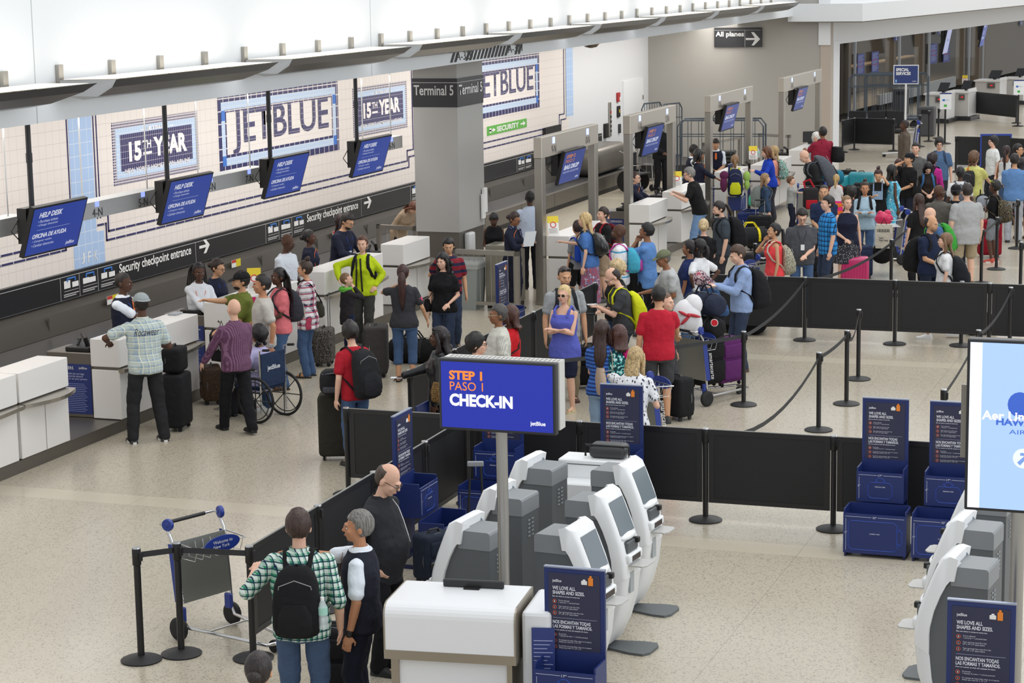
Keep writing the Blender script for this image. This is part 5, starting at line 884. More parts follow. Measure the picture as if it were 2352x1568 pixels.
    def drape(mb, L, w1=.085, w0=.07, th_=.03, yb=.075, wav=.0):
        rs = []; n = 9
        for i in range(n):
            t_ = i/(n-1); wd = w0+(w1-w0)*t_; p = f.hp((0, yb, .17)); q = f.hp((0, yb+.01, .0)) if t_ < .4 else None
            ax = [f.hp((0, yb, .19-.3*min(t_, .45)/.45*.6)), None][0]; dz = max(0, t_-.45)/.55*L; c0 = f.tp((0, yb+.05+.03*math.sin(t_*3), 1.5+.01)) if t_ > .45 else None
            ctr = ax if t_ <= .45 else ax.lerp(f.tp((0, .125, 1.5)), min(1, (t_-.45)*3))+V3(0, .01, -dz)
            if t_ > .45: ctr.z = min(ctr.z, f.hp((0, yb, .01)).z-dz)
            if i == n-1: wd *= .45
            if i == n-2: wd *= .8
            tt = th_*(1 if t_ < .5 else 1.3-.8*t_)
            rs.append([ctr+V3(wd*math.cos(2*PI*j/14)*(1+wav*math.sin(j*3+i*2)), tt*math.sin(2*PI*j/14)*(1+wav*math.cos(j*2+i*3)), .03*(j % 3-1) if i == n-1 else 0) for j in range(14)])
        mb.rings(rs)
    mb = SMB(k)
    if hk in ('short', 'buzz'): scalp(mb, .011 if hk == 'short' else .003, .165 if hk == 'short' else .17, .06, .035 if hk == 'short' else 0, m=18, n=28)
    elif hk == 'side': scalp(mb, .008, .15, .05, .02, topcut=.212, m=18, n=28)
    elif hk == 'messy': scalp(mb, .022, .165, .05, .08)
    elif hk == 'afro': scalp(mb, .035, .16, .03, .06)
    elif hk == 'curly': scalp(mb, .03, .16, .0, .1, back=.015); [mb.ell(f.hp((rnd.uniform(-.08, .08), rnd.uniform(.02, .1), rnd.uniform(-.02, .16))), (.03, .03, .03), 8, 6) for _ in range(14)]
    elif hk in ('long', 'longcurly'):
        scalp(mb, .014, .165, .0, .02); L = hair[2] if len(hair) > 2 else .28; drape(mb, L, .085 if hk == 'long' else .13, .07, .032 if hk == 'long' else .05, wav=.06 if hk == 'long' else .16)
        for sx in (1, -1): mb.tube([f.hp((sx*.07, -.02, .19)), f.hp((sx*.085, .0, .1)), f.hp((sx*.085, .01, .0)), f.tp((sx*.1, -.03 if hk == 'long' else -.05, 1.5-L*.55))], [.02, .026, .03, .02], 8)
        if hk == 'longcurly': [mb.ell(f.hp((rnd.uniform(-.11, .11), rnd.uniform(.03, .12), .16-rnd.random()*(.2+L*.6))), (.04, .035, .045), 8, 6) for _ in range(22)]
    elif hk == 'bob': scalp(mb, .02, .165, -.01, .02); drape(mb, .05, .1, .09, .05); [mb.tube([f.hp((sx*.07, -.02, .2)), f.hp((sx*.092, -.01, .1)), f.hp((sx*.085, .0, .0))], [.02, .03, .022], 8) for sx in (1, -1)]
    elif hk in ('pony', 'ponycurly', 'bun', 'lowbun', 'braids'):
        scalp(mb, .009, .17, .04, .012)
        if hk in ('pony', 'ponycurly'): L = hair[2] if len(hair) > 2 else .25; r_ = .028 if hk == 'pony' else .05; mb.tube([f.hp((0, .1, .16)), f.hp((0, .14, .13)), f.hp((0, .15, .05)), f.hp((0, .145, .05-L*.6)), f.hp((0, .14, .05-L))], [.018, r_, r_*1.2, r_, .01], 10)
        elif hk == 'bun': mb.ell(f.hp((0, .05, .265)), (.042, .042, .036), 12, 8); mb.ell(f.hp((.01, .06, .28)), (.03, .03, .03), 10, 7)
        elif hk == 'lowbun': mb.ell(f.hp((0, .115, .12)), (.05, .045, .045), 12, 8)
        else:
            for q in range(11): x_ = (q-5)*.02; mb.tube([f.hp((x_*.8, .06, .22)), f.hp((x_*1.1, .11, .12)), f.hp((x_*1.3, .12, -.02)), f.tp((x_*1.5, .15, 1.26+.02*(q % 3)))], .012, 6)
    if hk != 'bald' and mb.v: mb.build('hair', hm, o, smooth='all')
    if len(hair) > 3 or hk == 'side': pass
    # --- extras
    for e in ex:
        e = e if isinstance(e, tuple) else (e,); q = e[0]
        if q == 'glasses':
            mb = SMB(k); gm = mat(e[1] if len(e) > 1 else '1c1c1e', .3)
            for sx in (1, -1): mb.tube([f.hp((sx*.032+.021*math.cos(a*PI/6), -.105, .126+.016*math.sin(a*PI/6))) for a in range(13)], .0024, 5); mb.tube([f.hp((sx*.053, -.1, .13)), f.hp((sx*.077, .005, .128))], .0024, 5)
            mb.build('glasses', gm, o)
        elif q == 'shades' or q == 'shades_up':
            zz, yy = (.126, -.108) if q == 'shades' else (.225, -.07); mb = SMB(k)
            for sx in (1, -1): mb.ell(f.hp((sx*.031, yy, zz)), (.024, .006, .017), 10, 7, hM); mb.tube([f.hp((sx*.053, yy, zz)), f.hp((sx*.08, yy+.1, zz-.01))], .003, 5)
            mb.build('sunglasses', mat(e[1] if len(e) > 1 else '151517', .1), o, smooth=True)
        elif q == 'cap':
            rs = []; mb = SMB(k)
            for i in range(7): t_ = i/6*PI/2*.97; rs.append([f.hp((.092*math.cos(t_)*math.cos(2*PI*j/18), .014+.11*math.cos(t_)*math.sin(2*PI*j/18), .158+.098*math.sin(t_))) for j in range(18)])
            c = mb.rings(rs).build('cap', cloth(e[1]), o, smooth='all'); dy = 1 if len(e) > 2 and e[2] == 'back' else -1
            SMB(k).rings([[f.hp((x_, .014+dy*y_, .16+zz-(y_-.1)*.25)) for x_, y_ in ((-.075, .07), (-.07, .13), (-.03, .17), (.03, .17), (.07, .13), (.075, .07))] for zz in (0, .006)]).build('cap_brim', cloth(e[3] if len(e) > 3 else e[1]), c)
        elif q == 'hijab':
            mb = SMB(k); mb.ell(f.hp((0, .02, .14)), (.105, .118, .125), 18, 12, hM); mb.cap(f.hp((0, .03, .08)), f.tp((0, .03, 1.4)), .1, .14); mb.rings([[f.hp((.07*math.cos(2*PI*j/16), -.085, .12+.075*math.sin(2*PI*j/16))), ][0] for j in range(16)] and [[f.hp((r_*math.cos(2*PI*j/16), y_, .115+r_*1.15*math.sin(2*PI*j/16))) for j in range(16)] for r_, y_ in ((.06, -.1), (.085, -.06))], caps=False)
            mb.build('headscarf', e[1], o, smooth='all')
        elif q == 'lanyard': SMB(k).tube([f.tp((.06, .03, 1.46)), f.tp((.07, -.125, 1.36)), f.tp((.0, -.16-f.belly, 1.16)), f.tp((-.07, -.125, 1.36)), f.tp((-.06, .03, 1.46))], .004, 5).build('lanyard', mat(e[1] if len(e) > 1 else '2b4fae'), o); SMB(k).box(-.03, .03, 0, .004, 0, .09) and quad(SMB(k), f.tp((-.03, -.165-f.belly, 1.08)), (1, 0, 0), (0, 0, 1), .06, .09, .004).build('id_badge', mat('e6e8ea', .4), o)
        elif q == 'belt': mb = SMB(k); mb.rings(f.trings(.955, .985, .012), caps=False); mb.build('belt', mat(e[1], .5), o)
        elif q == 'watch': i = e[1]; S, E, T = f.arm[i]; p = E.lerp(T, .93); mb = SMB(k).cap(E.lerp(T, .9), E.lerp(T, .96), .032, .032, 10); mb.build('watch', mat(e[2] if len(e) > 2 else 'b8b8b8', .3, .6), o)
        elif q == 'scarf': mb = SMB(k); mb.rings([[f.tp((r_*math.cos(2*PI*j/14), r_*math.sin(2*PI*j/14), z_)) for j in range(14)] for r_, z_ in ((.075, 1.44), (.09, 1.47), (.075, 1.5))]); mb.tube([f.tp((.05, -.12, 1.44)), f.tp((.03, -.17, 1.3))], .025, 6); mb.build('neck_scarf', e[1], o, smooth=True)
        elif q == 'stripe_side': [SMB(k).tube([f.tp((sx*.05, -.115, 1.43)), f.tp((sx*.12, -.105, 1.36)), f.tp((sx*.13, -.12, 1.1))], .005, 5).build('orange_piping', mat('e0702a'), o) for sx in (1, -1)]
        elif q == 'beard': SMB(k).ell(f.hp((0, -.05, .055)), (.052, .05, .035), 14, 8, hM).build('beard', mat(e[1], .9), o, smooth='all')
        elif q == 'backtext': quadT = text('lettering', e[1], (.3*k, .09*k), mat('26304e'), o, f.tp((.15, .148, 1.27))*k, (-1, 0, 0), (0, 0, 1), bold=.0, shear=.4, depth=.004)
        elif q == 'phone_': S, E, T = f.arm[e[1]]; d_ = (T-E).normalized(); p = (T+d_*.09)*k; m_ = MB().rbox(p.x-.035, p.x+.035, p.y-.07, p.y+.07, p.z, p.z+.009, .003, 1); ph = m_.build('smartphone', mat(e[2], .3), None); ph.location = o.location; ph.rotation_euler = o.rotation_euler; tag(ph, e[3], 'phone')
        elif q == 'earbuds': SMB(k).tube([f.hp((.082, .0, .1)), f.hp((.075, -.03, .0)), f.tp((.05, -.13, 1.38)), f.tp((.03, -.145-f.belly*.5, 1.28)), f.tp((.02, -.155-f.belly*.95, 1.16)), f.tp((.05, -.15-f.belly, 1.1))], .003, 5).build('earphone_cord', mat('e8e8e8'), o)
        elif q == 'name': pass
    o['_'] = 0; del o['_']; FG[label] = (f, o); return f, o
FG = {}
def rig(fo, name, label, cat):
    f, o = fo; r = thing(name, label, cat, o.location, o.rotation_euler[2]); return f, r
def pack(fo, label, c1, c2=None, w_=.3, h_=.46, d_=.19, zc=1.2, strap=None, one=False, flat=False):
    f, r = rig(fo, 'backpack', label, 'backpack'); k = f.k; m1 = c1 if not isinstance(c1, str) else cloth(c1); m2 = (c2 if not isinstance(c2, str) else cloth(c2)) if c2 else m1; y0 = .13 if f.g != 'm' else .14
    rs = []
    for t_, sc, dd in ((0, .62, .7), (.06, .9, .95), (.2, 1, 1.1), (.5, 1, 1.05), (.75, .93, .85), (.92, .75, .6), (1, .45, .35)):
        z_ = zc-h_/2+h_*t_; n = 16; rr = []
        for j in range(n):
            a = 2*PI*j/n; cx = math.copysign(abs(math.cos(a))**.5, math.cos(a)); sy = math.copysign(abs(math.sin(a))**.6, math.sin(a)); rr.append(f.tp((cx*w_/2*sc, y0+d_*dd*.5+sy*d_*dd*.5, z_)))
        rs.append(rr)
    SMB(k).rings(rs).build('main_bag', m1, r, smooth=True); rs = []
    for t_, sc in ((0, .7), (.12, .95), (.7, .9), (1, .6)):
        z_ = zc-h_*.42+h_*.45*t_; rs.append([f.tp((math.copysign(abs(math.cos(2*PI*j/14))**.6, math.cos(2*PI*j/14))*w_*.4*sc, y0+d_*.98+.045*math.sin(2*PI*j/14)*sc, z_)) for j in range(14)])
    SMB(k).rings(rs).build('front_pocket', m2, r, smooth=True); sm = cloth(strap) if strap else m1
    for sx in ((1, -1) if not one else (1,)):
        yb = -.135-f.belly*.3 if f.g != 'w' else -.15
        SMB(k).tube([f.tp((sx*.07, y0+.03, zc+h_*.36)), f.tp((sx*.085, .08, 1.43)), f.tp((sx*.092, .01, 1.462)), f.tp((sx*.1, -.06, 1.44)), f.tp((sx*.115, yb+.01, 1.36)), f.tp((sx*.125, yb, 1.28)), f.tp((sx*.165, -.07, 1.14)), f.tp((sx*.17, .08, 1.05)), f.tp((sx*.1, y0+.03, zc-h_*.4))], .026, 8, (1, .38)).build('shoulder_strap', sm, r, smooth=True)
    SMB(k).tube([f.tp((-.035, y0+.02, zc+h_*.46)), f.tp((0, y0+.03, zc+h_*.52)), f.tp((.035, y0+.02, zc+h_*.46))], .008, 6).build('top_handle', sm, r); SMB(k).tube([f.tp((-w_*.4, y0+d_*.6, zc)), f.tp((-w_*.33, y0+d_*.85, zc+h_*.28)), f.tp((0, y0+d_*.9, zc+h_*.37)), f.tp((w_*.33, y0+d_*.85, zc+h_*.28)), f.tp((w_*.4, y0+d_*.6, zc))], .004, 5).build('zip', mat('8a8a8a', .4), r); return f, r
def hipbag(fo, label, c1, side=1, w_=.3, h_=.24, d_=.12, z=.95, name='shoulder_bag', strap='222222', yb=0.02, cross=True, out=.26):
    f, r = rig(fo, name, label, 'bag'); k = f.k; m1 = c1 if not isinstance(c1, str) else cloth(c1); x = side*out
    SMB(k).rings([[f.tp((x+d_/2*sc*math.copysign(abs(math.cos(2*PI*j/14))**.6, math.cos(2*PI*j/14)), yb+w_/2*sc*math.copysign(abs(math.sin(2*PI*j/14))**.6, math.sin(2*PI*j/14)), z-h_/2+h_*t_)) for j in range(14)] for t_, sc in ((0, .8), (.12, 1), (.6, 1), (1, .72))]).build('bag_body', m1, r, smooth=True)
    xs = -side*.08 if cross else side*.12
    SMB(k).tube([f.tp((x, yb-w_*.4, z+h_*.4)), f.tp((side*.1, -.145-f.belly*.7, 1.2)), f.tp((xs, -.1, 1.42)), f.tp((xs*1.1, 0, 1.475)), f.tp((xs, .11, 1.4)), f.tp((side*.12, .14, 1.2)), f.tp((x, yb+w_*.4, z+h_*.4))], .012, 6, (1, .4)).build('strap', cloth(strap), r, smooth=True); return f, r
# ---------------------------------------------------------------- luggage
def case(p, rz, w_, d_, h_, c, label, handle=0, z=0, hard=False, name='suitcase', trim=None, lay=False, pocket=True, cat='suitcase', grp=None):
    o = thing(name, label, cat, (p[0], p[1], z), math.radians(rz), grp); m_ = c if not isinstance(c, str) else (mat(c, .25) if hard else cloth(c)); wz = .05 if not lay else 0
    MB().rbox(-w_/2, w_/2, -d_/2, d_/2, wz, h_, .05 if not hard else .06, 3).build('shell', m_, o, smooth=True)
    if hard:
        for q in range(9): MB().rbox(-w_*.42+q*w_*.1, -w_*.38+q*w_*.1, -d_/2-.006, d_/2+.006, wz+.08, h_-.08, .004, 1).build('rib', m_, o)
    elif pocket:
        MB().rbox(-w_*.4, w_*.4, -d_/2-.03, -d_/2+.02, wz+.05, h_*.55, .02, 2).build('front_pocket', m_, o, smooth=True); MB().rbox(-w_*.38, w_*.38, -d_/2-.022, -d_/2+.02, h_*.6, h_*.88, .02, 2).build('front_pocket', m_, o, smooth=True)
    zc_ = mat(trim or '55555a', .4); MB().tube([(-w_/2+.02, -d_*.25, wz+.06), (-w_/2-.003, -d_*.25, h_*.5), (-w_/2+.02, -d_*.25, h_-.03), (0, -d_*.25, h_+.004), (w_/2-.02, -d_*.25, h_-.03), (w_/2+.003, -d_*.25, h_*.5), (w_/2-.02, -d_*.25, wz+.06)], .005, 5).build('zip', zc_, o)
    MB().tube([(-.07, 0, h_-.01), (-.05, 0, h_+.03), (.05, 0, h_+.03), (.07, 0, h_-.01)], .012, 6).build('carry_handle', mat('222224', .5), o)
    if wz:
        for x_ in (-w_*.36, w_*.36):
            for y_ in (-d_*.3, d_*.3): MB().wheel((x_, y_, .03), (1, 0, 0), .03, .022, 12).build('wheel', RUB, o)
    if handle:
        for x_ in (-.09, .09): MB().tube([(x_, d_*.3, h_-.05), (x_, d_*.3, h_+handle)], .008, 6).build('handle_tube', steel('a8a8a8', .3), o)
        MB().rbox(-.11, .11, d_*.3-.014, d_*.3+.014, h_+handle-.01, h_+handle+.02, .01, 2).build('handle_grip', BLACK, o)
    return o
def duffel(p, rz, L, r, c, label, z=0, c2=None, name='duffel_bag', cat='bag'):
    o = thing(name, label, cat, (p[0], p[1], z), math.radians(rz)); m_ = c if not isinstance(c, str) else cloth(c); rs = []
    for t_, sc in ((-.5, .55), (-.47, .85), (-.4, 1), (0, 1.04), (.4, 1), (.47, .85), (.5, .55)): rs.append([(t_*L, r*sc*math.cos(2*PI*j/16), max(0, r*.9+r*.9*sc*math.sin(2*PI*j/16))) for j in range(16)])
    MB().rings(rs).build('bag_body', m_, o, smooth=True); s_ = cloth(c2 or '2a2a2c')
    for t_ in (-.2, .2): MB().tube([(t_*L, r*1.05*math.cos(a), r*.92+r*.96*math.sin(a)) for a in [PI*q/8 for q in range(-1, 10)]], .018, 6, (1.3, .4)).build('strap_band', s_, o)
    for y_ in (-.05, .05): MB().tube([(-.2*L, y_, r*1.85), (-.1*L, y_, r*1.85+.1), (.1*L, y_, r*1.85+.1), (.2*L, y_, r*1.85)], .012, 6).build('carry_handle', s_, o)
    MB().tube([(-L*.42, 0, r*1.87), (L*.42, 0, r*1.9)], .005, 5).build('zip', mat('77777a', .4), o); return o
def finish_remesh():
    dg = bpy.context.evaluated_depsgraph_get()
    for o in REM:
        me = bpy.data.meshes.new_from_object(o.evaluated_get(dg)); old = o.data; nm = old.name; o.modifiers.clear(); o.data = me; bpy.data.meshes.remove(old); me.name = nm
        if not len(me.materials) or me.materials[0] is None: pass
# ================================================================ PEOPLE: THE CAST
NVY = '1d2133'; pl = lambda *c, sc=14, r=.5: pattern('plaid', c, sc, .85, 'dz', r)
DEN = mat('3f5a80', .85, bump=.4, bscale=120); DEND = mat('26344d', .85, bump=.4, bscale=120); DENL = mat('8aa3bf', .85, bump=.4, bscale=120)
# --- left counters
person(283, 625, 1.86, 62, 'vest agent with orange tie standing behind the left counter, facing the grey-cap man', skin='D', hair=('buzz', '1a1412'), top=('vest', NVY), bot=('pants', NVY), arms=((.3, -.2, 1.0), (.1, -.42, 1.08)), head=(8, 6), ex=(('lanyard',),))
person(322, 670, 1.88, 195, 'man in light plaid shirt and grey cap leaning on the left counter', skin='D', hair=('buzz', '1a1412'), top=('shirt', pl('b9c4bf', '8fa6bd', 'd8dcc8', sc=13)), bot=('pants', '252628'), shoe='3a3a3c', arms=((.34, -.3, 1.16), (-.22, -.25, 1.1)), bw=1.12, lean=3, ex=(('cap', '9ba3a5', 'back'), ('backtext', 'Rocawear')), legs='wide', capz=.01, hint=((.9, .3, -.1), None), head=(0, 8))
person(456, 603, 1.74, 12, 'woman agent in white shirt with braids, leaning at the counter keyboard', g='w', skin='D', hair=('braids', '1c1414'), top=('long', 'd9dde4'), bot=('pants', NVY), arms=((.2, -.45, 1.0), (.1, -.42, 1.0)), lean=12, ex=(('lanyard', 'e0702a'),), head=(0, -5))
person(503, 594, 1.72, 50, 'woman agent in navy sweater with curly updo and glasses', g='w', skin='B', hair=('lowbun', '2e1d16'), top=('sweater', NVY), bot=('pants', NVY), arms=('front', 'front'), head=(10, 18), ex=(('glasses',), ('lanyard', '2b4fae')))
person(553, 622, 1.8, -75, 'man in olive polo and black-red cap pointing with his arm', skin='B', hair=('short', '1c1512'), top=('polo', '66702f'), bot=('jeans', DEND), arms=((.15, -.35, 1.02), (.1, -.62, 1.42)), ex=(('cap', '1a1a1c'), ('beard', '1c1512')), hint=(None, (0, -.2, -1)), head=(-4, 4), bw=1.1)
person(537, 688, 1.72, 205, 'bald man in striped purple shirt pushing a case beside the wheelchair', skin='A', hair=('bald', '888888'), top=('long', pattern('vstripe', ['5d3a55', '7d5a74'], 40, .8, 'dz', .6)), bot=('pants', '17181c'), shoe='1a1a1a', arms=((.34, -.26, .92), (-.2, -.15, .85)), legs='walk', ex=(('belt', '1a1a1a'),), bw=1.1, capz=-.01)
person(594, 748, 1.6, -130, 'curly-haired person in lilac top sitting in the wheelchair', g='w', skin='C', hair=('curly', '151213'), top=('tee', pattern('spots', ['b3aed8', 'cfcbe8'], 60, .8, 'xz', .3)), bot=('pants', '2a2a30'), sit=True, arms=((.22, -.25, .8), (-.22, -.25, .8)))
person(603, 630, 1.82, -82, 'man in grey and blue baseball T-shirt holding the wheelchair handle', skin='E', hair=('short', '1d1714'), top=('tee', 'b9b5ae'), bot=('jeans', DEN), shoe='e8e8e8', arms=((.28, .05, .86), (-.2, -.3, 1.0)), ex=(('watch', 0),), bw=1.05)
fo = person(641, 614, 1.72, -70, 'woman with long braids and coral top wearing a grey and pink backpack', g='w', skin='D', hair=('braids', '161112'), top=('tee', 'd8737a'), bot=('jeans', DEN), shoe='s:3a2a20', arms=('front', (.0, -.35, 1.15)))
pack(fo, 'dark grey backpack with magenta strap and tan panels on the braided woman', '35353d', 'a59c90', zc=1.2)
f, o_ = fo; r = thing('neck_pillow', 'magenta neck pillow held in front of the braided woman', 'pillow', at(583, 712, 1.12), 0); MB().tube([(.11*math.cos(a), 0, .12*math.sin(a)) for a in [PI*q/8-.9 for q in range(0, 15)]], .07, 12).build('cushion', cloth('a81c55'), r, smooth=True)
fo = person(700, 592, 1.7, -112, 'woman with bun in red, white and navy plaid shirt', g='w', skin='B', hair=('bun', '3a2a20'), top=('three', pl('e5e0e2', '2e2f4d', 'b0405a', sc=11)), bot=('jeans', DEN), shoe='s:2a2622', arms=('front', 'counter'), capz=.03, hem=.74, head=(4, 4)); hipbag(fo, 'dark olive crossbody bag with tan trim on the plaid shirt woman', '3a3a30', side=-1, z=.98)
person(664, 538, 1.8, 55, 'bald man in white T-shirt and glasses with a handset behind the counter', skin='D', hair=('bald', '222222'), top=('tee', 'd5dbe4'), bot=('pants', '6b6d72'), arms=('down', 'front'), head=(0, 18), ex=(('glasses',),), bw=1.15)
person(708, 527, 1.68, 78, 'woman agent in navy with orange piping and low bun', g='w', skin='D', hair=('lowbun', '141011'), top=('three', NVY), bot=('pants', NVY), arms=('front', 'front'), ex=('stripe_side', ('lanyard',)))
person(804, 490, 1.88, 55, 'bearded man agent in navy sweater looking down at the counter', skin='B', hair=('short', '221a16'), top=('sweater', NVY), bot=('pants', NVY), arms=('fwd', 'fwd'), lean=8, head=(0, 22), ex=(('beard', '1d1512'), ('glasses',), ('lanyard',)), bw=1.2)
person(783, 492, 1.7, 70, 'dark-haired woman mostly hidden behind the bearded agent', g='w', skin='B', hair=('long', '2a1516'), top=('sweater', NVY), bot=('pants', NVY))
fo = person(832, 541, 1.74, -15, 'woman in neon yellow jacket leaning an elbow on the counter', g='w', skin='A', hair=('pony', '5a3522'), top=('jacket', 'bcd21f'), bot=('pants', '3a3b39'), shoe='2a2a2a', arms=((.2, -.05, .98), (-.33, -.2, 1.1)), hint=(None, (-1, .2, .1)), legs='contra', head=(4, 0)); pack(fo, 'black backpack on the woman in neon yellow jacket', '1c1d20', w_=.32)
f, o_ = fo; k = f.k; SMB(k).tube([f.tp((.0, -.155, 1.42)), f.tp((.01, -.175, 1.25)), f.tp((.02, -.15, .9))], .014, 6).build('black_zip_edge', BLACK, o_); SMB(k).tube([f.tp((-.07, -.13, 1.42)), f.tp((-.06, -.17, 1.25)), f.tp((-.08, -.15, .9))], .014, 6).build('black_zip_edge', BLACK, o_)
fo = person(792, 626, 1.28, 118, 'boy in dark hooded jacket with green lining leaning on the counter', g='c', skin='A', hair=('buzz', '7a5a3c'), top=('jacket', '2b272b'), bot=('pants', '1f2740'), shoe='222226', arms=('down', 'chin'), head=(-25, -4), hem=.72); f, o_ = fo; SMB(f.k).rings([[f.tp((r_*math.cos(2*PI*j/16), .04+r_*1.1*math.sin(2*PI*j/16), z_)) for j in range(16)] for r_, z_ in ((.1, 1.40), (.13, 1.46), (.11, 1.5), (.075, 1.47))], caps=False).build('green_hood', cloth('62b040'), o_, smooth='all')
person(925, 607, 1.68, 172, 'woman with long dark ponytail, grey tee with pink sleeve bands', g='w', skin='B', hair=('ponycurly', '3a1d18', .42), top=('tee', '35353a'), bot=('capri', DEN), shoe='s:2a2220', arms=((.12, -.15, 1.42), (-.32, -.16, .9)), bw=1.15, hint=((1, .2, -.6), None)); 
fo = FG['woman with long dark ponytail, grey tee with pink sleeve bands']; f, o_ = fo
for i in (0, 1): S, E, T = f.arm[i]; SMB(f.k).cap(S.lerp(E, .52), S.lerp(E, .58), .064, .063, 12).build('pink_sleeve_band', cloth('d8507a'), o_)
person(1030, 546, 1.72, 12, 'teenage boy in red striped polo smiling beside the long-haired woman', skin='B', hair=('short', '14100f'), top=('polo', pattern('stripe', ['7d1c2a', '20203c', ], 9, .85, 'xz', .6)), bot=('jeans', DEND), shoe='1c1c1c', arms=('down', 'back'), head=(-12, 14), bw=1.1)
fo = person(1016, 580, 1.66, -18, 'woman with very long black curly hair and black T-shirt', g='w', skin='A', hair=('longcurly', '141012', .45), top=('tee', '17171a'), bot=('jeans', DEND), shoe='222222', arms=((.14, -.2, .98), 'down'), head=(-12, 6), bw=1.1); hipbag(fo, 'small black handbag held by the long-haired woman', '161618', side=-1, z=.92, w_=.24, h_=.2)
fo = person(802, 738, 1.72, 215, 'teenage boy in red T-shirt pushing the olive suitcase', skin='A', hair=('messy', '1c1614'), top=('tee', 'a81d2c'), bot=('jeans', DEN), arms=('down', (-.2, -.45, 1.02)), ex=(('watch', 1),), head=(-25, 8), lean=6); pack(fo, 'large black backpack with white logo on the boy in red T-shirt', '1e1f22', '26272b', w_=.34, h_=.56, d_=.22, zc=1.14)
fo = person(1010, 750, 1.68, -95, 'woman in black leather jacket with long dark curls holding a phone', g='w', skin='D', hair=('longcurly', '1c1214', .25), top=('jacket', mat('17181b', .35)), bot=('pants', '17171a'), shoe='1a1a1a', arms=('down', (-.16, -.46, 1.12)), ex=('shades_up', ('phone_', 1, 'e4e6ea', 'white smartphone in the hand of the leather jacket woman'))); hipbag(fo, 'leopard print handbag at the hip of the leather jacket woman', pattern('camo', ['8a6a3c', '2a1e14', 'b08a50', '1c140e'], 60, .6), side=1, z=1.0, w_=.22, h_=.24)
person(1092, 765, 1.72, 85, 'man with black spiky hair and glasses above the CHECK-IN screen', skin='A', hair=('messy', '16130f'), top=('tee', 'd8a890'), bot=('pants', '2a2a30'), ex=('glasses',))
person(1146, 698, 1.74, -80, 'grey-haired man with glasses in pale striped short-sleeve shirt', skin='C', hair=('short', '4a4644'), top=('shirt', pattern('vstripe', ['b9b8ae', 'd0cfc6'], 45, .8, 'dz', .5)), bot=('pants', '33343a'), ex=(('glasses', 'b0a890'),), bw=1.1, belly=.08)
fo = person(1172, 702, 1.64, -100, 'brown-haired woman in bright red top behind the grey-haired man', g='w', skin='D', hair=('bob', '4a2a20'), top=('tee', 'c01e26'), bot=('pants', '26262c')); hipbag(fo, 'black and white patterned handbag of the woman in red top', pattern('spots', ['d8d4cc', '1d1d20'], 45, .6, 'xz', .35), side=1, z=.98, w_=.26, h_=.3, yb=-.12)
person(958, 470, 1.66, 40, 'stooping woman in beige cardigan by the conveyor left of the column', g='w', skin='A', hair=('long', '6a4030', .1), top=('long', 'a3907c'), bot=('pants', '20202a'), lean=38, head=(0, 30), hem=.6, arms=('front', 'front'))
person(1134, 492, 1.62, 0, 'woman in black sleeveless top and spotted skirt looking down', g='w', skin='D', hair=('lowbun', '161011'), top=('sleeveless', '17171a'), bot=('skirt', pattern('spots', ['d8d4d0', '1d1d20'], 14, .7, 'xz', .38)), arms=('front', 'front'), head=(0, 30), lean=12)
person(1185, 487, 1.68, 60, 'woman agent with updo, glasses and spotted scarf reading papers', g='w', skin='C', hair=('lowbun', '2e1a18'), top=('three', NVY), bot=('pants', NVY), arms=('phone', 'phone'), ex=('glasses', 'stripe_side', ('scarf', pattern('spots', ['1d2346', 'e5e5ea'], 55, .7, 'xz', .25))), head=(0, 20))
q = at(1200, 560, 1.15); o = MB().add([(0, 0, 0), (.2, 0, .02), (.24, .05, .27), (.04, .05, .25), (0, .003, 0), (.2, .003, .02), (.24, .053, .27), (.04, .053, .25)], [(0, 1, 2, 3), (4, 5, 6, 7)]).build('paper_sheet', mat('d5dade', .6)); o.location = (q.x, q.y, 1.1); tag(o, 'white papers in the hands of the agent with spotted scarf', 'paper')
person(1217, 437, 1.8, 190, 'man in pale blue long-sleeved shirt seen from behind by the conveyor', skin='D', hair=('buzz', '141011'), top=('long', 'c3cfe2'), bot=('pants', '1a1b22'), arms=('front', 'front'), bw=1.15)
# --- around the first two gates
fo = person(1327, 506, 1.5, 208, 'boy in grey T-shirt and black shorts at the nearest gate counter', g='c', skin='B', hair=('short', '2a1a14'), top=('tee', '85878a'), bot=('shorts', '1b1b1f'), shoe='333333', arms=('down', 'counter')); pack(fo, 'bright blue school backpack with red badge on the boy', '1f47ae', '1d42a2', w_=.34, h_=.44)
fo = person(1343, 488, 1.72, -105, 'woman with very long blonde hair in blue tee leaning on the counter', g='w', skin='A', hair=('long', 'cdb07c', .42), top=('tee', '4a74b4'), bot=('long_skirt', pattern('floral', ['7a6a8a', 'b04a50', '5a6aa0', 'c8b8b8'], 22)), shoe='s:6a4a3a', arms=('down', (-.14, -.5, 1.22)), lean=6); pack(fo, 'shiny black leather backpack on the long blonde-haired woman', mat('1b1b1c', .25), w_=.32, h_=.38, one=True)
fo = person(1386, 475, 1.66, -60, 'teenage boy in black T-shirt with red rucksack straps', skin='A', hair=('short', '2e1e16'), top=('tee', '19191b'), bot=('shorts', 'a08c74'), shoe='333333', arms=('front', 'down')); pack(fo, 'red-strapped rucksack worn by the teenage boy in black', '5a1a22', strap='8a1c28')
fo = person(1423, 514, 1.8, -95, 'bald man in white striped shirt carrying a childs colourful backpack', skin='D', hair=('bald', '111111'), top=('tee', pattern('stripe', ['e2e2e4', '4aa0c8', ], 5, .85, 'xz', .88)), bot=('shorts', '8a8a8e'), shoe='333333', arms=('down', 'down'), bw=1.1, ex=(('beard', '1c1615'),)); pack(fo, 'magenta and turquoise childs backpack with purple oval pocket', '48a8c4', 'a83a8e', strap='b8308a', w_=.3, h_=.38)
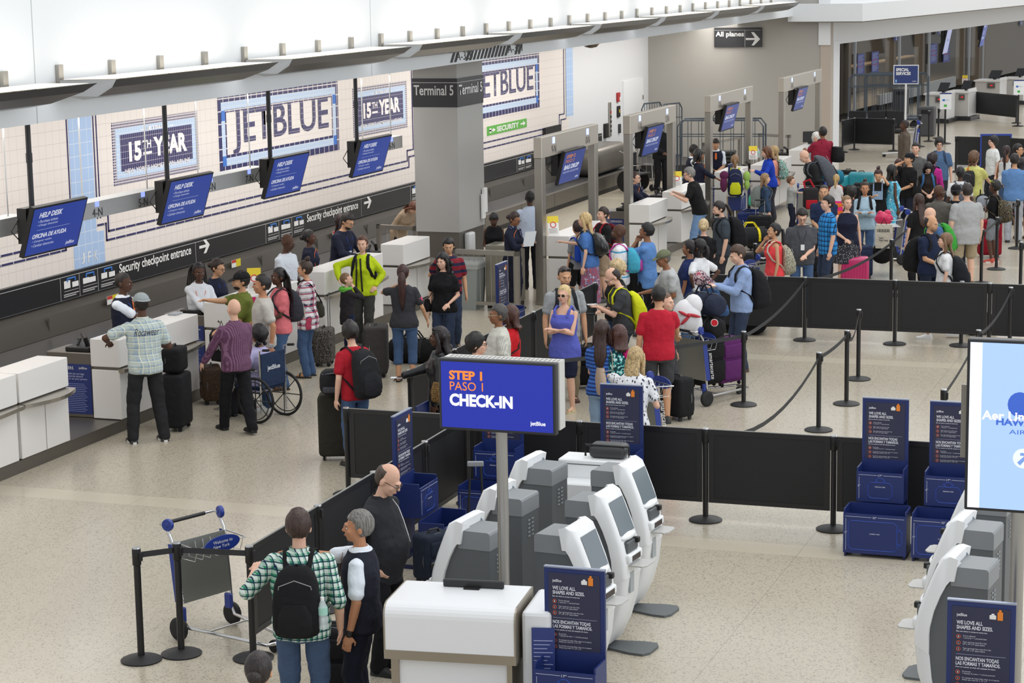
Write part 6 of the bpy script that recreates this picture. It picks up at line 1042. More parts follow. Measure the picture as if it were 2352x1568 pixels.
person(1487, 511, 1.8, -110, 'young man in light blue T-shirt with hand on chin and black striped trousers', skin='C', hair=('short', '120e0d'), top=('tee', '5c86bf'), bot=('pants', '16161a'), shoe='333333', arms=('chin', 'chin'), hem=.76)
person(1417, 598, 1.62, -65, 'older woman with curly blonde hair and glasses in black top', g='w', skin='A', hair=('curly', 'cdb488'), top=('jacket', '1a1a1c'), bot=('pants', '3a4a66'), ex=('glasses',), arms=('front', 'down'))
fo = person(1396, 618, 1.76, -78, 'bearded man in grey and black T-shirt reading his phone', skin='A', hair=('side', '2a1f1a'), top=('tee', '3f4144'), bot=('jeans', DEND), arms=('phone', 'phone'), head=(0, 30), lean=6, ex=('glasses', ('beard', '3a2a20'), ('phone_', 1, 'd5d8dc', 'smartphone in the hands of the bearded grey T-shirt man'))); pack(fo, 'bright yellow and black backpack on the man reading his phone', 'd3d823', '26262a', zc=1.12, w_=.32, h_=.5)
fo = person(1297, 611, 1.84, 12, 'muscular man in grey T-shirt with sunglasses pushed up on his head', skin='B', hair=('buzz', '3a2c24'), top=('tee', pattern('spots', ['9fa3a5', '8b8f92'], 60, .9, 'xz', .3)), bot=('pants', '8d8069'), shoe='4a2c20', arms=('down', 'down'), ex=('shades_up', ('beard', '6a5244')), bw=1.2, head=(4, 10)); pack(fo, 'dark backpack worn by the muscular man in grey T-shirt', '26272c')
person(1296, 654, 1.68, -22, 'blonde woman in purple-blue tank top with sunglasses and crossed arms', g='w', skin='A', hair=('pony', 'd8bd86', .12), top=('tank', '5a63bd'), bot=('shorts', '1b2036'), shoe='s:cbbd95', arms=('cross', 'cross'), ex=('shades',), bw=1.15, hem=.76)
person(1521, 574, 1.72, -72, 'thin man in light grey T-shirt and olive cap leaning forward', skin='C', hair=('buzz', '6a6662'), top=('tee', 'b4b6b6'), bot=('pants', '5a5a58'), arms=('front', 'fwd'), lean=14, ex=(('cap', '6c7058'),))
person(1585, 551, 1.68, -110, 'woman in navy T-shirt with dark hair tied back', g='w', skin='C', hair=('pony', '181214', .1), top=('tee', '1f2c58'), bot=('jeans', DEN), arms=('down', 'down'), bw=1.25)
person(1608, 548, 1.7, -125, 'woman in white T-shirt with one hand on her hip', g='w', skin='D', hair=('pony', '181214', .1), top=('tee', 'dcdde0'), bot=('jeans', DEN), arms=('hip', 'hip'), bw=1.2)
person(1597, 632, 1.5, -50, 'woman in pink and black floral headscarf bending over the bags', g='w', skin='A', hair=('bald', '222222'), top=('long', '3f5f8c'), bot=('pants', '2a2a32'), lean=30, head=(0, 30), ex=(('hijab', pattern('camo', ['b9a0a8', '4a2a3a', 'd6c4c8', 'a84a5c'], 14, .7)),), arms=('front', 'front'))
person(1512, 655, 1.78, 186, 'man in plain red T-shirt pushing the loaded cart', skin='B', hair=('short', '15110f'), top=('tee', 'b51f33'), bot=('shorts', '3e3f42'), shoe='333333', arms=('down', (-.28, -.42, 1.04)), bw=1.12, head=(0, 8))
person(1528, 672, 1.5, 60, 'small boy whose face peeps out behind the red T-shirt', g='c', skin='A', hair=('buzz', '6a4a34'), top=('tee', '4a5a70'), bot=('shorts', '44464a'))
fo = person(1688, 563, 1.84, -68, 'man in light blue shirt and dark jeans looking at his phone', skin='A', hair=('short', '4a3426'), top=('long', '8ea4cc'), bot=('jeans', DEND), shoe='4a2c22', arms=('phone', (.02, -.4, 1.2)), head=(0, 22), ex=(('belt', '4a2c20'), ('phone_', 1, 'e8e8ea', 'white phone in the hand of the light blue shirt man'))); pack(fo, 'large black backpack with orange loop on the light blue shirt man', '1d1d20', '232326', w_=.34, h_=.56, d_=.24, zc=1.13)
person(1382, 735, 1.68, 168, 'woman with long brown hair, sunglasses on head and blue striped top', g='w', skin='A', hair=('long', '3a2620', .3), top=('tee', pattern('stripe', ['3f6fc0', '203a78'], 22, .8, 'xz', .5)), bot=('jeans', DENL), ex=('shades_up',), arms=('front', 'front'))
fo = person(1422, 747, 1.62, 195, 'woman with auburn bob and turquoise patterned top', g='w', skin='A', hair=('bob', '4a2a22'), top=('three', pattern('floral', ['12494f', '17262c', '3fb0b0', 'd0e6e0'], 30)), bot=('jeans', DENL), arms=('front', 'front'), bw=1.15); hipbag(fo, 'beige leather tote over the shoulder of the auburn-haired woman', mat('b19c88', .5), side=1, z=1.06, w_=.36, h_=.34, strap='c4b4a2', cross=False)
f, o_ = fo; SMB(f.k).tube([f.tp((-.06, .12, 1.44)), f.tp((-.12, .13, 1.3)), f.tp((-.14, .12, 1.05)), f.tp((-.13, .12, .85))], .05, 8, (1, .5)).build('magenta_scarf', cloth('c4166e'), o_, smooth='all')
person(1462, 797, 1.72, 165, 'blonde woman in white top with dark leaf print leaning on a cart', g='w', skin='A', hair=('long', 'b59a6c', .12), top=('tee', pattern('leaf', ['dcdde0', '30343f'], 22, .85, 'xz', .3)), bot=('pants', '151518'), arms=((.1, -.3, 1.32), (-.18, -.34, 1.08)), hint=((1, .1, .1), None), lean=22, bw=1.25, hem=.74)
person(1580, 384, 1.84, -92, 'grey-haired man in black polo and jeans leaning on the second gate counter', skin='A', hair=('short', '85827e'), top=('polo', '161618'), bot=('jeans', mat('6f8fb8', .85)), shoe='222222', arms=((.2, -.46, 1.22), (-.2, -.44, 1.22)), lean=16, bw=1.15, ex=('glasses', ('belt', '111111')), legs='lead')
person(1457, 394, 1.7, 75, 'smiling woman agent with glasses and spotted scarf behind the second gate', g='w', skin='A', hair=('lowbun', '3a2018'), top=('three', NVY), bot=('pants', NVY), arms=('fwd', 'fwd'), ex=('glasses', 'stripe_side', ('scarf', pattern('spots', ['1d2346', 'e5e5ea'], 55, .7, 'xz', .25))))
person(1517, 275, 1.88, 20, 'man in dark suit standing by the baggage trolleys at the back wall', skin='D', hair=('buzz', '141011'), top=('jacket', '15161a'), bot=('pants', '131317'), shoe='111111', arms=('down', 'front'))
person(1645, 320, 1.84, 8, 'bald vest agent looking down behind the third gate counter', skin='B', hair=('buzz', '2a1e18'), top=('vest', NVY), bot=('pants', NVY), arms=('front', 'front'), head=(0, 30), lean=10)
person(1595, 332, 1.72, 95, 'male agent in dark waistcoat behind the third gate post', skin='C', hair=('short', '1a1412'), top=('vest', NVY), bot=('pants', NVY), arms=('fwd', 'fwd'), lean=8)
person(1604, 343, 1.76, 100, 'female agent with black bob next to the third gate post', g='w', skin='C', hair=('bob', '131012'), top=('three', NVY), bot=('pants', NVY), arms=('fwd', 'fwd'), ex=('stripe_side',))
fo = person(1688, 355, 1.7, 182, 'woman in white tee and khaki trousers at the third gate counter', g='w', skin='A', hair=('pony', '8a6a48', .08), top=('tee', 'd5d5d2'), bot=('pants', 'a3967e'), shoe='5a4a3a', arms=('counter', 'counter')); pack(fo, 'navy and yellow hiking backpack with purple jacket tied on', '1c2240', 'c2c624', strap='b4c030', w_=.34, h_=.6, d_=.24, zc=1.15)
f, o_ = fo; r = thing('tied_jacket', 'purple jacket hanging from the hiking backpack', 'jacket', o_.location, o_.rotation_euler[2]); MB().ell((.24, .28, 1.28), (.1, .09, .1)).ell((.25, .3, 1.1), (.08, .08, .18)).build('cloth', cloth('5a2348'), r, smooth=True); r = thing('rolled_coat', 'lime green rolled coat hanging right of the hiking backpack', 'coat', o_.location, o_.rotation_euler[2]); MB().ell((-.25, .25, 1.25), (.08, .09, .12)).ell((-.25, .27, 1.08), (.06, .07, .12)).build('cloth', cloth('93b45a'), r, smooth=True)
fo = person(1760, 337, 1.72, -75, 'brown-haired woman in bright blue blazer writing at the counter', g='w', skin='A', hair=('bob', '6a4228'), top=('long', '1c3fb0'), bot=('pants', '26262e'), arms=('counter', 'phone'), lean=8, ex=(('watch', 1),))
fo = person(1778, 335, 1.68, -95, 'blonde woman in peach top with turquoise patterned backpack', g='w', skin='A', hair=('long', 'b99a6a', .2), top=('tee', 'e09a86'), bot=('pants', '3a3a44')); pack(fo, 'turquoise and brown patterned backpack at the third counter', pattern('camo', ['7fb8a8', '6a4a40', 'b8d8cc', '3f7a70'], 18), w_=.32)
fo = person(1757, 398, 1.5, 100, 'girl in denim jacket and floral trousers with a rucksack', g='w', skin='A', hair=('long', '9a7a56', .22), top=('long', '33465f'), bot=('pants', pattern('floral', ['bfd6cc', '2c3a3a', 'e2e8e2', 'd88aa0'], 26)), shoe='3a3a3c', arms=('down', 'down')); pack(fo, 'grey and green rucksack on the girl in denim jacket', '6f7470', '3fae8a', strap='6a6c6c', w_=.34, h_=.5, d_=.24)
person(1816, 404, 1.22, 80, 'little boy in grey T-shirt reaching toward the red backpack', g='c', skin='A', hair=('short', '6a4a32'), top=('tee', '9a9c9a'), bot=('pants', '1a1e30'), shoe='333333', arms=('down', (.1, -.5, 1.25)), capz=.0)
fo = person(1840, 348, 1.84, -70, 'bald man with glasses in black jacket bending toward the boy', skin='A', hair=('bald', '8a7a6a'), top=('jacket', '202123'), bot=('pants', '86745a'), shoe='4a3a2a', arms=('front', 'front'), lean=20, head=(0, 22), ex=(('glasses', 'b0b0b0'),)); pack(fo, 'large grey, black and blue hiking backpack on the bald man', '5a5e66', '22242a', w_=.36, h_=.62, d_=.28, zc=1.22)
r = thing('red_backpack', 'small red and black backpack held between the bald man and the boy', 'backpack', at(1862, 480, .75), .4); MB().rbox(-.16, .16, -.1, .1, 0, .45, .07, 3).build('main_bag', cloth('2a2628'), r, smooth=True); MB().rbox(-.12, .12, -.14, -.08, .02, .2, .02, 2).build('front_pocket', cloth('a81a28'), r, smooth=True); MB().tube([(-.1, .1, .42), (-.12, .16, .55), (.0, .14, .6), (.1, .1, .42)], .022, 6).build('shoulder_strap', cloth('b01a2a'), r)
fo = person(1890, 291, 1.86, -150, 'large man in burgundy polo with black shoulder bag at the last counter', skin='C', hair=('short', '1a1512'), top=('polo', '8c2138'), bot=('shorts', pl('d0ccd4', '7a6a80', sc=14)), shoe='e8e8e8', arms=('counter', 'counter'), bw=1.35, belly=.1); hipbag(fo, 'big black duffel on the shoulder of the burgundy polo man', '1c1c1e', side=-1, w_=.5, h_=.34, d_=.26, z=1.12, yb=.1, out=.3)
person(1874, 305, 1.62, -5, 'old woman with short white hair and glasses facing the camera', g='w', skin='A', hair=('curly', 'e2e0da'), top=('tee', '9fb0b8'), bot=('pants', '5a5a60'), ex=(('glasses', '8a8a8a'),), arms=('counter', 'down'))
person(1921, 400, 1.25, 170, 'little blonde girl in white tee and pink skirt with a ponytail', g='c', skin='A', hair=('pony', 'c0a06a', .15), top=('tee', 'd6d4d4'), bot=('skirt', pattern('stripe', ['d8307a', 'e8702a'], 6)), shoe='e8e8e8', arms=('down', 'down'))
fo = person(1647, 462, 1.78, -75, 'man with dark ponytail and slate grey shirt', skin='A', hair=('pony', '241a17', .1), top=('shirt', '3c444c'), bot=('pants', '33343a'), arms=('down', 'down'), head=(0, 20), bw=1.15, ex=(('beard', '2a201c'),)); pack(fo, 'bulky black backpack on the ponytailed man in slate shirt', '1b1b1e', '202024', w_=.36, h_=.54, d_=.26)
person(1616, 502, 1.66, 175, 'blonde woman with tied hair in black T-shirt seen from behind', g='w', skin='A', hair=('lowbun', 'cdb58a'), top=('tee', '17171a'), bot=('pants', '1a1a1e'), arms=('front', 'front'), bw=1.2)
fo = person(1780, 512, 1.66, -75, 'woman in coral tank top and denim shorts with black ponytail', g='w', skin='B', hair=('pony', '171214', .25), top=('tank', 'e5484c'), bot=('shorts', DENL), shoe='333333', arms=('down', 'chin'), ex=(('belt', '222222'),)); pack(fo, 'cream and black patterned backpack on the coral tank top woman', pattern('camo', ['c8c2a8', '1d1d1c', 'ddd8c0', '3a3a36'], 55), strap='d8d2c0', w_=.36, h_=.5, d_=.2, zc=1.12)
person(1843, 480, 1.82, 5, 'man in dark grey T-shirt with lanyard reading a paper', skin='A', hair=('short', '1d1715'), top=('tee', '4b4d52'), bot=('jeans', DEN), arms=('front', 'down'), head=(0, 30), bw=1.15, belly=.04, ex=('glasses', ('lanyard', '1c1c1e')))
person(1893, 424, 1.8, -8, 'man in navy T-shirt with receding hair looking at the camera', skin='B', hair=('buzz', '2a201b'), top=('tee', '232f4d'), bot=('pants', '2a2c34'), arms=('front', 'front'), bw=1.1)
person(1903, 449, 1.82, -70, 'man in bright blue and black plaid short-sleeve shirt', skin='A', hair=('short', '1f1815'), top=('shirt', pl('2f8fd4', '1f5f9f', '14263c', sc=12, r=.62)), bot=('jeans', DEND), shoe='222222', arms=('down', 'down'), bw=1.15, hem=.78)
person(1945, 449, 1.7, 15, 'woman in navy sleeveless lace top pulling the pink suitcase', g='w', skin='A', hair=('lowbun', '8a6c4c'), top=('sleeveless', '1b1f33'), bot=('skirt', pattern('spots', ['34343a', 'b0b0b4'], 40, .8, 'xz', .3)), shoe='333333', arms=('down', (-.08, -.22, .98)), bw=1.3, head=(10, 0))
fo = person(1987, 413, 1.7, 0, 'young woman in pale denim shirt and jeans with crossed arms', g='w', skin='E', hair=('bun', '2a1c18'), top=('long', 'a3bccb'), bot=('jeans', DEN), shoe='c8d84a', arms=('cross', 'cross'), capz=.03); pack(fo, 'black backpack worn by the young woman in pale denim shirt', '1a1a1d')
person(1958, 428, 1.35, 150, 'dark-haired child half hidden behind the woman in navy lace', g='c', skin='B', hair=('curly', '1a1414'), top=('tee', '3a3a44'), bot=('pants', '2a2a30'))
person(2017, 386, 1.66, -5, 'woman with top bun in denim overalls and black tee looking down', g='w', skin='B', hair=('bun', '3a201e'), top=('tee', '161618'), bot=('jeans', DENL), arms=('ear', 'phone'), head=(0, 24), capz=.03, shoe='d8c040')
f, o_ = FG['woman with top bun in denim overalls and black tee looking down']; k = f.k; mb = SMB(k); mb.rings(f.trings(.92, 1.14, .02), caps=False); mb.rings([[f.tp((x_, y_-.012, z_)) for x_, y_ in ((-.11, -.14), (.11, -.14), (.11, -.155), (-.11, -.155))] for z_ in (1.1, 1.28)]); [mb.tube([f.tp((sx*.09, -.15, 1.27)), f.tp((sx*.09, -.1, 1.42)), f.tp((sx*.08, 0, 1.48)), f.tp((sx*.05, .12, 1.2))], .014, 6) for sx in (1, -1)]; mb.build('dungaree_bib', DENL, o_, smooth=True)
person(2049, 378, 1.72, 110, 'woman with black hair and turquoise strappy dress', g='w', skin='D', hair=('long', '120e10', .15), top=('dress', pattern('floral', ['3fa6c8', '7fc8dc', '2f8fb8', 'bfe4ec'], 14)), bot=('none', '222222'), shoe='s:3a2a22', arms=('down', 'down'), bw=1.1)
fo = person(2090, 350, 1.8, -55, 'young man in black V-neck tee and black cap talking on a phone', skin='B', hair=('short', '1a1412'), top=('tee', '151517'), bot=('jeans', '1d222e'), shoe='222222', arms=('front', 'ear'), ex=(('cap', '1a1d22', 'back'), ('watch', 0, 'e0e0e0'))); hipbag(fo, 'small black crossbody bag on the man talking on the phone', '18181a', side=1, z=.98, w_=.2, h_=.2)
person(2104, 327, 1.82, -12, 'dark-haired young man in grey T-shirt behind the black cap man', skin='A', hair=('short', '1c1614'), top=('tee', '5b5c5c'), bot=('pants', '2e2f36'))
person(2064, 365, 1.64, 10, 'woman with reddish brown hair partly behind the phoning man', g='w', skin='A', hair=('long', '4f2a20', .2), top=('tee', '202024'), bot=('pants', '22222a'))
fo = person(2158, 316, 1.84, 5, 'tall man with glasses in denim-blue shirt and backpack straps', skin='A', hair=('messy', '1d1715'), top=('shirt', '4f6b8e'), bot=('pants', '2e3038'), bw=1.2, head=(0, 10), ex=('glasses',)); pack(fo, 'dark blue backpack on the tall man with glasses', '2f3e55', strap='33435c')
fo = person(2143, 352, 1.68, 150, 'woman with curly dark hair in bright magenta top', g='w', skin='A', hair=('curly', '25151a'), top=('long', 'bf2f8e'), bot=('pants', '2a1c40'), bw=1.1); pack(fo, 'black and orange striped backpack on the magenta top woman', '24252a', 'd0502a', w_=.32, h_=.5, zc=1.12)
fo = person(2133, 375, 1.6, 10, 'woman with black hair and lace top bowing her head', g='w', skin='A', hair=('bob', '131012'), top=('tee', pattern('floral', ['1b1715', '2f2620', '14110f', '3f342c'], 40)), bot=('skirt', '1c1a1a'), arms=('front', 'front'), head=(0, 36)); pack(fo, 'black rucksack with blue straps on the bowing woman', '1a1a1c', strap='3f6a9a')
fo = person(2238, 348, 1.78, 150, 'boy with curly brown hair in pale yellow T-shirt', skin='A', hair=('curly', '6a4c34'), top=('tee', 'd0cf7c'), bot=('shorts', 'b0aa98'), shoe='333333', arms=('down', (-.2, -.45, 1.0)), hint=None); pack(fo, 'orange-strapped bag on the boy in yellow T-shirt', '2a2a2c', strap='c8642a', one=True, w_=.26, h_=.34)
fo = person(2206, 383, 1.7, 185, 'youth with black hair and white T-shirt seen from behind', skin='D', hair=('short', '110e0e'), top=('tee', 'd8d8da'), bot=('jeans', DEND)); pack(fo, 'small grey backpack with brown straps on the white T-shirt youth', '5a5c64', strap='4f505a', w_=.26, h_=.4)
person(2282, 312, 1.74, -60, 'Asian boy with glasses in white printed T-shirt', skin='A', hair=('messy', '141210'), top=('tee', pattern('spots', ['d8dad8', '3a5a50'], 20, .8, 'xz', .16)), bot=('pants', '2a2c33'), ex=('glasses',))
person(2312, 334, 1.66, 165, 'woman with long dark ponytail and white tank top', g='w', skin='C', hair=('pony', '2a1216', .38), top=('tank', 'd5d8da'), bot=('jeans', DEN), arms=('down', 'down'))
person(2331, 352, 1.84, 182, 'man in medium blue T-shirt and grey trousers seen from behind', skin='B', hair=('short', '1c1512'), top=('tee', '5d83b4'), bot=('pants', 'a2a5ab'), arms=('front', 'front'), bw=1.1)
person(2338, 330, 1.78, 75, 'man in navy T-shirt with sunglasses near the right edge', skin='B', hair=('short', '14100f'), top=('tee', '1f2a48'), bot=('pants', '2a2c34'), ex=('glasses',))
person(2157, 424, 1.8, 165, 'bald man in brown-grey suit jacket with his back turned', skin='D', hair=('bald', '141011'), top=('jacket', '5d5a54'), bot=('pants', '55524d'), arms=('front', 'front'), bw=1.1, ex=(('glasses', 'a0a0a0'),), head=(-35, 0), hem=.72)
person(2196, 423, 1.76, 170, 'man in black T-shirt and black cap behind the grey T-shirt man', skin='B', hair=('short', '1a1412'), top=('tee', '1c1c20'), bot=('pants', '22242a'), ex=(('cap', '1a1a1c', 'back'),), bw=1.2)
person(2222, 421, 1.86, 205, 'big man in oversized light grey T-shirt and khaki shorts', skin='A', hair=('short', '2a201d'), top=('tee', 'a5a6a6'), bot=('shorts', 'a3947a'), shoe='5a4a3a', arms=('down', 'down'), bw=1.45, belly=.16, hem=.74)
person(2111, 445, 1.7, 215, 'woman with long brown hair in black tee reaching to the left', g='w', skin='A', hair=('long', '3a241c', .32), top=('tee', '151517'), bot=('pants', '17171b'), arms=('down', (-.2, -.5, 1.05)), hint=None)
fo = person(2130, 478, 1.72, -70, 'bald older man with glasses in blue shirt', skin='A', hair=('bald', 'a09a92'), top=('long', '45648c'), bot=('pants', '3a3c44'), ex=(('glasses', '9a9a9a'),), head=(0, 22), lean=6); pack(fo, 'bright green backpack on the bald older man', '3f9a3c', '2c7a34', w_=.34, h_=.48)
fo = person(2141, 494, 1.8, 50, 'smiling man with receding hair in navy polo and brown shoes', skin='B', hair=('side', '241a16'), top=('polo', '1d2740'), bot=('pants', '1b2334'), shoe='4f3828', arms=('front', 'front'), bw=1.15, head=(10, 10), ex=(('beard', '8a6a54'),)); pack(fo, 'big black backpack on the smiling man in navy polo', '19191b', '1f1f22', w_=.36, h_=.56, d_=.28, zc=1.12)
fo = person(2173, 535, 1.64, -85, 'girl with long brown hair in white V-neck tee and white sneakers', g='w', skin='A', hair=('long', '7a5c42', .24), top=('tee', 'dcdcdc'), bot=('shorts', DENL), shoe='e8e8e8', arms=('down', 'down'), legs='walk'); pack(fo, 'black and grey backpack on the girl in white V-neck tee', '1f2125', '2b2d33', w_=.36, h_=.58, d_=.26, zc=1.08)
fo = person(2287, 413, 1.56, -115, 'boy with neon sunglasses on his head and grey shorts', g='c', skin='D', hair=('short', '120e0d'), top=('tee', '151517'), bot=('shorts', '7a7e84'), shoe='b94a3a', arms=('cross', 'cross'), ex=(('shades_up', 'c8e020'),)); pack(fo, 'camouflage backpack with orange tags on the boy', pattern('camo', ['4a4236', '1f1c18', '6a5f48', '2e2a20'], 20), w_=.36, h_=.48, d_=.24, zc=1.12)
person(2349, 362, 1.7, 190, 'woman in black and magenta dotted dress at the right edge', g='w', skin='B', hair=('bob', '1a1214'), top=('dress', pattern('spots', ['1c1216', 'a8206a'], 18, .8, 'xz', .3)), bot=('none', '222222'), shoe='s:4a3a2a')
person(2079, 275, 1.82, -80, 'man in brown suit walking in the far queue area', skin='D', hair=('buzz', '241a16'), top=('jacket', '5c5248'), bot=('pants', '51483f'), shoe='2a2018', arms=('down', 'down'), hem=.7, legs='lead')
# --- foreground
fo = person(684, 1168, 1.84, 172, 'man in green, navy and white checked shirt with black backpack', skin='A', hair=('short', '3a251b'), top=('rolled', pl('d6e2da', '2f8a66', '1f2c4a', sc=19, r=.5)), bot=('jeans', mat('3d5270', .85, bump=.5, bscale=30)), shoe='5a4a3a', arms=((.36, -.22, 1.24), (-.27, -.04, .86)), bw=1.2, hint=((.6, .5, -.8), None), vox=.007, hem=.82, ex=()); fo2 = pack(fo, 'black backpack with a water bottle on the checked shirt man', '151517', '1a1a1c', w_=.34, h_=.5, d_=.2, zc=1.13)
f, o_ = fo; M_ = Matrix.Translation(o_.location) @ Matrix.Rotation(o_.rotation_euler[2], 4, 'Z'); q = M_ @ (f.tp((-.19, .29, .96))*f.k); bottle(q, 0, 'plastic water bottle in the side pocket of the black backpack', .24, .036)
person(826, 1171, 1.74, -100, 'grey-haired agent in navy waistcoat pointing to the left', skin='E', hair=('short', '77746f'), top=('vest', '20222e'), bot=('pants', '171a28'), shoe='111111', arms=('down', (-.06, -.55, 1.4)), hint=(None, (0, -.2, -1)), ex=(('watch', 0, '2a2a2a'),), bw=1.12, head=(8, 0), vox=.007)
person(905, 1069, 1.8, 62, 'balding man with glasses and white earphones in charcoal shirt', skin='A', hair=('side', '4a3a30'), top=('long', '2b2c30'), bot=('pants', '17181b'), shoe='1a1a1a', arms=('back', 'pocket'), head=(4, 30), bw=1.15, belly=.08, ex=('glasses', 'earbuds'), hem=.76, vox=.007)
person(592, 1496, 1.66, 165, 'person with dark brown hair cut off by the bottom edge', g='w', skin='B', hair=('lowbun', '241a17'), top=('tee', '33343a'), bot=('pants', '22242a'), vox=.009)
# people inside the glazed office
for i, (px, py, c_, cat_) in enumerate(((1990, 108, '4f6a58', 'green top'), (2012, 104, '4a5f80', 'blue shirt'), (2032, 106, 'a89c88', 'cream shirt'), (2109, 96, '2c3550', 'navy uniform'))):
    p = gp(px, py)-NG*4.2; person(px, py, 1.75, (60, 150, -120, 0)[i], 'person in %s working inside the glazed office' % cat_, skin='B', hair=('short', '2a211d'), top=('shirt', c_), bot=('pants', '22242a'), loc=(p.x, p.y, .02), lean=10, vox=.02)
# ================================================================ BAGS AND WHEELCHAIR
def af(x, y, z=0): p = at(x, y, z); return (p.x, p.y)
c = case(af(408, 985), -80, .46, .3, .74, '1d1e20', 'tall black suitcase beside the man in grey cap'); case(af(408, 985), -80, .36, .26, .32, '1a1b1d', 'small black case standing on the tall black suitcase', z=.76, lay=True, cat='case')
case(af(488, 925), -60, .38, .26, .52, pattern('spots', ['3a2a1e', '6a5230'], 45, .6, 'xz', .25), 'brown monogram case in front of the purple shirt man')
p = at(490, 880, .3); o = thing('shopping_bag', 'glossy black shopping bag with silver letters hanging in the olive polo mans hand', 'bag', (p.x, p.y+.3, .55), -.3); MB().rings([[(-.18*s_, -.06*s_, z_), (.18*s_, -.06*s_, z_), (.18*s_, .06*s_, z_), (-.18*s_, .06*s_, z_)] for s_, z_ in ((.9, 0), (1, .12), (1, .36), (.7, .45))]).build('bag_body', mat('121214', .2), o); text('lettering', 'MAN', (.24, .07), mat('9a9a9a'), o, (-.12, -.065, .16), bold=.03, shear=.2); MB().tube([(-.05, 0, .44), (0, 0, .56), (.05, 0, .44)], .006, 5).build('carry_handle', BLACK, o)
case(af(746, 838), -75, .4, .28, .56, pattern('camo', ['5a5652', '1d1c1c', '7a746c', '2c2a2a'], 30), 'black and grey printed suitcase beside the plaid shirt woman', handle=.5)
case(af(866, 862), -70, .5, .34, .74, '3f3c3b', 'large charcoal soft suitcase under the ponytailed womans hand', trim='b0aca4')
duffel(af(950, 832), 5, .75, .2, '161618', 'black duffel bag with ring print on the floor by the long-haired woman')
case(af(775, 1052), 200, .42, .34, .8, '33312a', 'tall olive rolling duffel pushed by the boy in red', handle=.3); p = at(772, 905, .85); o = thing('backpack', 'black and grey backpack lying on top of the olive rolling duffel', 'backpack', (p.x, p.y+.12, .83), .4); MB().rbox(-.24, .24, -.17, .17, 0, .3, .1, 4).build('main_bag', cloth('202124'), o, smooth=True); MB().rbox(-.2, .1, -.2, -.1, .05, .12, .02, 2).build('front_pocket', cloth('45464c'), o, smooth=True); MB().tube([(-.2, -.1, .26), (0, -.18, .29), (.2, -.1, .28)], .02, 6, (1.3, .4)).build('shoulder_strap', cloth('55565e'), o)
case(af(1352, 890), 20, .38, .26, .6, '1a1a1c', 'black suitcase with long handle behind the khaki trousers man', handle=.42)
# load on the cart of the man in red
Q = V3(-7.05, 27.75, 0); c0 = Q
case((-7.2, 27.8), 60, .48, .3, .68, '19191b', 'black suitcase standing on the loaded cart', z=.14, trim='9a9a9c'); case((-7.0, 28.1), 60, .46, .26, .66, '5a2560', 'purple suitcase at the front of the loaded cart', z=.12)
duffel((-7.22, 27.78), 150, .58, .15, '1b1b1d', 'black soft bag with white piping in the middle of the loaded cart', z=.84); duffel((-7.22, 27.78), 150, .6, .16, '262c3f', 'navy duffel bag on top of the loaded cart', z=1.14, c2='1b1f2e')
o = thing('plastic_bag', 'white plastic bag with red printed ribbon on the loaded cart', 'bag', (-7.36, 27.36, .98), .5); MB().ell((0, 0, .2), (.2, .12, .23)).ell((.09, 0, .34), (.13, .09, .15)).ell((.13, 0, .08), (.09, .07, .16)).ell((-.08, 0, .12), (.12, .1, .14)).build('bag_body', mat('dcdde0', .3), o, smooth=True); MB().ell((-.07, -.125, .25), (.085, .02, .02), R=Matrix.Rotation(.5, 3, 'Y')).ell((.07, -.125, .22), (.095, .02, .022), R=Matrix.Rotation(.25, 3, 'Y')).ell((.0, -.13, .225), (.03, .02, .03)).ell((-.05, -.125, .16), (.085, .02, .022), R=Matrix.Rotation(-.75, 3, 'Y')).build('red_ribbon_print', mat('b0202e', .5), o, smooth=True)
o = thing('luggage_tag', 'round red airline tag hanging from the navy duffel', 'tag', at(1641, 741, 1.2)); MB().rings([[(r_*math.cos(2*PI*j/18), y_, r_*math.sin(2*PI*j/18)) for j in range(18)] for y_, r_ in ((0, .05), (.004, .05))]).build('disc', mat('e8e8e8', .4), o); MB().rings([[(r_*math.cos(2*PI*j/18), y_, r_*math.sin(2*PI*j/18)) for j in range(18)] for y_, r_ in ((-.003, .042), (0, .042))]).build('red_disc', mat('c8202e', .4), o)
case(af(1555, 962), 150, .4, .28, .56, '1b1c1e', 'black suitcase standing below the blonde woman in leaf print', trim='8a8a8a')
duffel(af(1722, 640), 30, .7, .18, '202123', 'black and yellow duffel on the cart behind the light blue shirt man', z=.62, c2='e0cc20'); case(af(1735, 660), 60, .5, .3, .5, '26262a', 'grey suitcase under the black and yellow duffel', z=.14)
duffel(af(1735, 762), 100, .7, .2, '17171a', 'black holdall on the floor right of the light blue shirt mans legs'); case(af(1672, 760), 80, .4, .26, .5, '1a191b', 'dark case on the floor left of the light blue shirt mans legs')
case(af(1745, 575), 10, .5, .3, .72, '161719', 'tall black suitcase behind the floral trousers girl', handle=.3, trim='6a6a6a'); case(af(1718, 560), 20, .44, .28, .66, '1b2a5a', 'dark blue suitcase beside the tall black one')
duffel((-9.25, 46.4), 30, .6, .17, '1f6f88', 'teal duffel bag stacked on the cart beside the girl in denim jacket', z=1.0); duffel((-9.25, 46.4), 30, .58, .12, 'd0431f', 'orange bag under the teal duffel', z=.78); case((-9.25, 46.5), 30, .55, .3, .62, '232428', 'black suitcase at the bottom of the teal and orange stack', z=.14)
case(af(1963, 668), 10, .5, .3, .62, 'c2316a', 'bright pink hard-shell suitcase with ribs and raised handle', handle=.45, hard=True); case(af(1878, 662), 10, .42, .3, .6, '1a1b1e', 'black wheeled case with two silver handle tubes', handle=.45); case(af(1975, 640), 40, .42, .28, .62, '26304a', 'navy suitcase between the lace top woman and the denim shirt woman')
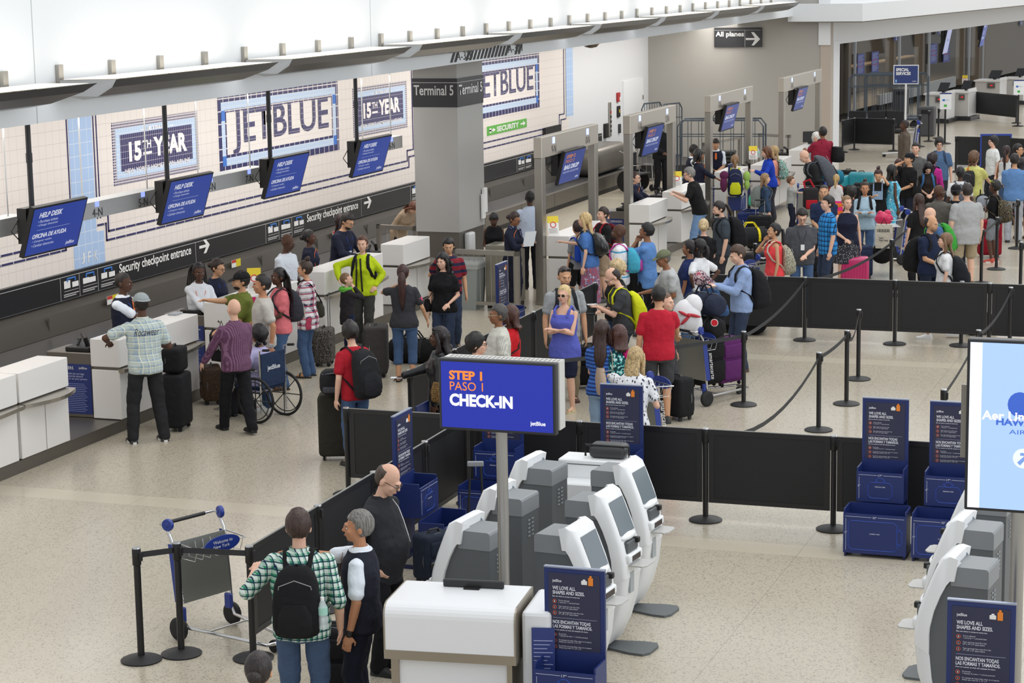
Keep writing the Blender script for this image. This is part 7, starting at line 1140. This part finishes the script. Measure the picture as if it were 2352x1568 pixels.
case(af(1950, 505), 8, .5, .32, .76, '1c1b1c', 'black suitcase with brown trim, left of the matching pair', trim='7a4a30'); case(af(1985, 500), 8, .5, .32, .8, '1c1a1b', 'black suitcase with brown trim, right of the matching pair', trim='7a4a30'); case(af(1978, 478), 5, .6, .34, .86, '2b8a98', 'teal suitcase standing behind the black pair', hard=True); case(af(1935, 478), 60, .5, .34, .78, '2b8f9c', 'teal suitcase behind the blonde girl', hard=True); case(af(1948, 445), 10, .42, .3, .6, '1b1b1d', 'small black case near the burgundy polo mans bag')
case(af(2272, 590), 12, .46, .32, .74, '8a1526', 'tall red suitcase in front of the camouflage backpack boy', handle=.4); duffel(af(2255, 560), 100, .42, .13, '8b9098', 'grey and black bag standing on the red suitcase', z=.78, c2='1b1b1d')
o = thing('tote_bag', 'cream tote bag with dark handles and happy lettering', 'bag', (-6.85, 39.5, .55), .1); o.scale = (.72, .72, .72); MB().rings([[(-.22*s_, -.07*s_, z_), (.22*s_, -.07*s_, z_), (.22*s_, .07*s_, z_), (-.22*s_, .07*s_, z_)] for s_, z_ in ((.92, 0), (1, .1), (1, .5), (.9, .62))]).build('bag_body', cloth('d0cabb'), o, smooth=False); text('lettering', 'happy\nhappy happy', (.24, .12), mat('3a3a3a'), o, (-.12, -.078, .18), bold=.01); MB().tube([(-.08, -.05, .6), (0, -.05, .78), (.08, -.05, .6)], .012, 6).build('carry_handle', cloth('4a2c20'), o); mb = MB()
for q in range(9): mb.box(-.16+q*.036, -.145+q*.036+.006*(q % 2), -.074, -.07, .42, .5)
mb.build('barcode', mat('2a2a2a'), o)
o = thing('pink_bag', 'bright pink plastic bag on the cart in the crowd', 'bag', (-7.15, 41.2, .76), .2); o.scale = (.68, .68, .68); MB().ell((0, 0, .2), (.26, .17, .2)).ell((.1, 0, .36), (.1, .08, .1)).ell((-.1, 0, .34), (.09, .08, .09)).build('bag_body', mat('d02a5c', .3), o, smooth=True); duffel(af(2030, 620, .1), 90, .6, .2, '171719', 'black round holdall hanging beside the tote bag', z=.25)
case(af(998, 1338), 60, .36, .26, .5, '1f2736', 'navy and black briefcase bag at the feet of the balding man', cat='bag', name='trolley_bag'); o = thing('luggage_trolley', 'folding black luggage trolley frame standing by the left kiosks', 'trolley', (-7.2, 18.9, 0), .3); MB().tube([(-.1, 0, .05), (-.05, .1, 1.05)], .012, 6).tube([(.1, 0, .05), (.05, .1, 1.05)], .012, 6).build('frame', BLACK, o); MB().rbox(-.08, .08, .08, .12, 1.03, 1.08, .01, 2).build('handle_grip', mat('8a8c90', .4), o)
case(af(775, 1600), 10, .4, .26, .6, '17171a', 'black suitcase right of the checked shirt mans legs', name='suitcase')
duffel(af(2250, 765), 60, .6, .16, '1c1e26', 'dark bag on the floor below the far row of panels')
# chrome wheelchair
p = at(600, 955); o = thing('wheelchair', 'blue-backed chrome wheelchair lettered jetBlue with its occupant', 'wheelchair', (p.x, p.y+.1, 0), 0); wr = math.radians(22); o.rotation_euler = (0, 0, FG['curly-haired person in lilac top sitting in the wheelchair'][1].rotation_euler[2]); fw = FG['curly-haired person in lilac top sitting in the wheelchair'][1].location; o.location = (fw.x, fw.y, 0)
MB().rbox(-.24, .24, -.22, .22, .42, .46, .01, 1).build('seat', cloth('1f2c48'), o); MB().rings([[(x_, y_, z_) for x_, y_ in ((-.24, .21), (.24, .21), (.24, .235), (-.24, .235))] for z_ in (.46, .9)]).build('backrest', cloth('24334f'), o); text('lettering', 'jetBlue', (.26, .08), mat('d5dbe4'), o, (.13, .24, .66), (-1, 0, 0), (0, 0, 1), bold=.02)
for s in (-1, 1):
    x = s*.29; w_ = MB().rings([[(x+.018*math.cos(2*PI*i/8), .16+(.29+.018*math.sin(2*PI*i/8))*math.cos(2*PI*j/36), .3+(.29+.018*math.sin(2*PI*i/8))*math.sin(2*PI*j/36)) for i in range(8)] for j in range(36)], caps=False, close=True).build('wheel', RUB, o, smooth='all'); mb = MB()
    for j in range(8): mb.tube([(x, .16, .3), (x, .16+.28*math.cos(j*PI/4), .3+.28*math.sin(j*PI/4))], .007, 5)
    mb.build('spokes', mat('26262a', .4), w_); MB().rings([[(x+s*.035+.007*math.cos(2*PI*i/6), .16+(.25+.007*math.sin(2*PI*i/6))*math.cos(2*PI*j/30), .3+(.25+.007*math.sin(2*PI*i/6))*math.sin(2*PI*j/30)) for i in range(6)] for j in range(30)], caps=False, close=True).build('push_rim', mat('1c1c1e', .3), w_, smooth='all')
    MB().wheel((s*.25, -.38, .09), (1, 0, 0), .09, .03).build('caster', RUB, o); MB().tube([(s*.255, .22, .1), (s*.255, .22, .95), (s*.255, .33, .97)], .012, 6).tube([(s*.255, .2, .68), (s*.255, -.2, .68), (s*.255, -.24, .44), (s*.25, -.38, .2)], .012, 6).tube([(s*.24, -.24, .44), (s*.2, -.45, .14), (s*.2, -.55, .1)], .011, 6).build('side_frame', CHROME, o, smooth=True); MB().tube([(s*.255, .28, .965), (s*.255, .38, .975)], .018, 8).build('push_handle', BLACK, o); MB().rbox(s*.17-.07, s*.17+.07, -.62, -.48, .09, .105, .004, 1).build('footplate', DSTEEL, o)
    MB().rbox(s*.255-.03, s*.255+.03, -.18, .12, .685, .71, .008, 1).build('armrest', BLACK, o)
finish_remesh()
